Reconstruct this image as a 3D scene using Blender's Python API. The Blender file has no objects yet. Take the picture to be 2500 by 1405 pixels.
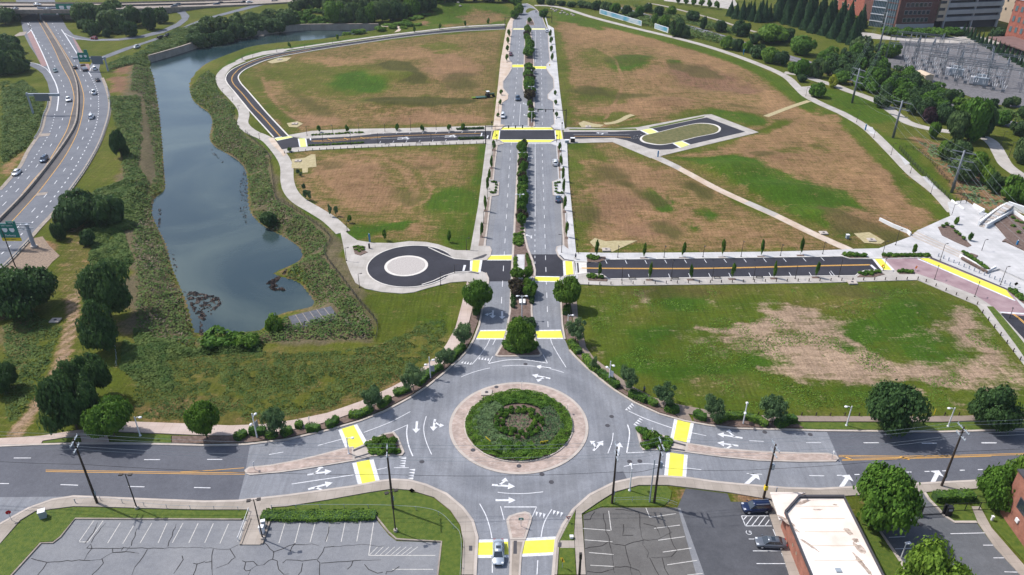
import bpy, bmesh, math, random
import numpy as np
from mathutils import Vector, Matrix
from mathutils.geometry import tessellate_polygon
R = math.radians
random.seed(7); rng = np.random.default_rng(7)
scene = bpy.context.scene
C = bpy.data.collections.new('scene'); scene.collection.children.link(C)
CAM_H = 95.0; PITCH = R(30.1); FPX = 1850.0
cam = bpy.data.cameras.new('camera'); camo = bpy.data.objects.new('camera', cam); scene.collection.objects.link(camo)
cam.sensor_width = 36; cam.lens = FPX / 2500 * 36
cam.clip_start = 1; cam.clip_end = 12000
camo.location = (0, 0, CAM_H); camo.rotation_euler = (math.pi / 2 - PITCH, 0, 0)
scene.camera = camo
SUN_EL = 54.0
sun_from = Vector((-0.66, 0.30, 0)).normalized()
w = bpy.data.worlds.new('World'); scene.world = w; w.use_nodes = True
nt = w.node_tree; bg = nt.nodes['Background']
sky = nt.nodes.new('ShaderNodeTexSky'); sky.sky_type = 'NISHITA'; sky.sun_disc = False
sky.sun_elevation = R(SUN_EL); sky.sun_rotation = math.atan2(sun_from.x, sun_from.y)
sky.dust_density = 2.0; sky.air_density = 1.0
nt.links.new(sky.outputs[0], bg.inputs[0]); bg.inputs[1].default_value = 0.125
sl = bpy.data.lights.new('sun', 'SUN'); sl.energy = 3.3; sl.angle = R(0.6); sl.color = (1.0, 0.965, 0.92)
so = bpy.data.objects.new('sun', sl); scene.collection.objects.link(so)
sd = Vector((sun_from.x * math.cos(R(SUN_EL)), sun_from.y * math.cos(R(SUN_EL)), math.sin(R(SUN_EL))))
so.rotation_euler = sd.to_track_quat('Z', 'Y').to_euler(); so.location = sd * 300
vs = scene.view_settings; vs.view_transform = 'Standard'; vs.look = 'None'; vs.gamma = 1; vs.exposure = 0.56
cp, sp_ = math.cos(PITCH), math.sin(PITCH)
def G(x, y, z=0.0):
    u = (x - 1250) / FPX; v = (y - 702.5) / FPX
    t = (CAM_H - z) / (sp_ + v * cp)
    return Vector((u * t, (cp - v * sp_) * t, z))
def GG(pts, z=0.0): return [G(a, b, z) for a, b in pts]
def proj(X):
    dx, dy, dz = X[0], X[1], X[2] - CAM_H
    d = dy * cp - dz * sp_; up = dy * sp_ + dz * cp
    return 1250 + FPX * dx / d, 702.5 - FPX * up / d
def ppm(y):
    v = (y - 702.5) / FPX
    return FPX / (CAM_H / (sp_ + v * cp))
def height(bx, by, ty):
    B = G(bx, by); lo, hi = 0.0, 70.0
    for _ in range(40):
        m = (lo + hi) / 2
        if proj((B.x, B.y, m))[1] > ty: lo = m
        else: hi = m
    return lo
def ang(p, q):
    a, b = G(*p), G(*q); return math.atan2(b.y - a.y, b.x - a.x)
def mat(name, col, rough=0.85, metal=0.0, spec=0.3, var=0.0, scale=1.0, col2=None, bump=0.0, bscale=None, rnd=0.0, trans=0.0, detail=5, dist=0.0):
    m = bpy.data.materials.new(name); m.use_nodes = True; n = m.node_tree; b = n.nodes['Principled BSDF']
    b.inputs['Roughness'].default_value = rough; b.inputs['Metallic'].default_value = metal
    b.inputs['Specular IOR Level'].default_value = spec
    col = (*col, 1)
    b.inputs['Base Color'].default_value = col
    src = None
    geo = n.nodes.new('ShaderNodeNewGeometry')
    if var > 0 or col2:
        no = n.nodes.new('ShaderNodeTexNoise'); no.inputs['Scale'].default_value = scale; no.inputs['Detail'].default_value = detail; no.inputs['Roughness'].default_value = 0.6
        no.inputs['Distortion'].default_value = dist
        n.links.new(geo.outputs['Position'], no.inputs['Vector'])
        rp = n.nodes.new('ShaderNodeValToRGB')
        c2 = (*col2, 1) if col2 else tuple(min(1, c * (1 + var)) for c in col[:3]) + (1,)
        c1 = col if col2 else tuple(c * (1 - var) for c in col[:3]) + (1,)
        rp.color_ramp.elements[0].position = 0.34; rp.color_ramp.elements[1].position = 0.66
        rp.color_ramp.elements[0].color = c1; rp.color_ramp.elements[1].color = c2
        n.links.new(no.outputs['Fac'], rp.inputs['Fac']); src = rp.outputs['Color']
    if rnd > 0:
        oi = n.nodes.new('ShaderNodeObjectInfo'); mr = n.nodes.new('ShaderNodeMapRange')
        mr.inputs['To Min'].default_value = 1 - rnd; mr.inputs['To Max'].default_value = 1 + rnd
        n.links.new(oi.outputs['Random'], mr.inputs['Value'])
        hs = n.nodes.new('ShaderNodeHueSaturation'); hs.inputs['Color'].default_value = col
        if src: n.links.new(src, hs.inputs['Color'])
        n.links.new(mr.outputs[0], hs.inputs['Value']); src = hs.outputs['Color']
        m2 = n.nodes.new('ShaderNodeMapRange'); m2.inputs['To Min'].default_value = 0.5 + rnd * 0.07; m2.inputs['To Max'].default_value = 0.5 - rnd * 0.09
        n.links.new(oi.outputs['Random'], m2.inputs['Value']); n.links.new(m2.outputs[0], hs.inputs['Hue'])
    if src: n.links.new(src, b.inputs['Base Color'])
    if bump > 0:
        nb = n.nodes.new('ShaderNodeTexNoise'); nb.inputs['Scale'].default_value = bscale or scale * 4; nb.inputs['Detail'].default_value = 4
        n.links.new(geo.outputs['Position'], nb.inputs['Vector'])
        bp = n.nodes.new('ShaderNodeBump'); bp.inputs['Strength'].default_value = bump; bp.inputs['Distance'].default_value = 0.2
        n.links.new(nb.outputs['Fac'], bp.inputs['Height']); n.links.new(bp.outputs[0], b.inputs['Normal'])
    if trans > 0:
        tr = n.nodes.new('ShaderNodeBsdfTranslucent'); mx = n.nodes.new('ShaderNodeMixShader'); mx.inputs[0].default_value = trans
        if src: n.links.new(src, tr.inputs[0])
        else: tr.inputs[0].default_value = col
        out = n.nodes['Material Output']
        n.links.new(b.outputs[0], mx.inputs[1]); n.links.new(tr.outputs[0], mx.inputs[2]); n.links.new(mx.outputs[0], out.inputs[0])
    return m
def asphalt(name, a, b, streak=0.0, wear=None):
    m = bpy.data.materials.new(name); m.use_nodes = True; n = m.node_tree; bs = n.nodes['Principled BSDF']
    bs.inputs['Roughness'].default_value = 0.9; bs.inputs['Specular IOR Level'].default_value = 0.25
    geo = n.nodes.new('ShaderNodeNewGeometry')
    def noi(sc, det, vec=None):
        q = n.nodes.new('ShaderNodeTexNoise'); q.inputs['Scale'].default_value = sc; q.inputs['Detail'].default_value = det; q.inputs['Roughness'].default_value = 0.65
        n.links.new(vec or geo.outputs['Position'], q.inputs['Vector']); return q.outputs['Fac']
    def rmp(f, lo, hi, ca, cb):
        r = n.nodes.new('ShaderNodeValToRGB'); r.color_ramp.elements[0].position = lo; r.color_ramp.elements[1].position = hi
        r.color_ramp.elements[0].color = (*ca, 1); r.color_ramp.elements[1].color = (*cb, 1); n.links.new(f, r.inputs[0]); return r.outputs[0]
    c = rmp(noi(0.12, 6), 0.35, 0.65, a, b)
    def mul(c, f, k0, k1, lo=0.35, hi=0.65):
        g = rmp(f, lo, hi, (k0,) * 3, (k1,) * 3); mx = n.nodes.new('ShaderNodeMixRGB'); mx.blend_type = 'MULTIPLY'; mx.inputs[0].default_value = 1
        n.links.new(c, mx.inputs[1]); n.links.new(g, mx.inputs[2]); return mx.outputs[0]
    c = mul(c, noi(9.0, 3), 0.86, 1.12)
    c = mul(c, noi(1.3, 5), 0.93, 1.06)
    if streak:
        mp = n.nodes.new('ShaderNodeMapping'); mp.inputs['Scale'].default_value = (1.1, 0.03, 1); mp.inputs['Rotation'].default_value = (0, 0, R(-1.6))
        n.links.new(geo.outputs['Position'], mp.inputs['Vector']); c = mul(c, noi(1.0, 4, mp.outputs[0]), 1 - streak, 1 + streak * 0.6)
    if wear:
        sb = n.nodes.new('ShaderNodeVectorMath'); sb.operation = 'DISTANCE'; sb.inputs[1].default_value = wear; n.links.new(geo.outputs['Position'], sb.inputs[0])
        ad = n.nodes.new('ShaderNodeMath'); ad.operation = 'MULTIPLY_ADD'; n.links.new(noi(.35, 4), ad.inputs[0]); ad.inputs[1].default_value = 3.0; n.links.new(sb.outputs['Value'], ad.inputs[2])
        mr = n.nodes.new('ShaderNodeMapRange'); mr.inputs['From Min'].default_value = 13; mr.inputs['From Max'].default_value = 30; n.links.new(ad.outputs[0], mr.inputs['Value'])
        r = n.nodes.new('ShaderNodeValToRGB'); el = r.color_ramp.elements; el[0].position = 0; el[0].color = (1.0,) * 3 + (1,); el[1].position = 1; el[1].color = (1.0,) * 3 + (1,)
        for q, v in ((.12, 1.1), (.24, .92), (.36, .90), (.47, 1.06), (.58, .93), (.70, .96), (.82, 1.14), (.92, 1.06)): e = el.new(q); e.color = (v, v, v, 1)
        n.links.new(mr.outputs[0], r.inputs[0]); mx = n.nodes.new('ShaderNodeMixRGB'); mx.blend_type = 'MULTIPLY'; mx.inputs[0].default_value = 1; n.links.new(c, mx.inputs[1]); n.links.new(r.outputs[0], mx.inputs[2]); c = mx.outputs[0]
    n.links.new(c, bs.inputs['Base Color']); return m
def slabs(name, a, b, joint=1.5, ang_=0.0, jc=0.75):
    m = bpy.data.materials.new(name); m.use_nodes = True; n = m.node_tree; bs = n.nodes['Principled BSDF']
    bs.inputs['Roughness'].default_value = 0.85; bs.inputs['Specular IOR Level'].default_value = 0.25
    geo = n.nodes.new('ShaderNodeNewGeometry')
    no = n.nodes.new('ShaderNodeTexNoise'); no.inputs['Scale'].default_value = 0.25; no.inputs['Detail'].default_value = 6
    n.links.new(geo.outputs['Position'], no.inputs['Vector'])
    r = n.nodes.new('ShaderNodeValToRGB'); r.color_ramp.elements[0].position = 0.36; r.color_ramp.elements[1].position = 0.64
    r.color_ramp.elements[0].color = (*a, 1); r.color_ramp.elements[1].color = (*b, 1); n.links.new(no.outputs['Fac'], r.inputs[0])
    mp = n.nodes.new('ShaderNodeMapping'); mp.inputs['Rotation'].default_value = (0, 0, ang_)
    n.links.new(geo.outputs['Position'], mp.inputs['Vector'])
    br = n.nodes.new('ShaderNodeTexBrick'); br.offset = 0; br.inputs['Color1'].default_value = (1, 1, 1, 1); br.inputs['Color2'].default_value = (0.93, 0.93, 0.93, 1)
    br.inputs['Mortar'].default_value = (jc, jc, jc, 1); br.inputs['Scale'].default_value = 1; br.inputs['Mortar Size'].default_value = 0.03
    br.inputs['Brick Width'].default_value = joint; br.inputs['Row Height'].default_value = joint
    n.links.new(mp.outputs[0], br.inputs['Vector'])
    mx = n.nodes.new('ShaderNodeMixRGB'); mx.blend_type = 'MULTIPLY'; mx.inputs[0].default_value = 1
    n.links.new(r.outputs[0], mx.inputs[1]); n.links.new(br.outputs['Color'], mx.inputs[2]); n.links.new(mx.outputs[0], bs.inputs['Base Color'])
    return m
def bricks(name, a, b, mortar, bw=0.22, bh=0.075, vertical=True):
    m = bpy.data.materials.new(name); m.use_nodes = True; n = m.node_tree; bs = n.nodes['Principled BSDF']
    bs.inputs['Roughness'].default_value = 0.9; bs.inputs['Specular IOR Level'].default_value = 0.2
    tc = n.nodes.new('ShaderNodeTexCoord'); sx = n.nodes.new('ShaderNodeSeparateXYZ'); n.links.new(tc.outputs['Object'], sx.inputs[0])
    cb = n.nodes.new('ShaderNodeCombineXYZ')
    if vertical:
        ad = n.nodes.new('ShaderNodeMath'); ad.operation = 'ADD'; n.links.new(sx.outputs[0], ad.inputs[0]); n.links.new(sx.outputs[1], ad.inputs[1])
        n.links.new(ad.outputs[0], cb.inputs[0]); n.links.new(sx.outputs[2], cb.inputs[1])
    else:
        n.links.new(sx.outputs[0], cb.inputs[0]); n.links.new(sx.outputs[1], cb.inputs[1])
    br = n.nodes.new('ShaderNodeTexBrick'); br.inputs['Color1'].default_value = (*a, 1); br.inputs['Color2'].default_value = (*b, 1)
    br.inputs['Mortar'].default_value = (*mortar, 1); br.inputs['Scale'].default_value = 1; br.inputs['Mortar Size'].default_value = 0.012
    br.inputs['Brick Width'].default_value = bw; br.inputs['Row Height'].default_value = bh
    n.links.new(cb.outputs[0], br.inputs['Vector'])
    no = n.nodes.new('ShaderNodeTexNoise'); no.inputs['Scale'].default_value = 0.7; no.inputs['Detail'].default_value = 6; n.links.new(tc.outputs['Object'], no.inputs['Vector'])
    r = n.nodes.new('ShaderNodeValToRGB'); r.color_ramp.elements[0].color = (0.72, 0.72, 0.72, 1); r.color_ramp.elements[1].color = (1.15, 1.15, 1.15, 1)
    r.color_ramp.elements[0].position = 0.3; r.color_ramp.elements[1].position = 0.7
    n.links.new(no.outputs['Fac'], r.inputs[0])
    mx = n.nodes.new('ShaderNodeMixRGB'); mx.blend_type = 'MULTIPLY'; mx.inputs[0].default_value = 1
    n.links.new(br.outputs['Color'], mx.inputs[1]); n.links.new(r.outputs[0], mx.inputs[2]); n.links.new(mx.outputs[0], bs.inputs['Base Color'])
    return m
M = {}
M['old_asphalt'] = asphalt('old_asphalt', (.165, .173, .194), (.208, .215, .234), 0.12, wear=(1.2, 111.6, 0))
M['mid_asphalt'] = asphalt('mid_asphalt', (.085, .088, .104), (.108, .112, .13), 0.0)
M['new_asphalt'] = asphalt('new_asphalt', (.024, .024, .031), (.036, .036, .046))
M['hwy_asphalt'] = asphalt('hwy_asphalt', (.115, .122, .142), (.15, .158, .178))
M['lot_asphalt'] = asphalt('lot_asphalt', (.165, .17, .185), (.205, .208, .218))
M['lot_brown'] = asphalt('lot_brown', (.095, .090, .086), (.13, .125, .12))
M['lot_dark'] = asphalt('lot_dark', (.058, .06, .068), (.088, .09, .10))
M['lot_east'] = asphalt('lot_east', (.085, .09, .098), (.125, .13, .14))
M['gravel'] = mat('gravel', (.13, .125, .13), var=.25, scale=.8, bump=.4)
M['ballast'] = mat('ballast', (.14, .12, .12), var=.3, scale=1.2, bump=.4)
M['concrete'] = slabs('concrete', (.33, .305, .275), (.42, .39, .36))
M['new_concrete'] = slabs('new_concrete', (.41, .405, .405), (.50, .49, .49))
M['tan_concrete'] = slabs('tan_concrete', (.44, .34, .26), (.52, .44, .37))
M['pink_walk'] = slabs('pink_walk', (.40, .315, .27), (.46, .375, .335))
M['old_walk'] = slabs('old_walk', (.27, .235, .20), (.35, .305, .265))
M['brown_walk'] = slabs('brown_walk', (.21, .165, .135), (.26, .205, .17))
M['kerb'] = mat('kerb', (.40, .35, .31), var=.12, scale=.5)
M['kerb_new'] = mat('kerb_new', (.55, .52, .48), var=.1, scale=.5)
M['kerb_old'] = mat('kerb_old', (.26, .22, .185), var=.2, scale=.6)
M['paver'] = bricks('paver', (.35, .27, .23), (.43, .35, .31), (.28, .22, .19), .5, .25, False)
M['pink_paving'] = slabs('pink_paving', (.25, .165, .18), (.34, .245, .255), 3.0, R(-24), .8)
M['mulch'] = mat('mulch', (.095, .062, .048), col2=(.17, .12, .10), scale=1.6, bump=.5)
M['rock_mulch'] = mat('rock_mulch', (.16, .12, .09), col2=(.30, .22, .16), scale=2.0, bump=.6)
M['white_paint'] = mat('white_paint', (.46, .47, .49), col2=(.68, .68, .70), scale=2.2, detail=8)
M['worn_paint'] = mat('worn_paint', (.36, .35, .33), col2=(.55, .53, .50), scale=2.5)
M['yellow_paint'] = mat('yellow_paint', (.56, .53, .06), col2=(.72, .69, .09), scale=.7, detail=9)
M['pale_yellow'] = mat('pale_yellow', (.56, .64, .17), col2=(.66, .70, .22), scale=.9)
M['orange_paint'] = mat('orange_paint', (.58, .30, .055), col2=(.62, .36, .10), scale=1.0)
M['crack'] = mat('crack', (.022, .02, .02), rough=.95)
M['strip_dark'] = mat('strip_dark', (.06, .058, .066), rough=.9)
M['rumble'] = mat('rumble', (.24, .15, .145), var=.15, scale=.6)
M['grass'] = mat('grass', (.046, .084, .007), col2=(.092, .122, .014), scale=1.5, bump=.6, bscale=8)
M['steel'] = mat('steel', (.33, .36, .42), rough=.5, metal=.3)
M['pole_steel'] = mat('pole_steel', (.15, .165, .185), rough=.5, metal=.2)
M['galv'] = mat('galv', (.30, .34, .38), rough=.6, metal=.2)
M['black'] = mat('black', (.018, .018, .02), rough=.5)
M['dark_bronze'] = mat('dark_bronze', (.035, .03, .028), rough=.5)
M['white_metal'] = mat('white_metal', (.70, .70, .72), rough=.4)
M['wood'] = mat('wood', (.035, .024, .018), col2=(.065, .047, .037), scale=3, rough=.9)
M['sign_green'] = mat('sign_green', (.01, .17, .13), rough=.5)
M['sign_yellow'] = mat('sign_yellow', (.75, .55, .03), rough=.5)
M['sign_orange'] = mat('sign_orange', (.75, .30, .04), rough=.5)
M['sign_red'] = mat('sign_red', (.40, .02, .03), rough=.5)
M['sign_back'] = mat('sign_back', (.13, .15, .17), rough=.6)
M['white'] = mat('white', (.72, .72, .72), rough=.6)
M['bark'] = mat('bark', (.06, .045, .035), col2=(.10, .08, .065), scale=4)
M['glass'] = mat('glass', (.025, .035, .045), rough=.08, spec=.9)
M['tyre'] = mat('tyre', (.012, .012, .013), rough=.9)
M['rim'] = mat('rim', (.45, .46, .48), rough=.35, metal=.6)
M['lamp_red'] = mat('lamp_red', (.30, .01, .01), rough=.3)
M['lamp_clear'] = mat('lamp_clear', (.6, .62, .65), rough=.2)
def leafmat(name, a, b, rnd=.18, sc=.9): k = 1.7; return mat(name, tuple(c * k for c in a), col2=tuple(c * k for c in b), scale=sc, rough=.7, spec=.2, rnd=rnd, trans=.33, detail=3)
M['leaf_dark'] = leafmat('leaf_dark', (.018, .042, .013), (.046, .088, .024))
M['leaf_wood'] = leafmat('leaf_wood', (.020, .044, .016), (.050, .088, .026), .32, .3)
M['leaf_mid'] = leafmat('leaf_mid', (.027, .068, .008), (.070, .135, .016))
M['leaf_light'] = leafmat('leaf_light', (.042, .090, .010), (.095, .165, .020))
M['leaf_grey'] = leafmat('leaf_grey', (.044, .080, .034), (.095, .150, .06))
M['leaf_conifer'] = leafmat('leaf_conifer', (.013, .036, .015), (.030, .066, .024), .12)
M['leaf_red'] = leafmat('leaf_red', (.03, .02, .018), (.05, .045, .02), .2)
M['leaf_yellow'] = leafmat('leaf_yellow', (.14, .17, .015), (.22, .22, .03), .1)
M['leaf_purple'] = leafmat('leaf_purple', (.022, .012, .016), (.04, .02, .026), .1)
M['scrub'] = mat('scrub', (.036, .088, .012), col2=(.120, .165, .035), scale=.35, rough=.8, trans=.2, detail=8)
M['scrub_brown'] = mat('scrub_brown', (.11, .085, .055), col2=(.20, .155, .115), scale=.3, rough=.9)
M['reed'] = mat('reed', (.075, .052, .045), col2=(.20, .15, .125), scale=.6, rough=.9)
def tag(o, label=None, cat=None, group=None, kind=None):
    if label: o['label'] = label
    if cat: o['category'] = cat
    if group: o['group'] = group
    if kind: o['kind'] = kind
    return o
def link(o, parent=None):
    C.objects.link(o)
    if parent: o.parent = parent
    return o
def empty(name, loc=(0, 0, 0), rz=0.0):
    o = bpy.data.objects.new(name, None); o.location = loc; o.rotation_euler = (0, 0, rz); o.empty_display_size = .5
    return link(o)
class MB:
    def __init__(s): s.v = []; s.f = []
    def add(s, vs_, fs):
        k = len(s.v); s.v += [tuple(v) for v in vs_]; s.f += [tuple(k + i for i in f) for f in fs]; return s
    def box(s, x0, x1, y0, y1, z0, z1):
        return s.add([(x0, y0, z0), (x1, y0, z0), (x1, y1, z0), (x0, y1, z0), (x0, y0, z1), (x1, y0, z1), (x1, y1, z1), (x0, y1, z1)],
                     [(0, 3, 2, 1), (4, 5, 6, 7), (0, 1, 5, 4), (1, 2, 6, 5), (2, 3, 7, 6), (3, 0, 4, 7)])
    def cone(s, p0, p1, r0, r1, n=8):
        p0 = Vector(p0); p1 = Vector(p1); d = (p1 - p0)
        if d.length < 1e-6: return s
        q = d.to_track_quat('Z', 'Y'); ring = []
        for p, r in ((p0, r0), (p1, r1)):
            for i in range(n):
                a = 2 * math.pi * i / n; ring.append(p + q @ Vector((math.cos(a) * r, math.sin(a) * r, 0)))
        return s.add(ring, [(i, (i + 1) % n, n + (i + 1) % n, n + i) for i in range(n)] + [tuple(range(n))[::-1], tuple(range(n, 2 * n))])
    def tube(s, pts, r, n=6):
        for a, b in zip(pts[:-1], pts[1:]): s.cone(a, b, r, r, n)
        return s
    def ball(s, c, rx, ry=None, rz=None, seg=8, rings=6):
        ry = ry or rx; rz = rz or rx; vs_ = []; fs = []
        for i in range(rings + 1):
            t = math.pi * i / rings
            for j in range(seg):
                a = 2 * math.pi * j / seg; vs_.append((c[0] + rx * math.sin(t) * math.cos(a), c[1] + ry * math.sin(t) * math.sin(a), c[2] + rz * math.cos(t)))
        for i in range(rings):
            for j in range(seg): fs.append((i * seg + j, (i + 1) * seg + j, (i + 1) * seg + (j + 1) % seg, i * seg + (j + 1) % seg))
        return s.add(vs_, fs)
    def prism(s, pts, z0, z1):
        n = len(pts); tri = tessellate_polygon([[Vector((p[0], p[1], 0)) for p in pts]])
        ar = sum(pts[i][0] * pts[(i + 1) % n][1] - pts[(i + 1) % n][0] * pts[i][1] for i in range(n))
        if ar < 0:
            pts = pts[::-1]; tri = tessellate_polygon([[Vector((p[0], p[1], 0)) for p in pts]])
        vb = [(p[0], p[1], z0) for p in pts] + [(p[0], p[1], z1) for p in pts]
        fs = []
        for t in tri:
            a, b, c = t
            A, B_, C_ = pts[a], pts[b], pts[c]
            cr = (B_[0] - A[0]) * (C_[1] - A[1]) - (B_[1] - A[1]) * (C_[0] - A[0])
            if cr < 0: a, b, c = c, b, a
            fs += [(n + a, n + b, n + c), (c, b, a)]
        fs += [(i, (i + 1) % n, n + (i + 1) % n, n + i) for i in range(n)]
        return s.add(vb, fs)
    def sheet(s, pts, z=None):
        n = len(pts); P3 = [Vector((p[0], p[1], p[2] if z is None else z)) for p in pts]
        tri = tessellate_polygon([[Vector((p.x, p.y, 0)) for p in P3]]); fs = []
        for a, b, c in tri:
            A, B_, C_ = P3[a], P3[b], P3[c]
            if (B_.x - A.x) * (C_.y - A.y) - (B_.y - A.y) * (C_.x - A.x) < 0: a, b, c = c, b, a
            fs.append((a, b, c))
        return s.add(P3, fs)
    def ribbon(s, pts, wd, z, z0=None):
        pts = [Vector((p[0], p[1], 0)) for p in pts]; L = []; Rr = []; n = len(pts)
        for i in range(n):
            t = (pts[min(i + 1, n - 1)] - pts[max(i - 1, 0)]); t.normalize(); nn = Vector((-t.y, t.x, 0)) * wd / 2
            L.append(pts[i] + nn); Rr.append(pts[i] - nn)
        vs_ = [(p.x, p.y, z) for p in L] + [(p.x, p.y, z) for p in Rr]; fs = [(i, n + i, n + i + 1, i + 1) for i in range(n - 1)]
        if z0 is not None:
            vs_ += [(p.x, p.y, z0) for p in L] + [(p.x, p.y, z0) for p in Rr]
            fs += [(2 * n + i, i, i + 1, 2 * n + i + 1) for i in range(n - 1)] + [(n + i, 3 * n + i, 3 * n + i + 1, n + i + 1) for i in range(n - 1)]
            fs += [(0, 2 * n, 3 * n, n), (n - 1, 2 * n - 1, 4 * n - 1, 3 * n - 1)]
        return s.add(vs_, fs)
    def build(s, name, m, parent=None, smooth=False, loc=None, bevel=0):
        me = bpy.data.meshes.new(name); me.from_pydata(s.v, [], s.f); me.materials.append(M[m] if isinstance(m, str) else m)
        if smooth: me.polygons.foreach_set('use_smooth', [True] * len(me.polygons))
        me.update(); o = bpy.data.objects.new(name, me); link(o, parent)
        if loc is not None: o.location = loc
        if bevel:
            b = o.modifiers.new('bevel', 'BEVEL'); b.width = bevel; b.segments = 2; b.limit_method = 'ANGLE'
        return o
ORD = ['first','second','third','fourth','fifth','sixth','seventh','eighth','ninth','tenth','eleventh','twelfth','thirteenth','fourteenth','fifteenth','sixteenth','seventeenth','eighteenth','nineteenth','twentieth','twenty-first','twenty-second','twenty-third','twenty-fourth','twenty-fifth','twenty-sixth','twenty-seventh','twenty-eighth','twenty-ninth','thirtieth']
def struct(o): o['kind'] = 'structure'; return o
def copy_tree(o, parent=None):
    c = o.copy(); C.objects.link(c); c.parent = parent
    for ch in list(o.children): copy_tree(ch, c)
    return c
def smooth(pts, closed=False, k=5):
    P_ = [Vector((p[0], p[1], 0)) for p in pts]; n = len(P_); out = []
    rngi = range(n if closed else n - 1)
    for i in rngi:
        p0, p1, p2, p3 = (P_[(i - 1) % n], P_[i], P_[(i + 1) % n], P_[(i + 2) % n]) if closed else (P_[max(i - 1, 0)], P_[i], P_[i + 1], P_[min(i + 2, n - 1)])
        for j in range(k):
            t = j / k
            out.append(0.5 * ((2 * p1) + (-p0 + p2) * t + (2 * p0 - 5 * p1 + 4 * p2 - p3) * t * t + (-p0 + 3 * p1 - 3 * p2 + p3) * t ** 3))
    if not closed: out.append(P_[-1])
    return out
def circ(c, r, n=64, a0=0, a1=2 * math.pi):
    full = abs(a1 - a0 - 2 * math.pi) < 1e-6; k = n if full else n + 1
    return [Vector((c[0] + r * math.cos(a0 + (a1 - a0) * i / n), c[1] + r * math.sin(a0 + (a1 - a0) * i / n), 0)) for i in range(k)]
def gs(px, closed=False, k=5): return smooth(GG(px), closed, k)
# terrain
WZ = -2.6
POND = [(372,152),(378,190),(388,250),(392,281),(398,341),(402,401),(406,455),(398,472),(380,485),(374,521),(388,556),(398,575),(410,602),(422,648),(440,692),(460,742),(480,812),(500,809),(540,812),(580,810),(634,806),(648,788),(690,764),(758,748),(760,732),(745,712),(730,694),(708,684),(680,676),(666,668),(690,655),(720,642),(734,626),(730,608),(710,592),(680,574),(650,559),(620,535),(606,511),(602,470),(602,441),(594,411),(578,393),(550,375),(520,357),(509,335),(516,300),(507,276),(482,258),(466,240),(460,205),(476,178),(500,156),(550,136),(600,120),(680,109),(780,100),(860,88),(900,80),(922,74),(860,74),(750,75),(700,79),(600,92),(540,104),(500,112),(440,132)]
pond_w = np.array([G(a, b, WZ)[:2] for a, b in POND])
pond_sm = np.array([[p.x, p.y] for p in smooth([Vector((x, y, 0)) for x, y in pond_w], True, 3)])
def inside(px, py, poly):
    c = np.zeros(px.shape, bool); n = len(poly); j = n - 1
    for i in range(n):
        xi, yi = poly[i]; xj, yj = poly[j]
        if yi != yj:
            c ^= ((yi > py) != (yj > py)) & (px < (xj - xi) * (py - yi) / (yj - yi) + xi)
        j = i
    return c
def segdist(px, py, poly, closed=True):
    d = np.full(px.shape, 1e9); n = len(poly)
    for i in range(n if closed else n - 1):
        ax, ay = poly[i]; bx, by = poly[(i + 1) % n]; dx, dy = bx - ax, by - ay; L = dx * dx + dy * dy + 1e-9
        t = np.clip(((px - ax) * dx + (py - ay) * dy) / L, 0, 1)
        d = np.minimum(d, (px - ax - t * dx) ** 2 + (py - ay - t * dy) ** 2)
    return np.sqrt(d)
def sdist(px, py, poly):
    d = segdist(px, py, poly); return np.where(inside(px, py, poly), d, -d)
def vnoise(x, y, s, seed=0):
    r = np.random.default_rng(seed); T = r.random((256, 256)); x = x / s; y = y / s
    xi = np.floor(x).astype(int); yi = np.floor(y).astype(int); fx = x - xi; fy = y - yi; fx = fx * fx * (3 - 2 * fx); fy = fy * fy * (3 - 2 * fy)
    a = T[xi % 256, yi % 256]; b = T[(xi + 1) % 256, yi % 256]; c = T[xi % 256, (yi + 1) % 256]; d = T[(xi + 1) % 256, (yi + 1) % 256]
    return (a * (1 - fx) + b * fx) * (1 - fy) + (c * (1 - fx) + d * fx) * fy
MOUNDS = [((960,262),26,9,1.6),((985,190),26,12,1.4),((1560,150),24,14,1.2),((1730,205),30,14,-1.3),((1790,420),18,10,1.8),((1900,470),20,9,1.6),((2000,530),14,7,1.2),
          ((870,430),16,12,.7),((1500,540),12,10,-.8),((2200,755),12,7,.9),((1080,25),40,18,3.0),((1620,250),20,9,.8),((1870,385),18,8,.7),((2150,430),16,8,.6)]
mounds_w = [(G(*c), a, b, h * 1.6) for c, a, b, h in MOUNDS]
KEEP = [GG(q) for q in ([(1594,383),(1745,459),(1894,527),(1980,569),(2074,611)], [(1305,14),(1440,41),(1560,72),(1720,112),(1880,169),(1968,234),(2063,281),(2175,370),(2330,520)], [(1234,68),(1120,75),(1000,87),(800,115)], [(1272,10),(1255,36),(1240,60),(1210,230),(1148,612)], [(1320,30),(1345,70),(1376,310),(1410,618)], [(1386,345),(1608,384),(1850,324),(1730,280),(1500,316),(1380,316)])]
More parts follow.
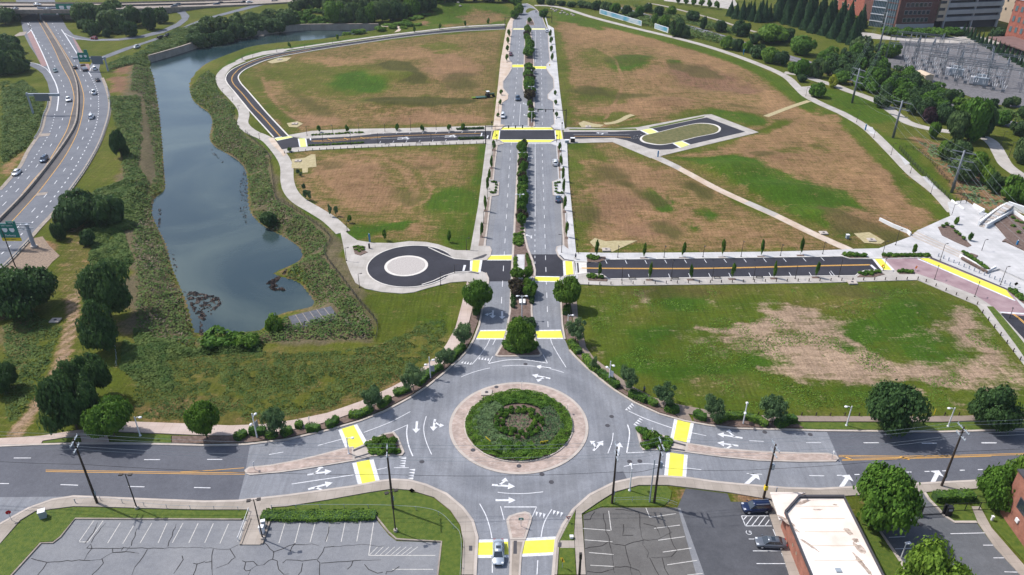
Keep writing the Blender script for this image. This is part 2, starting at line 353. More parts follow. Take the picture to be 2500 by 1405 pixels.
def terrain(x, y):
    x = np.asarray(x, float); y = np.asarray(y, float); z = np.zeros(x.shape)
    for c, a, b, h in mounds_w:
        m = (np.abs(x - c.x) < 2 * a) & (np.abs(y - c.y) < 2 * b)
        if not m.any(): continue
        q = ((x[m] - c.x) / a) ** 2 + ((y[m] - c.y) / b) ** 2; z[m] += h * np.exp(-q * 1.6) * np.clip(2 - q / 2, 0, 1)
    m = np.abs(z) > .01
    if m.any():
        d = np.full(m.sum(), 1e9)
        for L in KEEP: d = np.minimum(d, segdist(x[m], y[m], [(p.x, p.y) for p in L], False))
        t = np.clip((d - 3.5) / 8, 0, 1); z[m] *= t * t * (3 - 2 * t)
    bb = (x > pond_sm[:, 0].min() - 14) & (x < pond_sm[:, 0].max() + 14) & (y > pond_sm[:, 1].min() - 14) & (y < pond_sm[:, 1].max() + 14)
    if bb.any():
        d = sdist(x[bb], y[bb], pond_sm)
        out = np.clip(-d / 8.0, 0, 1); out = out * out * (3 - 2 * out)
        zz = np.where(d > 0, WZ - np.clip(d * .5, 0, 1.5), WZ * (1 - out)); z[bb] = np.where(d > -8, zz, z[bb])
    return z
def axis(a, b, fine, f0, f1, grow):
    v = [f0]
    while v[-1] < f1: v.append(v[-1] + fine)
    s = fine
    while v[-1] < b: s *= grow; v.append(v[-1] + s)
    s = fine; lo = [f0]
    while lo[-1] > a: s *= grow; lo.append(lo[-1] - s)
    return np.array(lo[::-1][:-1] + v)
xs = axis(-5000, 5000, 1.1, -125, 130, 1.035);
ysl = [55.0]; st = .75
while ysl[-1] < 6000:
    y_ = ysl[-1]; st = .75 + max(0, y_ - 130) * .0045 if y_ < 620 else st * 1.12; ysl.append(y_ + st)
ysl = [-3000, -1000, -300, -60, 20, 45] + ysl
ys = np.array(ysl); X, Y = np.meshgrid(xs, ys); nx, ny = len(xs), len(ys)
Z = terrain(X, Y)
dry = np.full(X.shape, .30); dirt = np.zeros(X.shape); lush = np.full(X.shape, .35); scr = np.zeros(X.shape); clay = np.zeros(X.shape)
pale = np.zeros(X.shape); olive = np.zeros(X.shape); A = dict(olive=olive, pale=pale, dry=dry, dirt=dirt, lush=lush, scr=scr, clay=clay)
wob = (vnoise(X, Y, 9, 1) - .5) * 8 + (vnoise(X, Y, 3.5, 2) - .5) * 4
def region(poly, soft, **kw):
    P_ = np.array([[q.x, q.y] for q in (GG(poly))]); m = (X > P_[:, 0].min() - 25) & (X < P_[:, 0].max() + 25) & (Y > P_[:, 1].min() - 25) & (Y < P_[:, 1].max() + 25)
    if not m.any(): return
    d = sdist(X[m], Y[m], P_) + (wob[m] * min(1, soft / 4)); wgt = np.clip(d / soft + .5, 0, 1)
    for k, v in kw.items(): A[k][m] = A[k][m] * (1 - wgt) + v * wgt
def ell(cx, cy, rx, ry, rot=0, soft=6, **kw):
    a = np.linspace(0, 2 * np.pi, 20, endpoint=False); c, s = math.cos(R(rot)), math.sin(R(rot))
    region([(cx + rx * math.cos(t) * c - ry * math.sin(t) * s, cy + rx * math.cos(t) * s + ry * math.sin(t) * c) for t in a], soft, **kw)
def trail(pts, wd, soft=1.0, **kw):
    P_ = np.array([[q.x, q.y] for q in gs(pts)]); m = (X > P_[:, 0].min() - 9) & (X < P_[:, 0].max() + 9) & (Y > P_[:, 1].min() - 9) & (Y < P_[:, 1].max() + 9)
    if not m.any(): return
    d = wd / 2 - segdist(X[m], Y[m], P_, False); wgt = np.clip(d / soft + .5, 0, 1)
    for k, v in kw.items(): A[k][m] = A[k][m] * (1 - wgt) + v * wgt
region([(588,192),(640,150),(800,118),(1000,92),(1231,74),(1205,312),(710,326)], 3, dry=.72, dirt=.36, lush=.1)
ell(800,190,190,48, soft=16, dry=.42, dirt=.12, lush=.3); ell(885,200,70,26, soft=10, dry=.05, dirt=0, lush=.85)
ell(1095,165,62,34, soft=8, dirt=.86, clay=.3); ell(1000,130,100,14, 0, soft=8, dirt=.75); ell(830,150,90,12, soft=8, dirt=.7); ell(740,300,90,14, soft=7, dirt=.85, clay=.3); ell(1060,292,150,16, soft=7, dirt=.88, clay=.35); ell(660,220,40,20,soft=6,dirt=.6)
ell(970,190,75,14, 8, soft=5, dry=.35, dirt=0, lush=.25); ell(930,165,30,10,soft=5,dry=.6,dirt=.0,lush=.1); ell(985,252,108,17, -3, soft=4, dry=.40, dirt=0, lush=.2); ell(900,250,22,12, soft=4, dry=.35, dirt=0, lush=.4); ell(1080,115,40,14,soft=6,dry=.4,dirt=.1,lush=.3)
region([(1222,80),(1233,78),(1207,308),(1180,308)], 3, dry=.45, dirt=.03, lush=.4); region([(590,190),(610,178),(740,322),(708,325)], 3, dry=.4, dirt=.05, lush=.4)
region([(760,312),(1190,300),(1190,312),(740,328)], 2.5, dry=.55, dirt=.2, lush=.2)
region([(985,80),(1090,20),(1200,8),(1255,20),(1232,62),(1010,76)], 5, dry=.2, dirt=.02, lush=.65); ell(1180,44,50,14, soft=8, dry=.7, dirt=.5, clay=.5); ell(1035,58,14,8,soft=5,dirt=.7,clay=.8); ell(1110,62,60,5,soft=4,dirt=.4,dry=.6)
region([(700,376),(1186,354),(1148,610),(960,592),(860,576),(812,530),(745,488),(714,440)], 3, dry=.58, dirt=.30, lush=.25)
ell(880,440,105,52, 12, soft=9, dirt=.88, clay=.25); ell(1060,400,80,26, 8, soft=8, dirt=.72, clay=.2); ell(1010,556,80,20, soft=7, dirt=.72); ell(900,498,80,20,soft=6,dirt=.8); ell(1100,440,40,26,soft=8,dirt=.45,dry=.6)
ell(1095,500,52,42, -20, soft=9, dry=.12, dirt=.02, lush=.75); ell(1100,560,40,30, soft=8, dry=.2, dirt=0, lush=.6); region([(1172,356),(1187,354),(1150,608),(1110,606)], 4, dry=.18, dirt=0, lush=.65); ell(930,558,70,10,-12,soft=4,dry=.1,dirt=0,lush=.8); ell(980,430,30,60,-35,soft=6,dirt=.3,dry=.6)
region([(735,420),(770,470),(830,510),(860,530),(820,530),(745,488),(712,430)], 3, dry=.5, dirt=.05, lush=.3); trail([(735,432),(745,470),(770,490),(800,510),(828,524)], 4.5, soft=2, dirt=.6, clay=0, scr=.15)
region([(1357,50),(1420,48),(1520,78),(1700,122),(1850,165),(1945,225),(1985,262),(1852,322),(1737,279),(1500,311),(1386,311)], 4, dry=.75, dirt=.50, lush=.1)
ell(1520,90,120,18, 8, soft=10, dirt=.85); ell(1425,85,60,26, soft=10, dirt=.72, dry=.9); ell(1720,145,130,16, 12, soft=8, dirt=.8); ell(1580,262,120,22, -4, soft=8, dirt=.82, clay=.25); ell(1900,255,60,30, 20,soft=8, dirt=.82); ell(1590,190,70,16, 25, soft=8, dirt=.75)
ell(1530,155,60,17, 0, soft=8, dry=.15, dirt=0, lush=.8); ell(1650,158,14,6,soft=4,dry=.1,dirt=0,lush=.8); ell(1450,145,40,26,soft=8,dry=.5,dirt=.15,lush=.3); ell(1450,235,70,20, soft=10, dry=.5, dirt=.08, lush=.4); ell(1490,290,80,14,soft=5,dry=.4,dirt=.1,lush=.4); ell(1420,200,40,20,soft=7,dirt=.6)
ell(1740,195,115,24, 14, soft=8, dry=.9, dirt=.75, clay=1.0); ell(1600,170,20,12,soft=5,dirt=.7,clay=.4); ell(1790,285,80,16, 12, soft=6, dry=.2, dirt=0, lush=.7); ell(1680,275,60,12,-6,soft=5,dry=.35,dirt=.05,lush=.5)
trail([(1380,38),(1500,66),(1700,118),(1850,172),(1925,222),(1990,270),(2060,300)], 9, soft=4, dry=.15, dirt=0, lush=.55); region([(1340,22),(1400,30),(1480,62),(1460,72),(1355,50)],4,dry=.2,dirt=0,lush=.6)
region([(1357,80),(1375,80),(1400,310),(1372,310)], 3, dry=.4, dirt=.05, lush=.4)
region([(1612,388),(1856,330),(1990,266),(2050,292),(2312,528),(2222,577),(2092,606),(1970,556)], 4, dry=.75, dirt=.70, lush=.1)
region([(1625,388),(1700,382),(1790,372),(1880,408),(1990,440),(2120,485),(2150,520),(2060,600),(1960,548),(1800,462),(1670,404)], 6, dry=.18, dirt=.03, lush=.72)
region([(1612,388),(1680,402),(1800,462),(1990,560),(2080,606),(2040,590),(1900,520),(1740,440)],4,dry=.55,dirt=.2,lush=.2)
ell(1890,378,90,20, -4, soft=5, dirt=.92, clay=.15); ell(2010,430,60,22, 20, soft=8, dirt=.7, dry=.8); ell(2180,460,60,50, 30, soft=9, dirt=.95, clay=.15); ell(1930,425,30,8,15,soft=4,dirt=.7); ell(1900,470,60,14, 22, soft=6, dry=.0, dirt=0, lush=1); ell(1790,392,60,8,6,soft=4,dry=0,dirt=0,lush=.95)
ell(1960,360,70,14, -8, soft=7, dry=.6, dirt=.25); ell(2030,500,30,12,soft=5,dirt=.0,lush=.8,dry=.2); ell(2120,540,70,26,soft=8,dirt=.72,dry=.8); trail([(2065,300),(2160,395),(2250,480),(2308,530)], 6, soft=3, dry=.2, dirt=.02, lush=.5); trail([(2190,440),(2225,480),(2240,500)],5,soft=3,dry=.3,dirt=.1,lush=.5)
region([(2000,585),(2200,575),(2140,606),(2080,606)],4,dry=.6,dirt=.25)
region([(1387,352),(1496,350),(1588,388),(1960,566),(2058,611),(1410,613)], 3, dry=.7, dirt=.46, lush=.2)
region([(1387,352),(1415,352),(1452,612),(1412,612)], 4, dry=.22, dirt=.0, lush=.55); ell(1510,500,80,46, 10, soft=9, dirt=.9, clay=.55); ell(1560,430,80,34, 28, soft=8, dirt=.8, clay=.2); ell(1480,580,60,24,soft=8,dirt=.85); ell(1790,575,150,22, 8, soft=9, dirt=.8); ell(1660,520,60,12,35,soft=6,dirt=.7)
ell(1600,480,24,12,20,soft=5,dry=.3,dirt=.05,lush=.6); ell(1620,505,18,8,20,soft=4,dry=.1,dirt=0,lush=.8); ell(1735,520,22,16,40,soft=5,dry=.1,dirt=0,lush=.8); ell(1700,555,24,10,20,soft=5,dry=.1,dirt=0,lush=.8); ell(1440,380,40,16,soft=6,dry=.4,dirt=.1,lush=.5); ell(1550,385,50,10,20,soft=5,dry=.5,dirt=.1,lush=.4); ell(1580,555,60,20,soft=7,dirt=.85,clay=.7); ell(1530,604,60,5,soft=2,dry=.3,dirt=.05,lush=.4)
ell(1425,480,30,60, soft=7, dirt=.35, dry=.6); ell(1860,530,60,16,22,soft=6,dirt=.5)
region([(1412,700),(2236,690),(2400,762),(2530,920),(2530,1010),(1850,1014),(1700,992),(1560,932),(1440,846)], 3, dry=.22, dirt=.02, lush=.50)
ell(1700,712,280,18, soft=8, dry=.5, dirt=.08, lush=.2); ell(2050,745,160,14,soft=7,dry=.48,dirt=.05,lush=.2); ell(1580,732,16,10,soft=3,dirt=.75); ell(1850,740,60,9,4, soft=4, dirt=.75); ell(1890,762,100,8, 3, soft=3, dirt=.85); ell(1760,742,40,6,soft=3,dirt=.55)
ell(1690,750,90,16, 8, soft=6, dry=.0, dirt=0, lush=1); ell(1760,775,90,10,soft=5,dry=0,dirt=.1,lush=1); ell(1600,815,28,10,soft=5,dry=0,dirt=0,lush=1); ell(1570,760,40,24,soft=7,dry=.35,lush=.3)
region([(1780,790),(1900,768),(2060,790),(2080,830),(2140,860),(2290,888),(2290,930),(2180,945),(2050,925),(1960,935),(1880,930),(1880,880),(1840,850),(1740,840)], 6, dirt=.93, dry=.5, clay=.0)
region([(1412,700),(2530,690),(2530,1010),(1412,1010)], 2, pale=1.0); ell(1990,930,120,12, 4, soft=4, dirt=.62); ell(1740,838,90,12,10,soft=6,dirt=.45); ell(1850,822,110,14,soft=5,dirt=.60); ell(2100,905,130,18,8,soft=5,dirt=.9); region([(2260,800),(2340,760),(2400,800),(2490,900),(2520,940),(2440,952),(2360,930),(2300,880),(2380,870)], 6, dirt=.90, clay=.1)
ell(2210,765,60,30, 10, soft=7, dry=0, dirt=0, lush=1); ell(2090,820,60,26,soft=5, dry=0, dirt=.1, lush=1); ell(2180,860,120,12,6,soft=5,dry=.05,dirt=.08,lush=.9); ell(2300,828,50,14,soft=5,dry=.05,dirt=.2,lush=.9); ell(1630,905,160,12, 2, soft=6, dry=0, dirt=0, lush=.9); ell(1850,888,50,10,soft=5,dry=0,dirt=0,lush=1); ell(2330,868,50,12,soft=4,dry=0,dirt=.15,lush=.9)
ell(2330,990,35,6,soft=3,dirt=.7); ell(2080,960,110,12,soft=5,dry=.05,dirt=.02,lush=.8); ell(1760,930,70,14,soft=6,dry=.45,dirt=.1)
region([(320,862),(480,842),(800,852),(920,832),(1128,700),(1100,838),(985,930),(800,1006),(640,1034),(310,1030)], 4, dry=.40, dirt=.03, lush=.30)
ell(880,875,60,26, -20, soft=7, dry=.75, dirt=.12, clay=.4); ell(420,995,110,14, soft=5, dry=.85, dirt=.28, clay=.5); ell(765,945,40,8, -20, soft=3, dry=.6, dirt=.5); ell(1060,760,60,60,-30, soft=7, dry=.12, dirt=0, lush=.6); ell(620,880,150,30,soft=9,dry=.5,lush=.2); trail([(320,1026),(640,1030),(800,1000),(980,928)],5,soft=2,dry=.65,dirt=.2)
region([(880,700),(960,722),(1120,700),(1110,760),(960,800),(920,790)], 4, dry=.3, dirt=.05, lush=.45)
region([(845,640),(790,600),(760,545),(700,480),(690,420),(650,368),(608,325),(560,240),(535,215),(532,170),(600,128),(720,112),(980,78),(740,122),(585,150),(545,180),(548,220),(600,290),(610,322),(690,372),(712,440),(745,488),(815,534),(850,600)], 2, dry=.08, dirt=0, lush=.7)
region([(300,150),(375,160),(396,400),(372,520),(405,640),(470,820),(345,850),(290,760),(300,500),(288,350)], 3, scr=.8, dry=.8, dirt=.3); region([(500,350),(512,250),(545,230),(600,330),(660,370),(690,480),(780,545),(860,640),(920,790),(915,840),(480,850),(480,815),(640,806),(758,748),(730,612),(604,511),(596,411)], 2, scr=.75, dry=.5)
for px_ in ([(1218,85),(1196,300)],[(1208,90),(1180,300)],[(1190,95),(1150,300)],[(1170,100),(1120,290)],[(1150,104),(1090,280)],[(1210,88),(1188,300)]): trail(px_, 1.6, .8, dry=.85, lush=0)
for px_ in ([(770,400),(840,380),(930,375),(1010,400),(1050,460),(1040,490),(990,510)],[(790,415),(850,398),(930,392),(990,415),(1020,460),(1000,490)],[(760,430),(800,470),(860,500),(960,512)],[(775,425),(820,465),(880,490),(950,498)],[(930,380),(990,430),(1015,500)],[(850,385),(930,440),(960,505)]): trail(px_, 1.3, 1, dirt=.75)
for px_ in ([(1420,330),(1500,300),(1600,280)],[(1500,235),(1620,200),(1700,240),(1850,260)],[(1560,120),(1700,150),(1850,210),(1930,260)],[(1400,100),(1480,130),(1520,200),(1480,290)],[(1440,620),(1500,560),(1600,520),(1720,560)],[(1430,470),(1500,440),(1580,450),(1640,500),(1760,580)],[(1480,490),(1540,470),(1590,500),(1560,550),(1500,560),(1475,530),(1480,490)],[(1860,350),(1960,340),(2040,370),(2120,440),(2230,520)],[(1870,400),(1960,400),(2000,375),(1960,358)],[(2060,330),(2140,420),(2200,500),(2260,545)],[(640,190),(680,260),(760,310)],[(800,150),(950,140),(1100,120)],[(1040,180),(1100,220),(1060,260),(950,280),(860,290)],[(1700,800),(1900,830),(2100,880),(2300,940)],[(1800,790),(2000,800),(2200,900),(2420,960)],[(1850,900),(2050,925),(2250,955)]): trail(px_, 1.3, 1, dirt=.8)
region([(285,155),(318,155),(302,225),(270,228)], 2, dirt=.95, clay=1.0, scr=0, dry=.8); region([(292,228),(340,235),(345,300),(330,395),(360,440),(350,520),(300,560),(318,430),(290,340)], 3, dirt=.2, dry=.7, scr=.7, clay=.4)
region([(262,230),(284,225),(284,320),(255,400),(215,500),(150,560),(90,575),(175,462),(240,355)], 2, dry=.3, dirt=0, lush=.35, scr=0)
[trail([(a + o, b) for a, b in [(184,560),(184,640),(180,700),(176,780),(160,850),(130,930),(80,1000),(35,1064)]], 1.3, soft=1.0, dirt=.9, dry=.6, pale=.8) for o in (-9, 9)]; trail([(205,560),(195,640),(180,700)], 9, soft=5, dry=.55, dirt=.22)
trail([(260,910),(150,960)],1,soft=1,dry=.3); region([(0,640),(80,580),(120,590),(145,625),(110,660),(60,690),(0,720)], 1.5, dirt=.9, clay=.2, dry=.7); region([(0,405),(50,380),(70,365),(45,400),(0,462)], 2, dirt=.85, clay=.1); region([(-40,720),(60,690),(60,760),(-40,800)],2,dirt=.6,clay=.2)
region([(0,800),(110,760),(100,860),(60,900),(0,880)], 3, scr=.5, dry=.5, dirt=.2)
region([(2230,340),(2330,355),(2440,470),(2500,500),(2500,560),(2400,515),(2340,480),(2300,420)], 3, dirt=.75, clay=.35, dry=.8, scr=.25); region([(2100,300),(2210,340),(2330,490),(2310,490),(2200,390)],3,dry=.12,dirt=0,lush=.55); region([(1500,10),(1880,130),(2000,180),(2240,240),(2430,300),(2440,280),(2200,215),(1900,130),(1520,12)],3,scr=.5,dirt=.35,dry=.7)
region([(1990,215),(2120,240),(2200,290),(2120,300),(2060,270)],3,dry=.1,dirt=0,lush=.65)
ell(1672,1210,24,14, soft=1.5, dirt=.9, clay=.2); ell(1830,1215,50,8,soft=1.5,dirt=.85,clay=.5)
region([(880,255),(905,240),(960,235),(1060,238),(1140,240),(1170,246),(1140,256),(1060,262),(985,268),(920,268)], 2.5, olive=.95); region([(922,158),(950,148),(1000,152),(1015,168),(1050,195),(1040,208),(985,206),(960,205),(1005,192),(985,178),(940,168)], 2.5, olive=.9)  # darker olive grass, with the shade of the mound slopes painted in
ell(1530,150,60,14,soft=5,olive=.5); ell(1700,172,70,10,12,soft=4,olive=.6); ell(1440,225,40,12,soft=6,olive=.7); ell(1560,235,60,8,soft=5,olive=.6); ell(1780,255,80,8,8,soft=5,olive=.6); ell(1840,380,40,6,soft=3,olive=.6); ell(1960,352,60,5,8,soft=3,olive=.7); ell(1480,420,40,12,20,soft=6,olive=.6); ell(1440,530,26,22,soft=7,olive=.6); ell(1560,470,60,8,30,soft=5,olive=.7); ell(1640,560,50,10,20,soft=5,olive=.7); ell(1720,480,70,8,30,soft=4,olive=.7); ell(2100,560,50,10,soft=5,olive=.7); ell(2190,590,40,12,soft=4,olive=.7); ell(2060,540,60,8,20,soft=4,olive=.6); ell(1060,410,40,8,soft=5,olive=.6); ell(820,400,50,8,soft=4,olive=.5); ell(990,480,30,16,30,soft=5,olive=.6); ell(750,250,60,14,30,soft=7,olive=.6); ell(1120,200,50,20,soft=8,olive=.6); ell(850,870,70,20,-15,soft=6,olive=.4); ell(1700,715,200,8,soft=5,olive=.6); ell(2150,720,150,8,5,soft=5,olive=.6)
m_ = (X > pond_sm[:, 0].min() - 5) & (X < pond_sm[:, 0].max() + 5) & (Y > pond_sm[:, 1].min() - 5) & (Y < pond_sm[:, 1].max() + 5); d_ = sdist(X[m_], Y[m_], pond_sm) + wob[m_] * .15; k_ = np.clip(1 - np.abs(d_ + 1.0) / 2.2, 0, 1); dirt[m_] = np.maximum(dirt[m_], k_ * .45); clay[m_] = np.maximum(clay[m_], k_); scr[m_] *= 1 - k_ * .4
gm = bpy.data.meshes.new('ground')
V = np.stack([X.ravel(), Y.ravel(), Z.ravel()], 1); idx = np.arange(nx * ny).reshape(ny, nx)
F = np.stack([idx[:-1, :-1].ravel(), idx[:-1, 1:].ravel(), idx[1:, 1:].ravel(), idx[1:, :-1].ravel()], 1)
gm.vertices.add(len(V)); gm.vertices.foreach_set('co', V.ravel()); gm.loops.add(F.size); gm.loops.foreach_set('vertex_index', F.ravel())
gm.polygons.add(len(F)); gm.polygons.foreach_set('loop_start', np.arange(0, F.size, 4)); gm.polygons.foreach_set('loop_total', np.full(len(F), 4)); gm.update(calc_edges=True)
gm.polygons.foreach_set('use_smooth', [True] * len(F))
for k, v in A.items():
    at = gm.attributes.new(k, 'FLOAT', 'POINT'); at.data.foreach_set('value', v.ravel().astype(np.float32))
def ground_material():
    m = bpy.data.materials.new('meadow'); m.use_nodes = True; n = m.node_tree; bs = n.nodes['Principled BSDF']; bs.inputs['Roughness'].default_value = .95; bs.inputs['Specular IOR Level'].default_value = .1
    geo = n.nodes.new('ShaderNodeNewGeometry')
    def at(k): a = n.nodes.new('ShaderNodeAttribute'); a.attribute_name = k; return a.outputs['Fac']
    def noi(sc, det=5, ro=.6, vec=None, dis=0):
        q = n.nodes.new('ShaderNodeTexNoise'); q.inputs['Scale'].default_value = sc; q.inputs['Detail'].default_value = det; q.inputs['Roughness'].default_value = ro; q.inputs['Distortion'].default_value = dis
        n.links.new(vec or geo.outputs['Position'], q.inputs['Vector']); return q.outputs['Fac']
    def ma(op, a, b, clamp=False):
        q = n.nodes.new('ShaderNodeMath'); q.operation = op; q.use_clamp = clamp
        for i, s in enumerate((a, b)):
            if isinstance(s, (int, float)): q.inputs[i].default_value = s
            else: n.links.new(s, q.inputs[i])
        return q.outputs[0]
    def mix(f, a, b, bl='MIX'):
        q = n.nodes.new('ShaderNodeMixRGB'); q.blend_type = bl
        if isinstance(f, (int, float)): q.inputs[0].default_value = f
        else: n.links.new(f, q.inputs[0])
        for i, s in ((1, a), (2, b)):
            if isinstance(s, tuple): q.inputs[i].default_value = (*s, 1)
            else: n.links.new(s, q.inputs[i])
        return q.outputs[0]
    def soft(attr, noise, k=3.0):
        return ma('ADD', ma('MULTIPLY', ma('SUBTRACT', attr, .5), 1.7), ma('ADD', ma('MULTIPLY', ma('SUBTRACT', noise, .5), k), .5), True)
    mp = n.nodes.new('ShaderNodeMapping'); mp.inputs['Scale'].default_value = (.35, 1.6, 1); mp.inputs['Rotation'].default_value = (0, 0, R(12)); n.links.new(geo.outputs['Position'], mp.inputs['Vector'])
    big = noi(.045, 6, .62, dis=.8); mid = noi(.30, 6, .7); fine = noi(1.8, 4, .7); grain = noi(6, 2); stretched = noi(.55, 5, .65, mp.outputs[0], .5)
    mp2 = n.nodes.new('ShaderNodeMapping'); mp2.inputs['Scale'].default_value = (1.5, .12, 1); mp2.inputs['Rotation'].default_value = (0, 0, R(-35)); n.links.new(geo.outputs['Position'], mp2.inputs['Vector']); mow = noi(1.0, 3, .6, mp2.outputs[0])
    nz = ma('ADD', ma('MULTIPLY', mid, .45), ma('ADD', ma('MULTIPLY', fine, .25), ma('MULTIPLY', stretched, .30)))
    g = mix(soft(at('lush'), nz, 4.5), (.084, .100, .010), (.042, .090, .006))
    dg = mix(mid, (.098, .076, .022), (.142, .108, .038))
    base = mix(soft(at('dry'), ma('ADD', ma('MULTIPLY', nz, .7), ma('MULTIPLY', big, .3)), 4.8), g, dg)
    dt = mix(stretched, (.172, .096, .042), (.300, .188, .100)); dt = mix(at('pale'), dt, mix(stretched, (.215, .145, .095), (.375, .275, .195))); ct = mix(nz, (.115, .068, .048), (.215, .115, .068)); dt = mix(ma('MULTIPLY', at('clay'), .85), dt, ct)
    base = mix(soft(at('dirt'), nz, 6.0), base, dt)
    base = mix(soft(at('olive'), nz, 2.5), base, mix(nz, (.050, .052, .012), (.085, .075, .022)))
    sc = mix(nz, (.055, .066, .020), (.175, .125, .088)); base = mix(soft(at('scr'), nz, 2.0), base, sc)
    def shade(c, f, lo, hi, a=.35, b=.65):
        r = n.nodes.new('ShaderNodeMapRange'); r.inputs['From Min'].default_value = a; r.inputs['From Max'].default_value = b; r.inputs['To Min'].default_value = lo; r.inputs['To Max'].default_value = hi
        n.links.new(f, r.inputs['Value']); q = n.nodes.new('ShaderNodeVectorMath'); q.operation = 'SCALE'; n.links.new(c, q.inputs[0]); n.links.new(r.outputs[0], q.inputs['Scale']); return q.outputs[0]
    base = shade(base, fine, .76, 1.20); base = shade(base, grain, .82, 1.15); base = shade(base, mow, .84, 1.12); base = shade(base, big, .84, 1.14); base = shade(base, stretched, .90, 1.10)
    n.links.new(base, bs.inputs['Base Color'])
    bp = n.nodes.new('ShaderNodeBump'); bp.inputs['Strength'].default_value = .7; bp.inputs['Distance'].default_value = .35; n.links.new(ma('ADD', fine, ma('MULTIPLY', grain, .5)), bp.inputs['Height']); n.links.new(bp.outputs[0], bs.inputs['Normal'])
    return m
M['meadow'] = ground_material(); gm.materials.append(M['meadow'])
ground = struct(link(bpy.data.objects.new('ground', gm)))
mw = bpy.data.materials.new('pond_water'); mw.use_nodes = True; n_ = mw.node_tree; b_ = n_.nodes['Principled BSDF']
b_.inputs['Base Color'].default_value = (.030, .052, .066, 1); b_.inputs['Roughness'].default_value = .14; b_.inputs['Specular IOR Level'].default_value = .42
g_ = n_.nodes.new('ShaderNodeNewGeometry'); q_ = n_.nodes.new('ShaderNodeTexNoise'); q_.inputs['Scale'].default_value = 1.6; q_.inputs['Detail'].default_value = 4; n_.links.new(g_.outputs['Position'], q_.inputs['Vector'])
bp_ = n_.nodes.new('ShaderNodeBump'); bp_.inputs['Strength'].default_value = .22; bp_.inputs['Distance'].default_value = .15; n_.links.new(q_.outputs['Fac'], bp_.inputs['Height']); n_.links.new(bp_.outputs[0], b_.inputs['Normal'])
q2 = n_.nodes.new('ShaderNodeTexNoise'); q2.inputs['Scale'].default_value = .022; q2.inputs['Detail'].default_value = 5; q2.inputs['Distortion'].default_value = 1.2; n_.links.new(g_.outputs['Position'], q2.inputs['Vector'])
r2 = n_.nodes.new('ShaderNodeValToRGB'); r2.color_ramp.elements[0].color = (.012, .030, .036, 1); r2.color_ramp.elements[1].color = (.055, .078, .070, 1); r2.color_ramp.elements[0].position = .40; r2.color_ramp.elements[1].position = .66  # paler patches paint soft cloud reflections into the water colour
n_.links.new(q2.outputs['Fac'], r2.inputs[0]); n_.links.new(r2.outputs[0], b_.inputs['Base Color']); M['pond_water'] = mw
pw = MB(); c0 = pond_sm.mean(0); grown = [(x + (x - c0[0]) * 0.0, y) for x, y in pond_sm]
x0, x1, y0, y1 = pond_sm[:, 0].min() - 6, pond_sm[:, 0].max() + 6, pond_sm[:, 1].min() - 6, pond_sm[:, 1].max() + 6
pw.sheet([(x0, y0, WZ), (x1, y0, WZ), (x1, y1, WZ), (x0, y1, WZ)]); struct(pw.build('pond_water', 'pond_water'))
# paved surfaces
def sheet(name, px, z, m, k=None, world=False):
    pts = px if world else GG(px); mb = MB(); mb.sheet([(p[0], p[1]) + () for p in pts], z); return struct(mb.build(name, m))
def slab(name, px, z1, m, z0=-.1, world=False):
    pts = px if world else GG(px); return struct(MB().prism([(p[0], p[1]) for p in pts], z0, z1).build(name, m))
def kerb(name, pts, wd=.35, z=.2, m='kerb', world=False):
    return MB().ribbon(pts if world else GG(pts), wd, z, -.05)
RZ = .05
NKERB = [(-300,1092),(0,1091),(100,1087),(200,1084),(300,1084),(500,1089),(600,1087),(700,1075),(800,1052),(880,1029),(940,1005),(1000,973),(1040,947),(1080,915),(1120,879),(1142,856),(1157,830)]
BL = [(1170,795),(1180,742),(1186,715),(1192,690),(1192,682),(1186,668)]
left_up = [(1150,664),(1150,637),(1186,637),(1196,626),(1199,612),(1195,604),(1184,602),(1189,562),(1199,481),(1216,478),(1218,447),(1204,443),(1208,400),(1214,356),(1228,353),(1226,347),(1214,342),(1198,342),(1202,320),(1220,318),(1232,307),(1222,305),(1226,252),(1240,243),(1241,232),(1228,217),(1228,200),(1240,184),(1249,169),(1250,155),(1242,146),(1246,100),(1250,76),(1252,52),(1262,40),(1273,28),(1277,16),(1272,10)]
right_dn = [(1286,9),(1300,16),(1312,26),(1324,44),(1330,60),(1338,76),(1340,120),(1343,150),(1335,158),(1334,168),(1341,180),(1351,192),(1353,216),(1338,232),(1338,242),(1351,249),(1354,304),(1346,309),(1354,317),(1371,319),(1374,341),(1358,342),(1346,347),(1346,353),(1358,357),(1363,440),(1349,445),(1351,478),(1370,483),(1374,562),(1376,600),(1360,604),(1358,613),(1364,627),(1376,638),(1400,640),(1402,672),(1376,676),(1366,684),(1366,700),(1370,745),(1373,795),(1379,830)]
SKERB_R = [(1390,856),(1404,872),(1430,897),(1480,939),(1500,954),(1550,985),(1610,1012),(1670,1029),(1730,1040),(1800,1048),(1900,1050),(2000,1053),(2300,1056),(2500,1050),(2760,1036)]
S_R = [(2760,1150),(2500,1170),(2380,1176),(2200,1185),(2000,1196),(1920,1194),(1800,1184),(1740,1178),(1680,1169),(1620,1165),(1560,1167),(1500,1180),(1440,1210),(1400,1246),(1374,1284),(1357,1322),(1350,1405),(1347,1500)]
S_L = [(1158,1500),(1160,1405),(1165,1314),(1154,1274),(1130,1242),(1090,1208),(1040,1186),(1000,1175),(960,1173),(928,1177),(860,1190),(700,1212),(580,1225),(500,1227),(300,1219),(180,1214),(128,1222),(70,1243),(0,1282),(-90,1345),(-300,1440)]
road = NKERB + BL + left_up + right_dn + SKERB_R + S_R + S_L
sheet('road', road, RZ, 'old_asphalt')
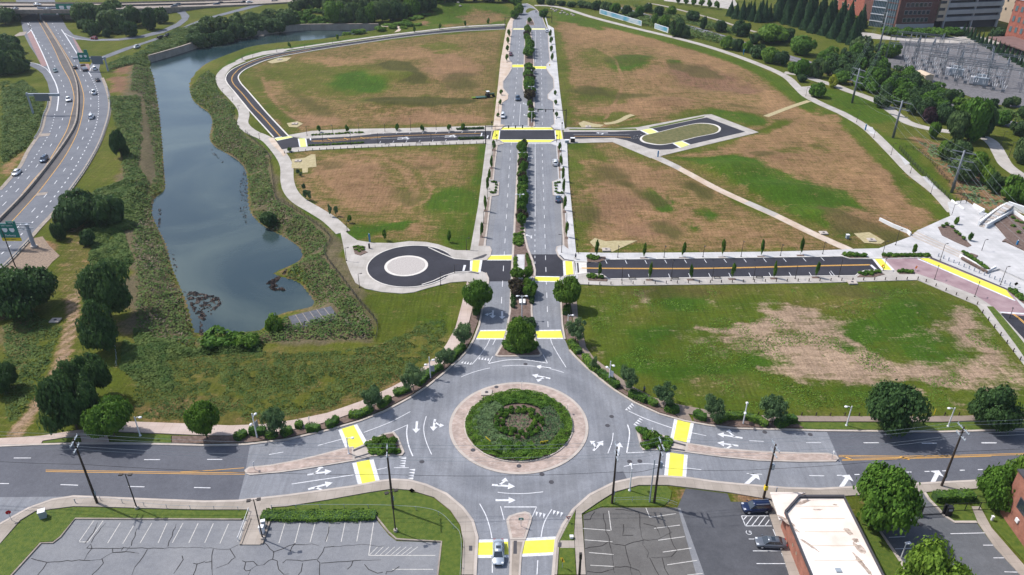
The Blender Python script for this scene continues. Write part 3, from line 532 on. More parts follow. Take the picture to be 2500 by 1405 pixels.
sheet('road', [(-300,1093),(0,1092),(100,1088),(200,1085),(300,1085),(500,1090),(610,1088),(604,1124),(598,1158),(582,1224),(500,1226),(300,1218),(180,1213),(0,1215),(-300,1216)], RZ + .012, 'mid_asphalt')
sheet('road', [(2018,1054),(2300,1057),(2500,1051),(2750,1037),(2750,1149),(2500,1169),(2380,1175),(2200,1184),(2082,1190),(2056,1134),(2046,1117)], RZ + .012, 'mid_asphalt')
sheet('road', [(1222,319),(1353,319),(1355,341),(1219,341)], RZ + .012, 'new_asphalt')
sheet('road', [(1148,637),(1250,637),(1246,688),(1192,688),(1190,676),(1180,667),(1148,664)], RZ + .012, 'new_asphalt')
sheet('road', [(1297,622),(1362,622),(1366,630),(1377,638),(1377,675),(1366,676),(1306,676),(1300,640)], RZ + .012, 'new_asphalt')
for q in ([(1184,603),(1189,562),(1199,483),(1217,480),(1200,603)], [(1215,356),(1209,400),(1204,442),(1218,445),(1229,356)], [(1376,598),(1374,562),(1370,485),(1352,480),(1358,600)], [(1358,358),(1362,440),(1349,443),(1343,358)], [(1228,218),(1228,200),(1240,185),(1249,170),(1240,230)], [(1353,216),(1351,193),(1341,181),(1335,170),(1339,229)]):
    sheet('parking_lane', q, RZ + .006, 'lot_asphalt')
c_isl = G(992, 651); c_b = G(1004, 655)
cb = Vector(((G(886,660).x + G(1122,655).x) / 2 * 0 + G(1003,655).x, (G(1003,602).y + G(1003,703).y) / 2, 0)); rb = (G(1003,602).y - G(1003,703).y) / 2
walk_w = [(830,562),(838,600),(845,640),(856,668),(868,692),(892,706),(930,714),(980,718),(1010,715),(1040,706),(1070,698),(1100,691),(1138,688),(1170,696),(1192,692),(1192,682),(1186,668),(1176,664),(1150,664),(1150,637),(1186,637),(1196,626),(1199,612),(1195,604),(1189,602),(1172,603),(1168,614),(1148,613),(1110,612),(1070,598),(1040,592),(1000,590),(960,595),(910,594),(872,588),(852,574),(838,562)]
slab('sidewalk', walk_w, .14, 'concrete')
sheet('road', circ(cb, rb, 72), .152, 'new_asphalt', world=True)
neck = [(1046,607),(1078,622),(1110,634),(1150,638),(1148,664),(1112,666),(1086,673),(1058,686),(1030,694),(1000,650)]
sheet('road', neck, .156, 'new_asphalt')
kerb_b = MB().ribbon(circ(cb, rb + .12, 60, R(38), R(325)), .3, .27, -.05)
kerb_b.ribbon(GG([(1046,606),(1078,621),(1110,634),(1150,637)]), .3, .27, 0); kerb_b.ribbon(GG([(1030,697),(1058,688),(1086,675),(1112,667),(1148,665)]), .3, .27, 0); struct(kerb_b.build('kerb', 'kerb_new'))
ci = G(992,651); ri = 5.7
struct(MB().prism([(p.x, p.y) for p in circ(ci, ri, 48)], 0, .24).build('roundabout_island', 'kerb_new')); struct(MB().prism([(p.x, p.y) for p in circ(ci, ri - .75, 48)], .2, .262).build('roundabout_paving', mat('cobble', (.30, .27, .25), col2=(.44, .41, .39), scale=3.5)))
cc = Vector(((G(1093,1048).x + G(1440,1048).x) / 2, (G(1266,935).y + G(1266,1160).y) / 2, 0)); r_o = (G(1266,935).y - G(1266,1160).y) / 2
gy = (G(1266,953).y + G(1266,1125).y) / 2; r_g = (G(1137,1035).x - G(1397,1035).x) / -2
struct(MB().prism([(p.x, p.y) for p in circ(cc, r_o, 96)], 0, .16).build('roundabout_apron', 'kerb')); struct(MB().prism([(p.x, p.y) for p in circ(cc, r_o - .55, 96)], .1, .172).build('roundabout_apron_paving', 'paver'))
struct(MB().ribbon(circ(cc, r_g + .1, 96) + [circ(cc, r_g + .1, 96)[0]], .28, .34, 0).build('kerb', 'kerb'))
def dome(c, r, h, z0, m, name):
    mb = MB(); ring = []; vs_ = []; fs = []; NR = 8; NA = 48
    for i in range(NR + 1):
        q = i / NR
        for j in range(NA):
            a = 2 * math.pi * j / NA; vs_.append((c.x + r * q * math.cos(a), c.y + r * q * math.sin(a), z0 + h * (1 - q * q)))
    for i in range(NR):
        for j in range(NA): fs.append((i * NA + j, (i + 1) * NA + j, (i + 1) * NA + (j + 1) % NA, i * NA + (j + 1) % NA))
    return struct(mb.add(vs_, fs).build(name, m, smooth=True))
dome(cc, r_g, .7, .22, 'mulch', 'roundabout_mound')
slab('sidewalk', [(-200,1082),(0,1072),(60,1069),(100,1066),(190,1052),(270,1049),(313,1031),(480,1037),(560,1041),(640,1038),(720,1027),(800,1010),(880,982),(960,945),(1000,923),(1040,893),(1070,869),(1090,842),(1112,802),(1128,742),(1140,688),(1150,700),(1154,752),(1146,785),(1124,840),(1118,850),(1076,895),(1030,931),(1000,949),(960,970),(900,997),(820,1025),(760,1043),(680,1056),(560,1065),(480,1064),(280,1055),(262,1062),(268,1084),(200,1081),(196,1064),(105,1078),(100,1086),(0,1090),(-200,1091)], .19, 'pink_walk')
slab('sidewalk', [(1393,700),(1408,700),(1408,738),(1411,776),(1424,820),(1431,850),(1450,876),(1500,914),(1545,946),(1595,972),(1650,988),(1700,998),(1760,1009),(1850,1016),(2000,1018),(2200,1019),(2360,1017),(2500,1008),(2760,990),(2760,1006),(2500,1024),(2300,1032),(2000,1031),(1850,1030),(1740,1022),(1680,1012),(1690,1030),(1660,1024),(1640,1004),(1590,987),(1530,955),(1490,928),(1440,888),(1416,855),(1410,822),(1398,776),(1393,738)], .19, 'brown_walk')
slab('sidewalk', S_L[1:13][::1] + [(500,1227),(300,1219),(180,1214),(128,1224),(70,1245),(0,1284),(-90,1348),(-90,1400),(0,1330),(50,1272),(86,1250),(180,1238),(240,1239),(400,1244),(500,1246),(608,1246),(585,1332),(636,1332),(664,1240),(700,1238),(800,1222),(900,1204),(960,1195),(1000,1198),(1060,1216),(1100,1248),(1124,1284),(1131,1324),(1127,1405)], .18, 'old_walk')
slab('sidewalk', [(1350,1405),(1357,1322),(1374,1284),(1400,1246),(1440,1210),(1500,1180),(1560,1167),(1620,1165),(1680,1169),(1740,1178),(1800,1184),(1920,1194),(2000,1196),(2200,1185),(2380,1176),(2500,1170),(2760,1150),(2760,1170),(2500,1186),(2380,1195),(2260,1203),(2180,1206),(2000,1216),(1935,1218),(1900,1222),(1866,1219),(1780,1204),(1672,1191),(1630,1186),(1560,1186),(1500,1203),(1460,1228),(1420,1256),(1422,1284),(1430,1405),(1408,1405),(1402,1304),(1406,1246),(1398,1260),(1382,1290),(1366,1322),(1360,1405)], .18, 'old_walk')
slab('verge', [(1362,1405),(1367,1322),(1382,1291),(1397,1262),(1404,1250),(1401,1304),(1406,1405)], .17, 'grass')
slab('sidewalk', [(1368,1322),(1402,1322),(1403,1340),(1368,1340)], .185, 'old_walk')
kb = MB()
for L in (NKERB + BL, SKERB_R, S_R, S_L): kb.ribbon(GG(L), .45, .21, -.05)
for L in (left_up[2:22], left_up[24:], right_dn[:23], right_dn[25:48], right_dn[48:]): kb.ribbon(GG(L), .38, .20, -.05)
struct(kb.build('kerb', 'kerb'))
slab('sidewalk', [(1148,612),(1168,500),(1187,352),(1188,346),(1198,342),(1216,343),(1226,347),(1228,353),(1214,356),(1208,400),(1204,443),(1218,447),(1216,478),(1199,481),(1189,562),(1184,602),(1195,604),(1199,612),(1196,626),(1186,637),(1168,637),(1168,614)], .17, 'concrete')
slab('sidewalk', [(1204,310),(1215,217),(1222,150),(1236,70),(1240,58),(1252,36),(1258,20),(1272,12),(1276,16),(1262,40),(1252,52),(1250,76),(1242,146),(1250,155),(1249,169),(1240,184),(1228,200),(1228,217),(1241,232),(1240,243),(1226,252),(1222,305),(1232,307),(1220,318),(1202,320)], .17, 'tan_concrete')
slab('sidewalk', [(1412,694),(1406,612),(1388,430),(1384,343),(1374,341),(1358,342),(1346,347),(1346,353),(1358,357),(1363,440),(1349,445),(1351,478),(1370,483),(1374,562),(1376,600),(1360,604),(1358,613),(1364,627),(1376,638),(1405,640),(1406,671),(1376,676),(1368,684),(1368,694)], .17, 'new_concrete')
slab('sidewalk', [(1379,318),(1366,217),(1352,70),(1338,62),(1332,40),(1326,28),(1338,72),(1340,120),(1343,150),(1335,158),(1334,168),(1341,180),(1351,192),(1353,216),(1338,232),(1338,242),(1351,249),(1354,304),(1346,309),(1354,317),(1371,319)], .17, 'new_concrete')
for q in ([(1180,602),(1187,562),(1196,482),(1192,482),(1176,560),(1168,602)], [(1206,356),(1201,400),(1196,440),(1202,440),(1207,400),(1213,357)]): sheet('paving', q, .176, 'brown_walk')
for q in ([(1378,602),(1376,562),(1371,485),(1376,485),(1383,562),(1388,610)], [(1360,358),(1365,438),(1369,438),(1366,360)]): sheet('paving', q, .176, 'brown_walk')
slab('sidewalk', [(704,331),(760,321),(860,316),(1000,314),(1120,310),(1204,308),(1206,322),(1120,324),(1000,326),(915,328),(893,331),(850,335),(745,340),(712,335)], .14, 'concrete')
slab('sidewalk', [(690,364),(733,360),(752,359),(870,354),(893,353),(1000,349),(1098,345),(1200,341),(1186,351),(1098,354),(1000,357),(870,362),(760,368),(700,374),(695,376)], .14, 'concrete')
sheet('road', [(740,341),(850,335),(893,331),(915,328),(1000,325),(1120,322),(1206,321),(1200,342),(1180,341),(1098,345),(1000,348),(893,353),(870,353),(748,359)], .155, 'new_asphalt')
sheet('road', [(666,334),(706,334),(730,340),(745,341),(748,359),(732,360),(688,366)], .165, 'new_asphalt')
loopo = [(1234,64),(1120,71),(1000,84),(900,98),(800,112),(740,121),(680,131),(640,141),(605,153),(575,166),(558,178),(551,192),(556,206),(576,230),(600,260),(618,281),(668,336)]
loopi = [(1234,72),(1120,78),(1000,90),(900,104),(800,119),(740,129),(690,138),(650,148),(620,160),(595,173),(582,188),(588,204),(604,222),(630,252),(655,281),(706,335)]
lo_, li_ = gs(loopo), gs(loopi)
sheet('road', lo_ + li_[::-1], .10, 'new_asphalt', world=True)
struct(MB().ribbon(lo_, .45, .2, 0).ribbon(li_, .55, .2, 0).build('kerb', 'kerb_new'))
def path(name, px, wd, m, z=.10, k=5):
    return struct(MB().ribbon(gs(px, False, k), wd, z, -.3).build(name, m))
path('path', [(1234,60.5),(1120,67),(1000,80.5),(900,93),(800,107),(740,116),(690,123)], 3.2, 'concrete')
slab('plaza', [(574,150),(600,138),(640,127),(690,120),(705,122),(690,128),(640,136),(600,147),(590,152)], .12, 'concrete')
path('path', [(592,149),(560,163),(542,180),(538,195),(548,216),(568,237),(590,262),(596,281),(593,303),(612,322),(645,337),(664,352),(690,385),(700,410),(701,440),(709,467),(730,491),(770,515),(806,538),(838,568)], 4.3, 'concrete', .11)
slab('plaza', [(655,338),(668,337),(690,366),(700,374),(693,384),(684,372),(662,352)], .125, 'tan_concrete')
slab('sidewalk', [(1376,318),(1385,312),(1500,315),(1556,312),(1720,281),(1737,280),(1852,324),(1608,383),(1588,387),(1496,348),(1386,351),(1376,342)], .12, 'concrete')
sheet('road', [(1376,323),(1500,323),(1562,320),(1593,315),(1725,288),(1819,323),(1686,354),(1640,366),(1610,367),(1585,364),(1558,354),(1530,344),(1500,338),(1376,341)], .14, 'new_asphalt')
isl = gs([(1562,340),(1572,332),(1608,324),(1660,311),(1700,303),(1730,303),(1752,308),(1760,317),(1748,327),(1700,337),(1645,351),(1610,356),(1580,352),(1566,347)], True)
struct(MB().prism([(p.x, p.y) for p in isl], 0, .24).build('road_island', 'kerb_new'))
ic = sum((p for p in isl), Vector()) / len(isl); isl2 = [ic + (p - ic) * .945 for p in isl]; struct(MB().prism([(p.x, p.y) for p in isl2], .1, .26).build('verge', mat('island_grass', (.075, .080, .024), col2=(.14, .125, .05), scale=.8)))
slab('verge', [(1584,312),(1722,284),(1716,288),(1590,315)], .15, 'grass'); slab('verge', [(1390,316),(1552,315),(1556,319),(1390,319)], .135, 'grass')
slab('sidewalk', [(1376,636),(1364,627),(1358,618),(1410,618),(1500,619),(1700,618),(1880,616),(2000,613),(2092,609),(2145,608),(2225,578),(2322,530),(2314,495),(2355,490),(2396,515),(2420,530),(2520,575),(2760,690),(2760,900),(2600,880),(2520,775),(2490,745),(2462,708),(2272,631),(2160,634),(2130,634),(2075,633),(2055,628),(2000,629),(1500,636),(1480,636),(1458,643),(1405,640)], .15, 'new_concrete')
slab('sidewalk', [(1368,694),(1370,682),(1376,676),(1406,671),(1434,668),(1470,672),(1486,682),(1500,682),(2000,675),(2088,674),(2098,666),(2112,661),(2180,661),(2240,670),(2300,691),(2380,722),(2412,742),(2444,766),(2498,828),(2620,990),(2590,1010),(2464,845),(2385,747),(2240,685),(2000,692),(1500,699),(1412,695)], .15, 'concrete')
slab('verge', [(2409,750),(2424,750),(2441,768),(2494,832),(2590,960),(2560,960),(2480,845)], .17, 'grass')
sheet('road', [(1404,641),(1433,642),(1434,668),(1406,670)], .12, 'kerb_new'); sheet('road', [(1404,643),(1412,643),(1414,667),(1406,668)], .135, 'new_asphalt')
sheet('road', [(1432,643),(1458,643),(1480,636),(1500,636),(2000,629),(2055,628),(2075,634),(2132,635),(2152,661),(2112,661),(2098,666),(2088,674),(2000,675),(1500,682),(1486,682),(1470,671),(1433,668)], .125, 'new_asphalt')
struct(MB().ribbon(GG([(1405,640),(1458,642),(1480,635.5),(2000,628.5),(2055,627.5),(2075,633),(2270,631)]), .3, .24, 0).ribbon(GG([(1406,671),(1434,669),(1470,672),(1486,683),(2000,676),(2088,675),(2098,667),(2112,662),(2180,662)]), .3, .24, 0).build('kerb', 'kerb_new'))
sheet('pink_plaza_road', [(2158,634),(2270,632),(2462,709),(2490,746),(2520,778),(2444,766),(2412,743),(2380,722),(2300,691),(2240,670),(2180,661)], .165, 'pink_paving')
sheet('road', [(2442,768),(2524,776),(2700,900),(2640,1000),(2498,828)], .165, 'new_asphalt')
sheet('tactile_strip', [(2268,630),(2272,629),(2462,708),(2458,710)], .18, 'strip_dark')
path('path', [(1594,383),(1656,411),(1745,459),(1822,495),(1894,527),(1980,569),(2074,611)], 2.9, 'tan_concrete', .09)
for q in ([(1588,384),(1608,381),(1664,408),(1654,416)], [(1816,497),(1830,492),(1900,523),(1890,530)]): sheet('path', q, .097, 'concrete')
path('path', [(1305,14),(1340,15),(1380,22),(1440,41),(1500,57),(1560,72),(1640,91),(1720,112),(1800,138),(1880,169),(1922,190),(1945,212),(1968,234),(2000,252),(2040,270),(2063,281),(2117,314),(2175,370),(2228,425),(2285,470),(2330,520)], 4.0, 'concrete', .10)
for q in ([(2190,372),(2206,386),(2222,400),(2210,404)], [(2110,308),(2130,312),(2140,330),(2124,326)], [(2250,432),(2262,432),(2290,462),(2278,462)]): sheet('path', q, .108, 'new_concrete')
path('path', [(1915,178),(1955,184),(1998,198),(2040,210),(2070,222),(2110,236),(2148,252),(2180,274),(2215,299),(2260,313),(2300,320),(2350,326),(2400,336),(2425,352),(2441,378),(2455,402),(2480,422),(2530,455)], 4.6, 'concrete', .10)
sheet('path', [(1950,213),(1972,212),(1992,209),(1986,222),(1976,236),(1960,224)], .112, 'concrete')
path('path', [(1580,8),(1620,15),(1660,25),(1740,46),(1800,65),(1845,79)], 2.4, 'old_walk', .08)
sheet('parking_lane', [(1630,-6),(1790,-6),(1800,12),(1780,23),(1700,12),(1620,3)], .07, 'concrete')
sheet('path', [(930,63),(968,62),(982,69),(976,77),(962,80),(972,72),(965,66),(930,66)], .1, 'tan_concrete')
sheet('gravel_yard', [(2140,146),(2178,138),(2200,95),(2330,90),(2420,110),(2560,170),(2700,260),(2560,275),(2470,262),(2400,250),(2330,222),(2270,205),(2225,180),(2180,168)], .08, 'gravel')
sheet('road', [(2080,78),(2130,82),(2180,92),(2240,95),(2300,98),(2370,86),(2440,100),(2560,150),(2560,160),(2400,106),(2300,106),(2180,99),(2080,92)], .12, 'concrete')
lotw = [(-40,1480),(20,1418),(100,1328),(130,1327),(148,1313),(184,1270),(590,1272),(600,1250),(700,1246),(662,1272),(916,1267),(950,1308),(968,1322),(1000,1323),(1077,1326),(1066,1420),(1060,1500)]
sheet('parking_lot', [(-40,1500),(20,1418),(100,1328),(130,1327),(148,1313),(184,1268),(590,1270),(662,1272),(916,1266),(950,1308),(968,1322),(1000,1323),(1077,1326),(1066,1420),(1060,1500)], .03, 'lot_asphalt')
struct(MB().ribbon(GG([(-40,1480),(18,1418),(100,1328),(130,1327),(148,1313),(184,1268),(590,1270)]), .25, .22, 0).ribbon(GG([(918,1262),(948,1300),(968,1318),(1000,1320),(1078,1324),(1067,1420)]), .25, .22, 0).ribbon(GG([(612,1268),(588,1332)]), .3, .3, 0).ribbon(GG([(660,1272),(640,1330)]), .3, .3, 0).build('kerb', 'kerb_old'))
sheet('parking_lot', [(1424,1258),(1460,1240),(1520,1240),(1654,1240),(1680,1304),(1720,1405),(1750,1500),(1434,1500)], .03, 'lot_brown')
sheet('parking_lot', [(1654,1240),(1674,1193),(1776,1206),(1784,1226),(1868,1226),(1926,1405),(1950,1500),(1750,1500),(1720,1405),(1680,1304)], .034, 'lot_dark')
slab('sidewalk', [(1868,1226),(1905,1226),(1926,1405),(1938,1500),(1952,1500),(1926,1405)][:0] + [(1866,1224),(1900,1222),(1930,1300),(1966,1405),(1990,1500),(1950,1500),(1926,1405),(1876,1252)], .15, 'old_walk')
sheet('parking_lot', [(2194,1207),(2258,1205),(2268,1222),(2290,1244),(2306,1262),(2330,1277),(2384,1277),(2430,1340),(2490,1405),(2540,1500),(2260,1500),(2220,1405),(2195,1366),(2142,1290),(2196,1284),(2205,1276),(2188,1262)], .03, 'lot_east')
slab('sidewalk', [(2372,1238),(2392,1238),(2420,1290),(2520,1405),(2590,1500),(2560,1500),(2490,1405),(2430,1340),(2386,1276)], .15, 'old_walk'); slab('sidewalk', [(2336,1198),(2350,1197),(2358,1208),(2344,1208)], .15, 'old_walk')
struct(MB().ribbon(GG([(2257,1204),(2268,1221),(2290,1243),(2306,1261),(2330,1276),(2384,1276)]), .45, .18, 0).ribbon(GG([(2188,1272),(2202,1276),(2196,1284),(2142,1290),(2195,1366),(2220,1410)]), .45, .18, 0).build('kerb', 'kerb'))
def bed(px, mt='mulch', k='kerb', h=.22, inset=.45, name='planting_bed', sm=False):
    pts = [(p.x, p.y) for p in (gs(px, True, 4) if sm else GG(px))]
    struct(MB().prism(pts, 0, h).build('kerb', k))
    n = len(pts); ar = sum(pts[i][0] * pts[(i + 1) % n][1] - pts[(i + 1) % n][0] * pts[i][1] for i in range(n)); sg = 1 if ar > 0 else -1; out = []
    for i in range(n):
        a, b, c = Vector(pts[i - 1]), Vector(pts[i]), Vector(pts[(i + 1) % n]); u = (b - a).normalized(); v = (c - b).normalized()
        nn = Vector((-u.y, u.x)) + Vector((-v.y, v.x)); nn = nn / max(nn.length, .3) ; kk = 1 / max(.5, nn.dot(Vector((-u.y, u.x)))) ; out.append(b + nn * sg * inset * min(kk, 1.6))
    struct(MB().prism([(p.x, p.y) for p in out], .02, h + .03).build(name, mt)); return out
bed([(597,1150),(608,1142),(660,1137),(720,1126),(780,1112),(840,1096),(863,1092),(866,1127),(800,1138),(740,1148),(680,1156),(610,1162),(600,1158)], 'paver', 'kerb', .2, .35, 'median_paving')
bed([(863,1098),(893,1084),(908,1116),(866,1127)], 'kerb', 'kerb', .16, .3, 'refuge')
bed([(893,1080),(940,1060),(962,1056),(973,1070),(988,1106),(982,1114),(906,1117)])
bed([(1553,1052),(1562,1045),(1640,1072),(1637,1101),(1570,1101),(1563,1092)])
bed([(1640,1073),(1676,1084),(1673,1106),(1637,1101)], 'kerb', 'kerb', .16, .3, 'refuge')
bed([(1676,1083),(1760,1096),(1850,1103),(1950,1107),(2020,1108),(2042,1114),(2048,1122),(2040,1129),(1950,1130),(1850,1127),(1760,1118),(1673,1106)], 'paver', 'kerb', .2, .35, 'median_paving')
bed([(1238,1284),(1236,1272),(1242,1262),(1262,1255),(1282,1251),(1294,1255),(1299,1264),(1297,1276),(1283,1320),(1246,1320)], 'paver', 'kerb', .2, .4, 'median_paving')
bed([(1246,1321),(1282,1321),(1274,1356),(1270,1420),(1268,1500),(1244,1500),(1243,1405)], 'kerb_old', 'kerb', .18, .35, 'median_paving')
for q in ([(862,1101),(892,1089),(894,1092),(863,1105)], [(866,1119),(901,1108),(902,1111),(867,1122)], [(1640,1079),(1674,1088),(1673,1092),(1640,1083)], [(1638,1095),(1672,1101),(1672,1104),(1638,1099)], [(1254,1323),(1262,1323),(1262,1355),(1253,1355)], [(1145,1335),(1153,1335),(1153,1347),(1145,1347)], [(1363,1327),(1371,1327),(1370,1338),(1362,1338)]): sheet('tactile_strip', q, .215, 'strip_dark')
bed([(1216,873),(1208,870),(1224,843),(1234,815),(1243,760),(1246,700),(1248,677),(1306,677),(1300,700),(1300,762),(1304,815),(1312,843),(1324,866),(1318,872)])
slab('planting_bed', [(1251,640),(1255,575),(1261,461),(1267,353),(1270,347),(1284,347),(1288,353),(1284,461),(1280,574),(1288,608),(1300,638),(1306,662),(1305,676),(1249,676)], .2, 'mulch', 0)
struct(MB().ribbon(GG([(1249,676),(1251,640),(1255,575),(1261,461),(1267,353),(1270,347),(1284,347),(1288,353),(1284,461),(1280,574),(1288,608),(1300,638),(1306,662),(1305,676)]), .55, .25, 0).build('kerb', 'kerb'))
slab('planting_bed', [(1290,310),(1291,250),(1277,216),(1280,150),(1283,73),(1295,73),(1303,150),(1304,310),(1298,312)], .2, 'mulch', 0)
struct(MB().ribbon(GG([(1298,312),(1290,310),(1291,250),(1277,216),(1280,150),(1283,73),(1295,73),(1303,150),(1304,310),(1298,312)]), .55, .25, 0).build('kerb', 'kerb'))
bed([(1286,62),(1285,53),(1290,46),(1296,44),(1301,50),(1305,60),(1304,63)], inset=.3)
sheet('refuge', [(1262,624),(1281,624),(1280,667),(1263,667)], .262, 'new_concrete'); sheet('refuge', [(1266,684),(1299,684),(1299,676),(1266,676)], .262, 'new_concrete')
for q in ([(1257,624),(1261,624),(1261,632),(1257,632)], [(1155,633),(1186,622),(1190,624),(1180,631),(1165,634.5),(1155,635)]): sheet('tactile_strip', q, .266 if q[0][0] == 1257 else .18, 'strip_dark')
for q in ([(1212,318),(1220,316),(1228,311),(1230,312),(1222,318),(1213,320)], [(1345,311),(1348,311),(1354,316),(1364,319),(1364,320),(1353,318)], [(1210,342),(1218,343),(1226,347),(1225,348),(1216,345),(1210,343.5)], [(1364,342),(1354,343),(1347,347),(1349,348),(1356,345),(1364,343.5)], [(1364,624),(1368,624),(1378,634),(1402,638),(1402,640),(1376,636)], [(1376,675),(1390,672),(1402,671),(1402,672),(1390,674),(1378,677)], [(1143,665),(1156,666),(1170,669),(1168,671),(1155,668),(1143,666.5)]): sheet('tactile_strip', q, .182, 'strip_dark')
slab('planting_bed', [(420,1066),(560,1067),(680,1058),(760,1045),(820,1027),(900,999),(960,972),(1000,951),(1032,932),(1078,897),(1120,852),(1126,840),(1147,788),(1155,752),(1162,742),(1176,742),(1166,790),(1152,826),(1138,853),(1116,876),(1078,911),(1036,944),(996,970),(936,1001),(876,1025),(800,1047),(700,1070),(600,1082),(500,1084),(420,1083)], .17, 'mulch')
slab('planting_bed', [(1372,742),(1391,738),(1396,778),(1408,824),(1414,856),(1438,890),(1488,930),(1528,957),(1588,989),(1636,1006),(1656,1022),(1610,1008),(1552,981),(1504,951),(1482,935),(1434,894),(1408,868),(1394,852),(1383,828),(1377,795)], .17, 'mulch')
slab('planting_bed', [(1692,1016),(1740,1024),(1850,1032),(1940,1033),(1962,1046),(1900,1046),(1800,1044),(1730,1036),(1694,1030)], .17, 'mulch')
slab('verge', [(1942,1033),(2300,1034),(2500,1026),(2760,1008),(2760,1034),(2500,1048),(2300,1053),(1966,1049)], .17, 'grass'); slab('verge', [(268,1057),(418,1065),(418,1084),(300,1081),(270,1081)], .17, 'grass'); slab('verge', [(106,1080),(196,1066),(198,1079),(104,1084)], .17, 'grass')
slab('verge', [(-90,1402),(0,1332),(52,1274),(88,1252),(180,1240),(240,1241),(400,1246),(500,1248),(606,1248),(600,1268),(590,1268),(184,1266),(147,1311),(129,1324),(99,1325),(16,1416),(-60,1500)], .15, 'grass')
slab('verge', [(666,1242),(700,1240),(800,1224),(900,1206),(960,1197),(1000,1200),(1058,1218),(1098,1250),(1122,1286),(1129,1324),(1125,1420),(1120,1500),(1064,1500),(1068,1420),(1080,1323),(1000,1318),(970,1318),(952,1304),(920,1262),(664,1270)], .15, 'grass')
slab('verge', [(1424,1256),(1462,1230),(1502,1205),(1560,1188),(1628,1188),(1640,1200),(1636,1222),(1620,1236),(1520,1238),(1470,1238)], .12, 'grass')
slab('verge', [(2198,1286),(2206,1277),(2190,1270),(2182,1250),(2100,1250),(2100,1300),(2160,1405),(2180,1500),(2256,1500),(2218,1408),(2190,1366),(2140,1290)], .12, 'grass'); slab('verge', [(2262,1205),(2336,1200),(2370,1238),(2386,1274),(2332,1274),(2310,1262),(2294,1244),(2272,1221)], .14, 'grass'); slab('verge', [(2352,1198),(2420,1196),(2600,1400),(2600,1500),(2500,1370),(2424,1288),(2396,1240),(2374,1236)], .13, 'grass')
# painted markings
WM, YM, OM, PY, WN = MB(), MB(), MB(), MB(), MB()
ZM = .075
def line(mb, px, wd=.15, z=ZM, sm=False): mb.ribbon(gs(px) if sm else GG(px), wd, z)
def quad(mb, px, z=ZM): mb.sheet([(p.x, p.y) for p in GG(px)], z)
def dashes(mb, px, n, frac=.4, wd=.15, z=ZM, sm=True):
    pts = gs(px, False, 12) if sm else GG(px); L = [0]
    for a, b in zip(pts[:-1], pts[1:]): L.append(L[-1] + (b - a).length)
    def at(s):
        s = min(max(s, 0), L[-1])
        for i in range(len(L) - 1):
            if s <= L[i + 1]: return pts[i].lerp(pts[i + 1], (s - L[i]) / max(1e-6, L[i + 1] - L[i]))
        return pts[-1]
    for i in range(n):
        s0 = L[-1] * i / n; s1 = s0 + L[-1] / n * frac; mb.ribbon([at(s0), at((s0 + s1) / 2), at(s1)], wd, z)
def crosswalk(q, w0, yel='yellow_paint', z=.08, label=None):
    a, b, c, d = GG(q); lerp = lambda p, r, t: p.lerp(r, t)
    root = struct(MB().sheet([(p.x, p.y) for p in (a, b, c, d)], z).build('crosswalk', 'white_paint'))
    y = [lerp(a, d, w0), lerp(b, c, w0), lerp(b, c, 1 - w0), lerp(a, d, 1 - w0)]; struct(MB().sheet([(p.x, p.y) for p in y], z + .012).build('crosswalk', yel))
crosswalk([(826,1051),(852,1117),(897,1081),(872,1037)], .18)
crosswalk([(860,1132),(875,1189),(928,1177),(912,1122)], .19)
crosswalk([(1646,1023),(1636,1072),(1684,1083),(1694,1035)], .17)
crosswalk([(1627,1105),(1621,1166),(1675,1169),(1679,1112)], .17)
crosswalk([(1165,1319),(1240,1317),(1242,1363),(1163,1364)], .16)
crosswalk([(1279,1315),(1357,1311),(1350,1357),(1272,1361)], .16)
crosswalk([(1173,807),(1235,806),(1228,830),(1162,830)], .13)
crosswalk([(1307,807),(1369,806),(1375,829),(1312,829)], .13)
crosswalk([(1148,638),(1147,663),(1173,667),(1178,637)], .2, z=.18)
crosswalk([(1195,624),(1250,623),(1250,637),(1186,637)], .12)
crosswalk([(1374,639),(1376,675),(1406,671),(1402,639)], .2, z=.14)
crosswalk([(1306,675),(1366,676),(1366,690),(1306,689)], .15)
crosswalk([(1230,311.5),(1345,311.5),(1352,318.5),(1222,318.5)], .14, 'yellow_paint')
crosswalk([(1219,341.5),(1355,341.5),(1344,349),(1230,349)], .14, 'yellow_paint')
crosswalk([(1203,320),(1199,341.5),(1219,341.5),(1221,319.5)], .12); crosswalk([(1354,319.5),(1356,341.5),(1375,341.5),(1371,319.5)], .12)
crosswalk([(1250,158.5),(1280,158.5),(1280,165.5),(1250,165.5)], .08); crosswalk([(1280,158.5),(1304,163),(1304,169),(1280,165.5)], .06, z=.24); crosswalk([(1304,162.5),(1334,162.5),(1334,169.5),(1304,169)], .08)
crosswalk([(1254,70),(1330,70),(1332,73.5),(1252,73.5)], .25)
crosswalk([(727,340),(731,360.5),(751,359.5),(748,340)], .15, 'pale_yellow', z=.19); crosswalk([(670,339),(708,334),(716,337),(677,345.5)], .12, 'pale_yellow', z=.19)
crosswalk([(1562,320),(1582,330),(1608,323),(1592,315)], .14, 'pale_yellow', z=.165); crosswalk([(1640,351),(1660,363),(1686,354),(1665,345)], .14, 'pale_yellow', z=.165)
crosswalk([(2129,634),(2151,661.5),(2184,661.5),(2158,634)], .2, z=.18)
quad(YM, [(2246,633),(2266,632.5),(2456,710),(2468,726),(2478,736),(2440,720)], .19); line(WM, [(2240,633.5),(2330,672),(2478,736)], .6, .195)
quad(WM, [(2440,763),(2524,768),(2524,772),(2443,766)], .19)
ccx, ccy = cc.x, cc.y
for a0, a1, r in ((60,75,19.2),(78,100,19.2),(108,128,19.2)): WM.ribbon(circ(cc, r, 12, R(a0), R(a1)), .15, ZM)
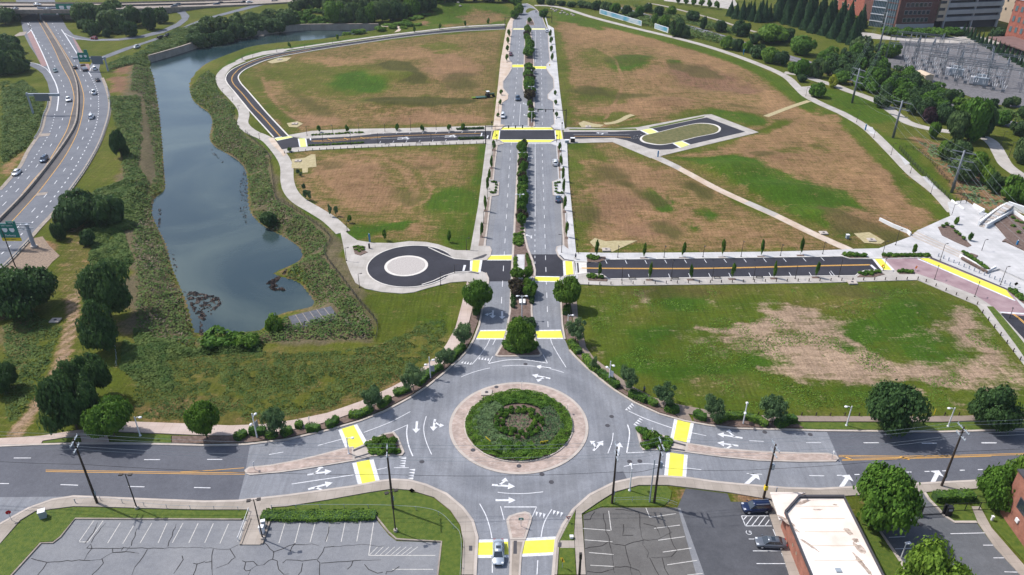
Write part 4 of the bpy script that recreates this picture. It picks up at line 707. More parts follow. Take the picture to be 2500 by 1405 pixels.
line(WM, [(1041,1017),(1035,1040),(1036,1062),(1043,1086),(1054,1111)], .15, sm=True); line(WM, [(1215,1203),(1245,1206),(1285,1206),(1326,1202)], .15, sm=True); line(WM, [(1497,1058),(1494,1080),(1484,1108)], .15, sm=True)
line(WM, [(1192,889),(1230,881),(1265,879),(1300,882),(1337,888)], .22, sm=True); line(WM, [(1337,888),(1326,867)], .15); line(WM, [(1192,889),(1203,871)], .15)
line(WM, [(1188,845),(1172,868),(1152,891)], .15, sm=True); line(WM, [(1349,843),(1362,866),(1382,898)], .15, sm=True); line(WM, [(1196,829),(1186,850)], .15); line(WM, [(1344,829),(1350,846)], .15)
line(WM, [(888,1057),(950,1033),(1002,1006)], .15, sm=True); line(WM, [(776,1089),(836,1073)], .15); line(WM, [(995,1038),(993,1060),(998,1090),(1008,1115)], .22, sm=True); line(WM, [(958,1055),(994,1039)], .15); line(WM, [(974,1117),(992,1117)], .15)
line(WM, [(712,1183),(866,1160)], .18); line(WM, [(657,1111),(692,1105)], .15); line(WM, [(921,1148),(944,1143)], .15); line(WM, [(962,1143),(998,1143)], .15)
line(WM, [(1526,1001),(1580,1025),(1640,1046)], .18, sm=True); line(WM, [(1690,1058),(1724,1065)], .15); line(WM, [(1532,1038),(1537,1060),(1530,1107)], .22, sm=True); line(WM, [(1530,1107),(1573,1105)], .15); line(WM, [(1547,1038),(1558,1043)], .15)
line(WM, [(1523,1140),(1560,1134),(1590,1134),(1622,1138)], .15, sm=True); line(WM, [(1677,1144),(1712,1148)], .15); line(WM, [(1829,1077),(1864,1079)], .15); line(WM, [(1968,1082),(2004,1082)], .15)
line(WM, [(1171,1231),(1186,1259),(1196,1290),(1201,1315)], .15, sm=True); line(WM, [(1347,1245),(1332,1270),(1325,1290),(1321,1312)], .15, sm=True); line(WM, [(1222,1237),(1231,1271)], .13); line(WM, [(1231,1239),(1310,1239)], .2); line(WM, [(1310,1239),(1295,1273)], .13); line(WM, [(1202,1365),(1202,1400)], .15); line(WM, [(1313,1369),(1311,1404)], .15)
for a, b in ((1108,1082),(1250,1083),(1396,1083)): line(WM, [(2000 + a - 1000, b), (2000 + a - 964, b)], .15)
for a, b, c_, d in ((34,1119.5,76,1119.5),(352,1123.5,391,1123.5),(506,1123,543,1123),(-20,1182,22,1182),(148,1184.5,191,1186),(314,1189,353,1190),(474,1191.5,514,1192.5),(1823,1157,1860,1159.5),(1975,1162.5,2012,1163)): line(WM, [(a, b), (c_, d)], .17, .085)
for a, b in ((2043,1162),(2086,1160),(2171,1156),(2213,1154),(2257,1152.5),(2300,1151),(2343,1149.5),(2387,1148),(2438,1148)): line(WM, [(a, b), (a + 12, b - .3)], .2, .085)
for a, b in ((2109,1082.5),(2250,1083.5),(2396,1082)): line(WM, [(a, b), (a + 37, b)], .17, .085)
def teeth(px0, px1, n, apex):
    a, b = G(*px0), G(*px1); ap = G(*apex) - a.lerp(b, .36 / n); ap.normalize(); ap = ap * 1.05
    for i in range(n):
        p = a.lerp(b, i / n); q = a.lerp(b, (i + .72) / n); WM.sheet([(p.x, p.y), (q.x, q.y), ((p + q).x / 2 + ap.x, (p + q).y / 2 + ap.y)], ZM)
teeth((1125,888),(1152,892),4,(1131,883)); teeth((1167,878),(1196,882),4,(1172,873)); teeth((1527,1001),(1544,984),4,(1533,1004)); teeth((1546,1038),(1563,1020),4,(1556,1041)); teeth((992,1118),(988,1143),4,(982,1120)); teeth((1014,1146),(1008,1174),4,(1004,1148))
teeth((1308,1250),(1335,1257),3,(1309,1260)); teeth((1351,1247),(1378,1254),3,(1351,1256))
def arrow(px, toward, kind='straight', L=3.2, z=ZM, wide=1.0):
    p = G(*px); th = ang(px, toward); c, s = math.cos(th), math.sin(th)
    def put(pts): WM.sheet([(p.x + c * u - s * v, p.y + s * u + c * v) for u, v in pts], z)
    k = .22 * wide
    if kind in ('straight', 'sl', 'sr'): put([(-L/2,-k),(L/2-1.0,-k),(L/2-1.0,k),(-L/2,k)]); put([(L/2-1.0,-.75*wide),(L/2+.2,0),(L/2-1.0,.75*wide)])
    if kind in ('sl', 'sr', 'left', 'right'):
        g = 1 if kind in ('sl', 'left') else -1
        if kind in ('left', 'right'): put([(-L/2,-k),(-.1,-k),(-.1,k),(-L/2,k)])
        put([(-1.0,0),(-.5,0),(.42,g*1.12),(0,g*1.12)]); put([(-.4,g*1.1),(.82,g*1.1),(.2,g*1.95)])
arrow((1017,1043),(1016,1053)); arrow((1060,1038),(1058,1050),'sl'); arrow((1233,1222.5),(1255,1222.5)); arrow((1228,1187),(1256,1189),'sl',3.8); arrow((1327,898),(1312,896)); arrow((1322,921),(1302,917),'sl',3.8); arrow((1460,1090),(1472,1078),'sl',3.2)
arrow((1783,1066),(1758,1062),'sr',4.4); arrow((1778,1086),(1757,1083),'sl',3.6); arrow((779,1156),(800,1153),'sl',4.0); arrow((781,1188),(803,1182),'sr',4.0); arrow((1833,1173),(1844,1163),'straight',4.2,.085,1.5); arrow((2062,1178),(2070,1166),'straight',4.2,.085,1.5); arrow((2283,1167),(2289,1155),'straight',4.2,.085,1.5); arrow((1510,1098),(1513,1083),'straight',3.4)
arrow((1226,770),(1226,779)); arrow((1203,768),(1202,777),'sr');
for q in ((1299,384),(1298,469),(1297,576)): arrow(q, (q[0], q[1] - 8), 'left', 3.6)
for q in ((1301,87),(1301,108)): arrow(q, (q[0], q[1] - 6), 'left', 4.5)
arrow((1278,255),(1278,263),'left',4); arrow((1280,283),(1280,291),'left',4)
dashes(WM, [(1224,742),(1242,435),(1249,338) ], 15, .38, sm=False); dashes(WM, [(1252,307),(1270,80)], 20, .38, sm=False); dashes(WM, [(1338,800),(1332,640),(1330,560),(1323,352)], 19, .38, sm=False); dashes(WM, [(1324,306),(1320,76)], 21, .38, sm=False)
line(WM, [(1306.5,530),(1306.5,352)], .15); dashes(WM, [(1306,660),(1306,530)], 10, .4, sm=False); line(WM, [(1268,308),(1271,256)], .15); line(WM, [(1307,152),(1307,76)], .12)
line(WM, [(1288,351.5),(1346,351.5)], .5); line(WM, [(1233,309),(1288,309)], .5); quad(WM, [(1132,649),(1138,649),(1134,663),(1129,663)], .175)
line(WM, [(1210,829),(1203,843)], .15)
def dbl(px, z, wd=.16, gap=.42, mb=None):
    pts = gs(px); mb = mb or OM
    for s in (-1, 1):
        out = []
        for i in range(len(pts)):
            t = (pts[min(i + 1, len(pts) - 1)] - pts[max(i - 1, 0)]).normalized(); out.append(pts[i] + Vector((-t.y, t.x, 0)) * s * gap / 2)
        mb.ribbon(out, wd, z)
dbl([(1420,656),(1500,657),(1700,657),(1900,653),(2000,650.5),(2125,648)], .14, .22, .34); line(WM, [(2125,648),(2140,661)], .7, .14); quad(WM, [(1413,644),(1418,644),(1419,656),(1415,656)], .15)
for i in range(11): a = 1431 + 47.6 * i + i * .6; line(WM, [(a + 94 - 47, 637 - max(0, (i - 2)) * .75), (a + 98 - 47 + i * .4, 645.5 - max(0, (i - 2)) * .7)], .15, .14)
for i in range(11): a = 1535 + 49 * i; line(WM, [(a - 1, 671 - i * .55), (a + 2 + i * .35, 681 - i * .6)], .15, .14)
line(WM, [(2004,630),(2012,638)], .15, .14); line(WM, [(2028,663),(2037,674)], .15, .14)
dbl([(760,121.5),(740,125),(680,136),(630,147.5),(592,164),(573,180),(566,193),(571,207),(592,230),(620,264),(640,284),(684,334)], .12, .14, .28)
dbl([(760,346),(850,340),(900,337),(1000,332),(1174,327)], .17, .13, .3); dbl([(765,346.5),(800,347),(850,343),(930,337)], .17, .12, .28); line(WM, [(905,341),(1010,338),(1105,334),(1184,333)], .12, .17)
for q in ((800,340),(840,338),(880,336)): line(OM, [q, (q[0] + 10, q[1] + 5)], .25, .17)
quad(WM, [(1175,326),(1178,326),(1176,334),(1173,334)], .17); quad(WM, [(1190,332),(1193,332),(1191,339),(1188,339)], .17); line(WM, [(688,335),(670,339)], .5, .18); quad(WM, [(756,338),(759,338),(760,344),(757,344)], .17)
for q in ((985,341),(1100,336)): arrow(q, (q[0] + 20, q[1] - 1), 'sl', 4.5, .17); arrow((q[0] - 1, q[1] - 3.5), (q[0] + 20, q[1] - 5), 'straight', 4, .175)
arrow((1470,326),(1450,326),'sl',4.5,.155); dbl([(1402,334),(1500,335.5),(1540,337)], .155, .14, .3); line(WM, [(1400,329.5),(1537,329.5)], .13, .155); dashes(WM, [(1540,339),(1563,338)], 4, .5, .15, .155); dashes(WM, [(1546,334),(1570,329)], 3, .5, .12, .155)
for i, x_ in enumerate(range(900, 1180, 32)): line(WM, [(x_ + 6, 325 - (x_ - 900) * .012), (x_ + 3, 329 - (x_ - 900) * .012)], .14, .17); line(WM, [(x_ + 30, 346 - (x_ - 900) * .028), (x_ + 27, 351 - (x_ - 900) * .03)], .14, .17)
dbl([(2470,766),(2500,790),(2560,850)], .175, .2, .34)
for dy in (0, 3.6): line(OM, [(112, 1149 + dy), (300, 1152 + dy), (480, 1155 + dy), (598, 1155.5 + dy + (0 if dy else -1))], .12, .085)
line(OM, [(440,1153.5),(520,1149.5),(596,1143.5)], .12, .085)
for pts in ([(2047,1113),(2200,1115),(2330,1113),(2500,1108),(2760,1098)], [(2047,1116.5),(2200,1118),(2330,1116),(2500,1111),(2760,1101)], [(2055,1125.5),(2200,1121.5),(2330,1118),(2420,1115)], [(2056,1123),(2200,1119),(2300,1117)]): line(OM, pts, .11, .085)
for x_ in (2058, 2196): line(OM, [(x_, 1115.5), (x_ + 24, 1123.5)], .25, .085)
for nm, mb, m in (('lane_marking', WM, 'white_paint'), ('lane_marking', YM, 'yellow_paint'), ('lane_marking', OM, 'orange_paint')): struct(mb.build(nm, m))
WN = MB()
for a, b, c_, d in ((294,1277,263,1327),(371,1278,342,1327),(484,1278,461,1327),(521,1279,500,1326),(558,1280,537,1328),(696,1277,681,1327),(733,1277,720,1326),(770,1276,757,1325),(806,1276,797,1323),(843,1275,833,1324),(880,1274,871,1323),(913,1273,900,1357),(330,1278,300,1328),(408,1278,386,1327),(447,1278,421,1326),(608,1250,581,1323),(229,1272,194,1322),(252,1272,217,1322),(194,1324,216,1324),(900,1357,1063,1357),(958,1391,1058,1391)): line(WN, [(a, b), (c_, d)], .13, .045)
for i in range(8): line(WN, [(902 + i * 13, 1356), (922 + i * 14, 1336)], .1, .045)
for a, b, c_, d in ((1486,1248,1492,1296),(1423,1291,1490,1296),(1427,1319,1495,1324),(1438,1350,1498,1355),(1441,1381,1500,1384),(1577,1241,1586,1264),(1586,1264,1650,1255),(1597,1291,1660,1283),(1607,1320,1672,1311),(1618,1349,1688,1339),(1629,1380,1702,1369),(1678,1405,1715,1401)): line(WN, [(a, b), (c_, d)], .13, .048)
struct(WN.build('bay_marking', 'worn_paint'))
WP = MB()
for a, b, c_, d in ((1810,1260.5,1876,1260.5),(1810,1260.5,1820,1285),(1819,1285,1884,1285),(1814,1271,1823,1261),(1820,1285,1838,1261),(1835,1285,1854,1261),(1851,1285,1869,1261),(1867,1285,1878,1270),(1828,1317,1848,1317),(1838,1346,1906,1346),(1847,1377,1917,1377),(1887,1293,1895,1313),(1908,1351,1917,1371),(1919,1382,1928,1403),(2320,1304,2404,1302),(2400,1332,2430,1332),(2425,1363,2456,1363),(2452,1397,2486,1398),(2170,1313,2210,1311),(2185,1341,2250,1339)): line(WP, [(a, b), (c_, d)], .13, .05)
WP.ribbon(circ(G(1828,1301), .42, 14, R(120), R(420)), .1, .05); line(WP, [(1828,1297),(1831,1301),(1835,1301)], .1, .05)
struct(WP.build('bay_marking', 'white_paint'))
CK = MB()
def crack(px, z=.05, wd=.10):
    pts = GG(px); out = []
    for a, b in zip(pts[:-1], pts[1:]):
        n = max(1, int((b - a).length / .8))
        for i in range(n): out.append(a.lerp(b, i / n) + Vector((random.uniform(-.14, .14), random.uniform(-.14, .14), 0)))
    out.append(pts[-1]); h_ = len(out) // 2 + 1; CK.ribbon(out[:h_ + 1], wd * 1.15, z); CK.ribbon(out[h_:], wd * .55, z) if len(out) - h_ > 1 else None
for c_ in ([(78,1363),(100,1370),(117,1374),(150,1371),(205,1369),(248,1366),(275,1351),(305,1348),(318,1335)], [(117,1374),(92,1405)], [(212,1340),(222,1328),(223,1340),(206,1368)], [(248,1366),(252,1375),(224,1405)], [(212,1340),(275,1340),(360,1340),(430,1338),(500,1339),(560,1342),(582,1331)], [(275,1340),(278,1350),(304,1348),(340,1352)], [(360,1341),(348,1360),(330,1385),(322,1405)], [(446,1358),(450,1366),(424,1402)], [(475,1375),(483,1378),(500,1372)], [(483,1378),(472,1405)], [(522,1341),(515,1370),(520,1390),(519,1412)], [(500,1373),(516,1372)], [(563,1343),(575,1360),(555,1378),(528,1388)], [(645,1326),(660,1340),(667,1350),(664,1367),(655,1370),(645,1380),(628,1380),(615,1390),(605,1408)], [(667,1350),(690,1340),(715,1330),(760,1330),(778,1333)], [(590,1370),(598,1374),(620,1372),(628,1381)], [(598,1374),(595,1390),(602,1396),(612,1393)], [(664,1367),(675,1370),(680,1390),(695,1402),(706,1402)], [(688,1377),(700,1369),(740,1369),(775,1368),(788,1350),(791,1336),(830,1335),(880,1331),(937,1334)], [(775,1368),(783,1376),(780,1405)], [(783,1376),(820,1374),(862,1370),(900,1369),(930,1368)], [(862,1370),(858,1382),(848,1391)], [(795,1324),(800,1300),(806,1276)], [(720,1326),(708,1348)], [(892,1378),(902,1392),(920,1402),(935,1398)], [(740,1377),(735,1395),(728,1405)], [(940,1405),(945,1398),(956,1397),(975,1384)], [(318,1335),(330,1310),(335,1290)], [(302,1335),(296,1345)], [(410,1335),(420,1310),(430,1280)], [(210,1327),(230,1300),(238,1277)], [(222,1325),(240,1300),(258,1278)]): crack(c_)
for c_ in ([(1500,1330),(1525,1334),(1560,1322),(1608,1316),(1640,1300)], [(1525,1334),(1536,1370),(1543,1405)], [(1500,1243),(1560,1252),(1566,1300),(1570,1330),(1585,1350),(1580,1362)], [(1630,1286),(1640,1320),(1653,1345),(1640,1360),(1590,1362)], [(1617,1362),(1622,1390),(1632,1405)], [(1472,1256),(1478,1290),(1490,1330),(1500,1400)], [(1430,1340),(1470,1334),(1485,1322),(1500,1330)], [(1570,1280),(1600,1285),(1612,1310)], [(1500,1384),(1540,1386),(1560,1395),(1568,1410)], [(1425,1270),(1440,1268),(1452,1250)], [(1432,1395),(1470,1398),(1500,1390)], [(1585,1362),(1600,1390),(1608,1405)], [(1520,1280),(1522,1308),(1546,1308)]): crack(c_, .055, .09)
struct(CK.build('asphalt_crack', 'crack'))
sheet('road', [(1500,1155),(1521,1152),(1531,1171),(1500,1177)], RZ + .02, 'mid_asphalt')
sheet('parking_lot', [(1655,1242),(1661,1241),(1720,1405),(1750,1500),(1736,1500),(1700,1405)], .042, 'lot_asphalt')
for i, (x_, y_) in enumerate(sorted(((1283,890),(1212,947),(1155,1101),(1267,1140),(1323,1159),(1346,1178),(1537,1128),(1562,1127),(1978,1062),(1867,1056),(1493,1018),(1483,1040),(1140,1395),(2246,1281),(1030,1128)), key=lambda q: q[1])):
    o = MB().cone((0, 0, 0), (0, 0, .02), .45, .45, 14).build('manhole_cover', 'strip_dark', loc=G(x_, y_) + Vector((0, 0, .055 if not (1030 < x_ < 1300 and 930 < y_ < 1150) else .175)))
    tag(o, ORD[i] + ' round iron manhole cover from the top among those in the near roads', 'manhole cover', 'manhole covers in the roads')
# vegetation
def cards(P_, N_, size, name, m, parent=None, jag=.35, aspect=1.0, seed=1):
    r = np.random.default_rng(seed); k = len(P_); N_ = N_ / np.linalg.norm(N_, axis=1, keepdims=True)
    t = r.normal(size=(k, 3)); t -= (t * N_).sum(1, keepdims=True) * N_; t /= np.linalg.norm(t, axis=1, keepdims=True); b = np.cross(N_, t)
    s = (np.asarray(size) * r.uniform(.65, 1.35, k))[:, None]
    V_ = []
    for i in range(4):
        a = math.pi / 4 + i * math.pi / 2; q = 1 + r.uniform(-jag, jag, (k, 1))
        V_.append(P_ + (t * math.cos(a) * q + b * math.sin(a) * q * aspect) * s * .7 + N_ * r.uniform(-.25, .25, (k, 1)) * s)
    V_ = np.stack(V_, 1).reshape(-1, 3); me = bpy.data.meshes.new(name); me.vertices.add(4 * k); me.vertices.foreach_set('co', V_.ravel()); me.loops.add(4 * k)
    me.loops.foreach_set('vertex_index', np.arange(4 * k)); me.polygons.add(k); me.polygons.foreach_set('loop_start', np.arange(0, 4 * k, 4)); me.polygons.foreach_set('loop_total', np.full(k, 4)); me.update(calc_edges=True)
    me.materials.append(M[m]); o = bpy.data.objects.new(name, me)
    return link(o, parent)
def crown_points(kind, n, seed):
    r = np.random.default_rng(seed)
    if kind == 'conifer':
        u = r.random(n) ** .75; z = 1 - u * .96; rad = u * (.92 + .12 * np.sin(u * 40 + r.random(n))) * r.uniform(.78, 1.05, n); a = r.random(n) * 6.283; lob = 1 + .13 * np.sin(a * 5 + z * 9)
        P_ = np.stack([np.cos(a) * rad * lob, np.sin(a) * rad * lob, z], 1); N_ = np.stack([np.cos(a), np.sin(a), np.full(n, .6)], 1) + r.normal(size=(n, 3)) * .35; return P_, N_
    cb, K, lr, fl = {'round': (.16, 34, .34, .16), 'dense': (.06, 26, .37, .24), 'feather': (.24, 30, .26, .34), 'wood': (.0, 20, .40, .2), 'young': (.30, 12, .42, .3), 'bush': (.0, 16, .42, .22), 'myrtle': (.18, 16, .38, .3)}[kind]
    ch = (1 - cb) / 2; cz = cb + ch; d = r.normal(size=(K, 3)); d /= np.linalg.norm(d, axis=1, keepdims=True); rr = r.uniform(.45, .80, K) if kind != 'feather' else r.uniform(.3, .85, K)
    Lc = d * rr[:, None]
    if kind in ('round', 'dense', 'feather', 'wood'): Lc[:, 2] = Lc[:, 2] * .95 - .05
    if kind == 'young': Lc[:, :2] *= .8
    i = r.integers(0, K, n); e = r.normal(size=(n, 3)); e /= np.linalg.norm(e, axis=1, keepdims=True); e = e + Lc[i] * .9; e /= np.linalg.norm(e, axis=1, keepdims=True)
    rad = lr * r.uniform(1 - fl, 1 + fl, n) * (.6 + .8 * (i * 7 % K) / K)
    if kind in ('round', 'dense'):
        spike = (r.random(n) < .14) * r.uniform(0, .16, n); rad = rad + spike
    P_ = Lc[i] + e * rad[:, None]
    if kind in ('round', 'dense', 'wood', 'bush'): P_[:, 2] = np.where(P_[:, 2] < -.2, -.2 + (P_[:, 2] + .2) * .85, P_[:, 2])
    N_ = e + r.normal(size=(n, 3)) * (.42 if kind != 'feather' else .6) + np.array([0, 0, .28])
    if kind in ('round', 'wood', 'bush', 'myrtle'):
        q = np.linalg.norm(P_ * np.array([1, 1, 1.0]), axis=1, keepdims=True); P_ = np.where(q > 1.0, P_ / q * (1 + (q - 1) * .6), P_)
    P_ = P_ * np.array([1 / 1.08, 1 / 1.08, ch / 1.05]); P_[:, 2] += cz; return P_, N_
PROTO = {}
def proto_tree(key, kind, leaf, n, size, seed, trunk=.035, flat=1.0):
    root = bpy.data.objects.new('tree', None); P_, N_ = crown_points(kind, n, seed)
    cr = cards(P_, N_, size, 'crown', leaf, seed=seed, aspect=.8); cr.parent = root
    tb = MB(); cb = .5 if kind != 'conifer' else .1; rs = random.Random(seed)
    tb.cone((0, 0, -.02), (rs.uniform(-.03, .03), rs.uniform(-.03, .03), cb), trunk * 1.3, trunk * .7, 7)
    if kind not in ('conifer', 'bush'):
        for i in range(6 if kind != 'young' else 3):
            a = i * 1.05 + rs.random(); q = rs.uniform(.35, .62); tb.cone((0, 0, cb * rs.uniform(.45, .95)), (math.cos(a) * q, math.sin(a) * q, rs.uniform(.55, .8)), trunk * .45, trunk * .12, 5)
    tr = tb.build('trunk', 'bark', root)
    C.objects.unlink(cr); C.objects.unlink(tr); PROTO[key] = (root, cr, tr); return root
for i in range(3):
    proto_tree('round%d' % i, 'round', 'leaf_mid', 12000, .062, 11 + i); proto_tree('dense%d' % i, 'dense', 'leaf_dark', 12000, .062, 21 + i)
    proto_tree('feather%d' % i, 'feather', 'leaf_grey', 4200, .062, 31 + i, .03); proto_tree('wood%d' % i, 'wood', 'leaf_wood', 3000, .125, 41 + i, .05)
    proto_tree('young%d' % i, 'young', 'leaf_mid', 320, .34, 51 + i, .06); proto_tree('conifer%d' % i, 'conifer', 'leaf_conifer', 2400, .11, 61 + i, .05)
    proto_tree('myrtle%d' % i, 'myrtle', 'leaf_mid', 1100, .16, 71 + i, .04); proto_tree('light%d' % i, 'dense', 'leaf_light', 10000, .066, 81 + i); proto_tree('bush%d' % i, 'bush', 'leaf_mid', 700, .2, 91 + i, .03)
    proto_tree('bushd%d' % i, 'bush', 'leaf_dark', 700, .2, 95 + i, .03); proto_tree('woodlight%d' % i, 'wood', 'leaf_light', 3000, .125, 101 + i, .05); proto_tree('woodmid%d' % i, 'wood', 'leaf_mid', 3000, .125, 111 + i, .05)
proto_tree('yellow0', 'wood', 'leaf_yellow', 1200, .2, 121, .04); proto_tree('purple0', 'wood', 'leaf_purple', 1200, .2, 122, .04); proto_tree('myrtlered0', 'myrtle', 'leaf_red', 700, .22, 123, .04); proto_tree('box0', 'bush', 'leaf_mid', 800, .17, 124, .03); proto_tree('grassclump0', 'bush', 'leaf_light', 420, .26, 125, .03)
NT = 0
def plant(key, x, y, h, r, name='tree', label=None, cat='tree', group=None, z=None, rz=None):
    global NT
    NT += 1; k = key if key in PROTO else key + str(NT % 3)
    root, cr, tr = PROTO[k]; zz = float(terrain(np.array([x]), np.array([y]))[0]) if z is None else z
    e = empty(name, (x, y, zz - .05), random.random() * 6.28 if rz is None else rz); e.scale = (r, r, h)
    part = name != 'shrub'
    if name == 'tree' and cat == 'tree':
        for q_, n_, c_ in (('conifer', 'conifer_tree', 'conifer'), ('young', 'young_tree', 'young tree'), ('myrtle', 'small_tree', 'small tree')):
            if key.startswith(q_): e.name = n_; cat = c_
    for src, nm in ((cr, 'crown'), (tr, 'trunk')):
        if not part and nm == 'trunk': continue
        o = src.copy(); o.name = nm; C.objects.link(o); o.parent = e
        if not part:
            o.name = 'shrub'; o.parent = None; o.location = e.location; o.rotation_euler = e.rotation_euler; o.scale = e.scale; bpy.data.objects.remove(e); e = o
    tag(e, label, cat, group); return e
def ptree(key, bx, by, ty, wpx, label, group=None, name='tree', cat='tree', ctr=None):
    g = G(bx, by); h = height(bx, by, ty); r = wpx / 2 / ppm((by + ty) / 2); return plant(key, g.x, g.y, h, r, name, label, cat, group)
ptree('round0', 1166, 763, 684, 72, 'rounded dark green tree west of the boulevard casting its shadow on the turn arrows')
ptree('round1', 1382, 753, 678, 68, 'rounded dark green tree east of the boulevard just below the yellow side crosswalk')
ptree('light0', 1271, 856, 772, 62, 'bright green bushy tree filling the south tip of the boulevard median')
def mass(items, leaf, n, size, name, label, seed=1):
    Ps, Ns = [], []
    for i, (x, y, h, r) in enumerate(items):
        P_, N_ = crown_points('wood', n, seed + i % 5); Ps.append(P_ * np.array([r, r, h]) + np.array([x, y, float(terrain(np.array([x]), np.array([y]))[0])])); Ns.append(N_ / np.array([r, r, h]) * r)
    return tag(cards(np.concatenate(Ps), np.concatenate(Ns), size, name, leaf, seed=seed, aspect=.8), label, 'woodland', kind='stuff')
T8 = 'street trees round the roundabout'
for k, (bx, by, ty, w_, lab) in enumerate([(1133,848,782,54,'loose grey-green tree left of the boulevard beside its yellow crosswalk'),(1085,899,848,50,'loose grey-green tree beside the twin lamp northwest of the roundabout'),(1010,955,888,62,'loose grey-green street tree casting shadow on the northwest kerb of the roundabout'),(914,1001,938,62,'loose grey-green street tree between two hedges northwest of the roundabout'),(678,1066,996,62,'loose grey-green street tree beside the twin lamp on the left sidewalk'),
    (1405,838,776,54,'loose grey-green tree right of the boulevard beside its yellow crosswalk'),(1450,905,868,18,'slender sparse little tree beside the northeast sidewalk'),(1530,955,890,52,'loose grey-green street tree over the shaded northeast sidewalk'),(1620,991,936,60,'loose grey-green street tree northeast of the roundabout above the right hedge block'),(1738,1031,962,58,'loose grey-green street tree left of the long curved hedge'),(1884,1036,966,66,'loose grey-green street tree right of the long curved hedge')]):
    ptree('feather', bx, by, ty, w_, lab, T8)
ptree('round0', 506, 1072, 981, 78, 'dense round tree on the left grass verge shading the dark asphalt'); ptree('round2', 279, 1066, 975, 112, 'wide green tree leaning over the pink sidewalk at lower left')
ptree('dense0', 190, 1050, 908, 108, 'big dark tree beside the dirt track above the left sidewalk'); ptree('dense1', 240, 975, 866, 88, 'dark tall tree at the back of the clump beside the dirt track'); ptree('dense2', 205, 1010, 888, 88, 'dark middle tree of the clump beside the dirt track')
ptree('dense1', 2168, 1050, 938, 122, 'large dense tree on the right verge between two white lamps'); ptree('dense2', 2416, 1042, 952, 104, 'large dense tree on the far right verge of the main road')
ptree('light1', 2140, 1290, 1153, 142, 'broad bright green tree beside the white roofed building'); ptree('light2', 2256, 1490, 1352, 146, 'bright green tree cut by the bottom edge of the photo'); ptree('light0', 2428, 1238, 1142, 92, 'bright green tree in front of the brick building corner'); ptree('light1', 2478, 1215, 1115, 76, 'bright green tree behind the right brick building')
ptree('dense0', 72, 762, 652, 132, 'broad dark blue-green tree beside the highway rock bed'); ptree('dense1', 272, 775, 636, 108, 'very dark cedar like tree right of the dirt track'); ptree('dense2', 254, 855, 742, 86, 'dark tree right of the dirt track below the very dark cedar'); ptree('dense0', 12, 952, 888, 70, 'dark tree cut by the left edge above the grass bank'); ptree('wood0', -10, 770, 700, 60, 'dark tree at the left edge beside the highway rock bed')
for bx, by, ty, w_, lab in [(202,545,462,92,'leafy tree at the top of the bank beside the highway guardrail'),(262,548,468,86,'leafy tree second from the guardrail on the bank'),(172,560,500,60,'small dark tree nearest the guardrail end'),(297,385,312,34,'narrow dark evergreen on the pond side of the highway verge'),(306,378,345,30,'short evergreen beside the narrow dark evergreen'),(148,585,540,32,'small round tree above the dirt track by the highway'),(655,535,498,42,'round bush standing on the bank above the pond'),(215,600,560,40,'low leafy tree on the green bank left of the pond')]:
    ptree('wood', bx, by, ty, w_, lab)
LT = 'trees inside the loop ramp'
for i, (bx, by, ty, w_) in enumerate([(229,87,47,36),(206,77,45,26),(261,91,67,24),(276,78,18,62),(238,60,8,62),(320,89,47,38),(289,84,62,22),(328,66,10,38),(366,73,14,36),(396,57,16,34),(214,62,0,60),(262,58,4,50),(300,60,20,40),(345,60,24,30),(195,50,12,36),(280,40,-2,50)]):
    ptree('wood', bx, by, ty, w_, ORD[i] + ' dark tree counted through the grove inside the loop ramp', LT)
for i, (bx, by, ty, w_) in enumerate([(20,132,82,64),(48,178,120,58),(8,182,118,56),(14,60,14,54),(42,52,22,26),(36,150,98,46),(0,160,90,60),(60,172,140,34),(30,182,140,40)]):
    ptree('wood', bx, by, ty, w_, ORD[i] + ' dark tree of the clump at the left edge beside the highway exit', 'trees left of the highway')
WL = 'trees of the wood beyond the pond'; rs = random.Random(3)
base = [(478,108),(540,98),(600,82),(700,68),(760,62),(820,62),(900,60),(980,50),(1040,38),(1100,22),(1130,10)]
def lerp_y(x, pl):
    for (a, b), (c, d) in zip(pl[:-1], pl[1:]):
        if a <= x <= c: return b + (d - b) * (x - a) / (c - a)
    return pl[-1][1]
back = []; WN_ = [0, 0]
for row, dy in enumerate((3, 14, 26, 38)):
    x_ = 482 + row * 9
    while x_ < 1240:
        gap = 722 < x_ < 800
        yb = (lerp_y(x_, base) if x_ < 1130 else 8) - dy
        if ((x_ < 720 and row < 2) or x_ >= 795 or (gap and row > 2)) and yb > -45:
            g = G(x_ + rs.uniform(-4, 4), yb + rs.uniform(-2, 2)); h_ = rs.uniform(10, 15) * (.72 if x_ < 720 else 1); r_ = rs.uniform(4.6, 6.6)
            if row == 0: WN_[0] += 1; plant('woodmid' if rs.random() < .15 else 'wood', g.x, g.y, h_, r_, label=ORD[WN_[0] % 30] + ' tree from the left in the front row of the wood beyond the pond', group=WL)
            else: back.append((g.x, g.y, h_, r_))
        x_ += rs.uniform(19, 27)
mass(back, 'leaf_wood', 2200, .75, 'woodland', 'dense dark woodland filling the ground behind the pond wall')
for i in range(34):
    g = G(rs.uniform(715, 815), rs.uniform(20, 62)); plant('bush', g.x, g.y, rs.uniform(2, 4.5), rs.uniform(2, 3.5), 'shrub', 'leafy shrub on the vine covered slope between the woods', 'shrub', 'shrubs on the slope beyond the pond')
for bx, by in ((975,62),(990,58),(1005,50),(1020,46),(1040,40),(1060,34),(960,70),(985,70),(1000,64),(1020,62),(870,84),(845,84),(880,82),(930,76),(925,72),(945,62),(900,66),(870,60),(1050,30),(1075,26)):
    g = G(bx, by); plant('woodlight' if by % 4 else 'bush', g.x, g.y, rs.uniform(1.5, 3), rs.uniform(2.5, 4), 'shrub', 'light green shrub on the bank at the north end of the pond', 'shrub', 'shrubs at the north end of the pond')
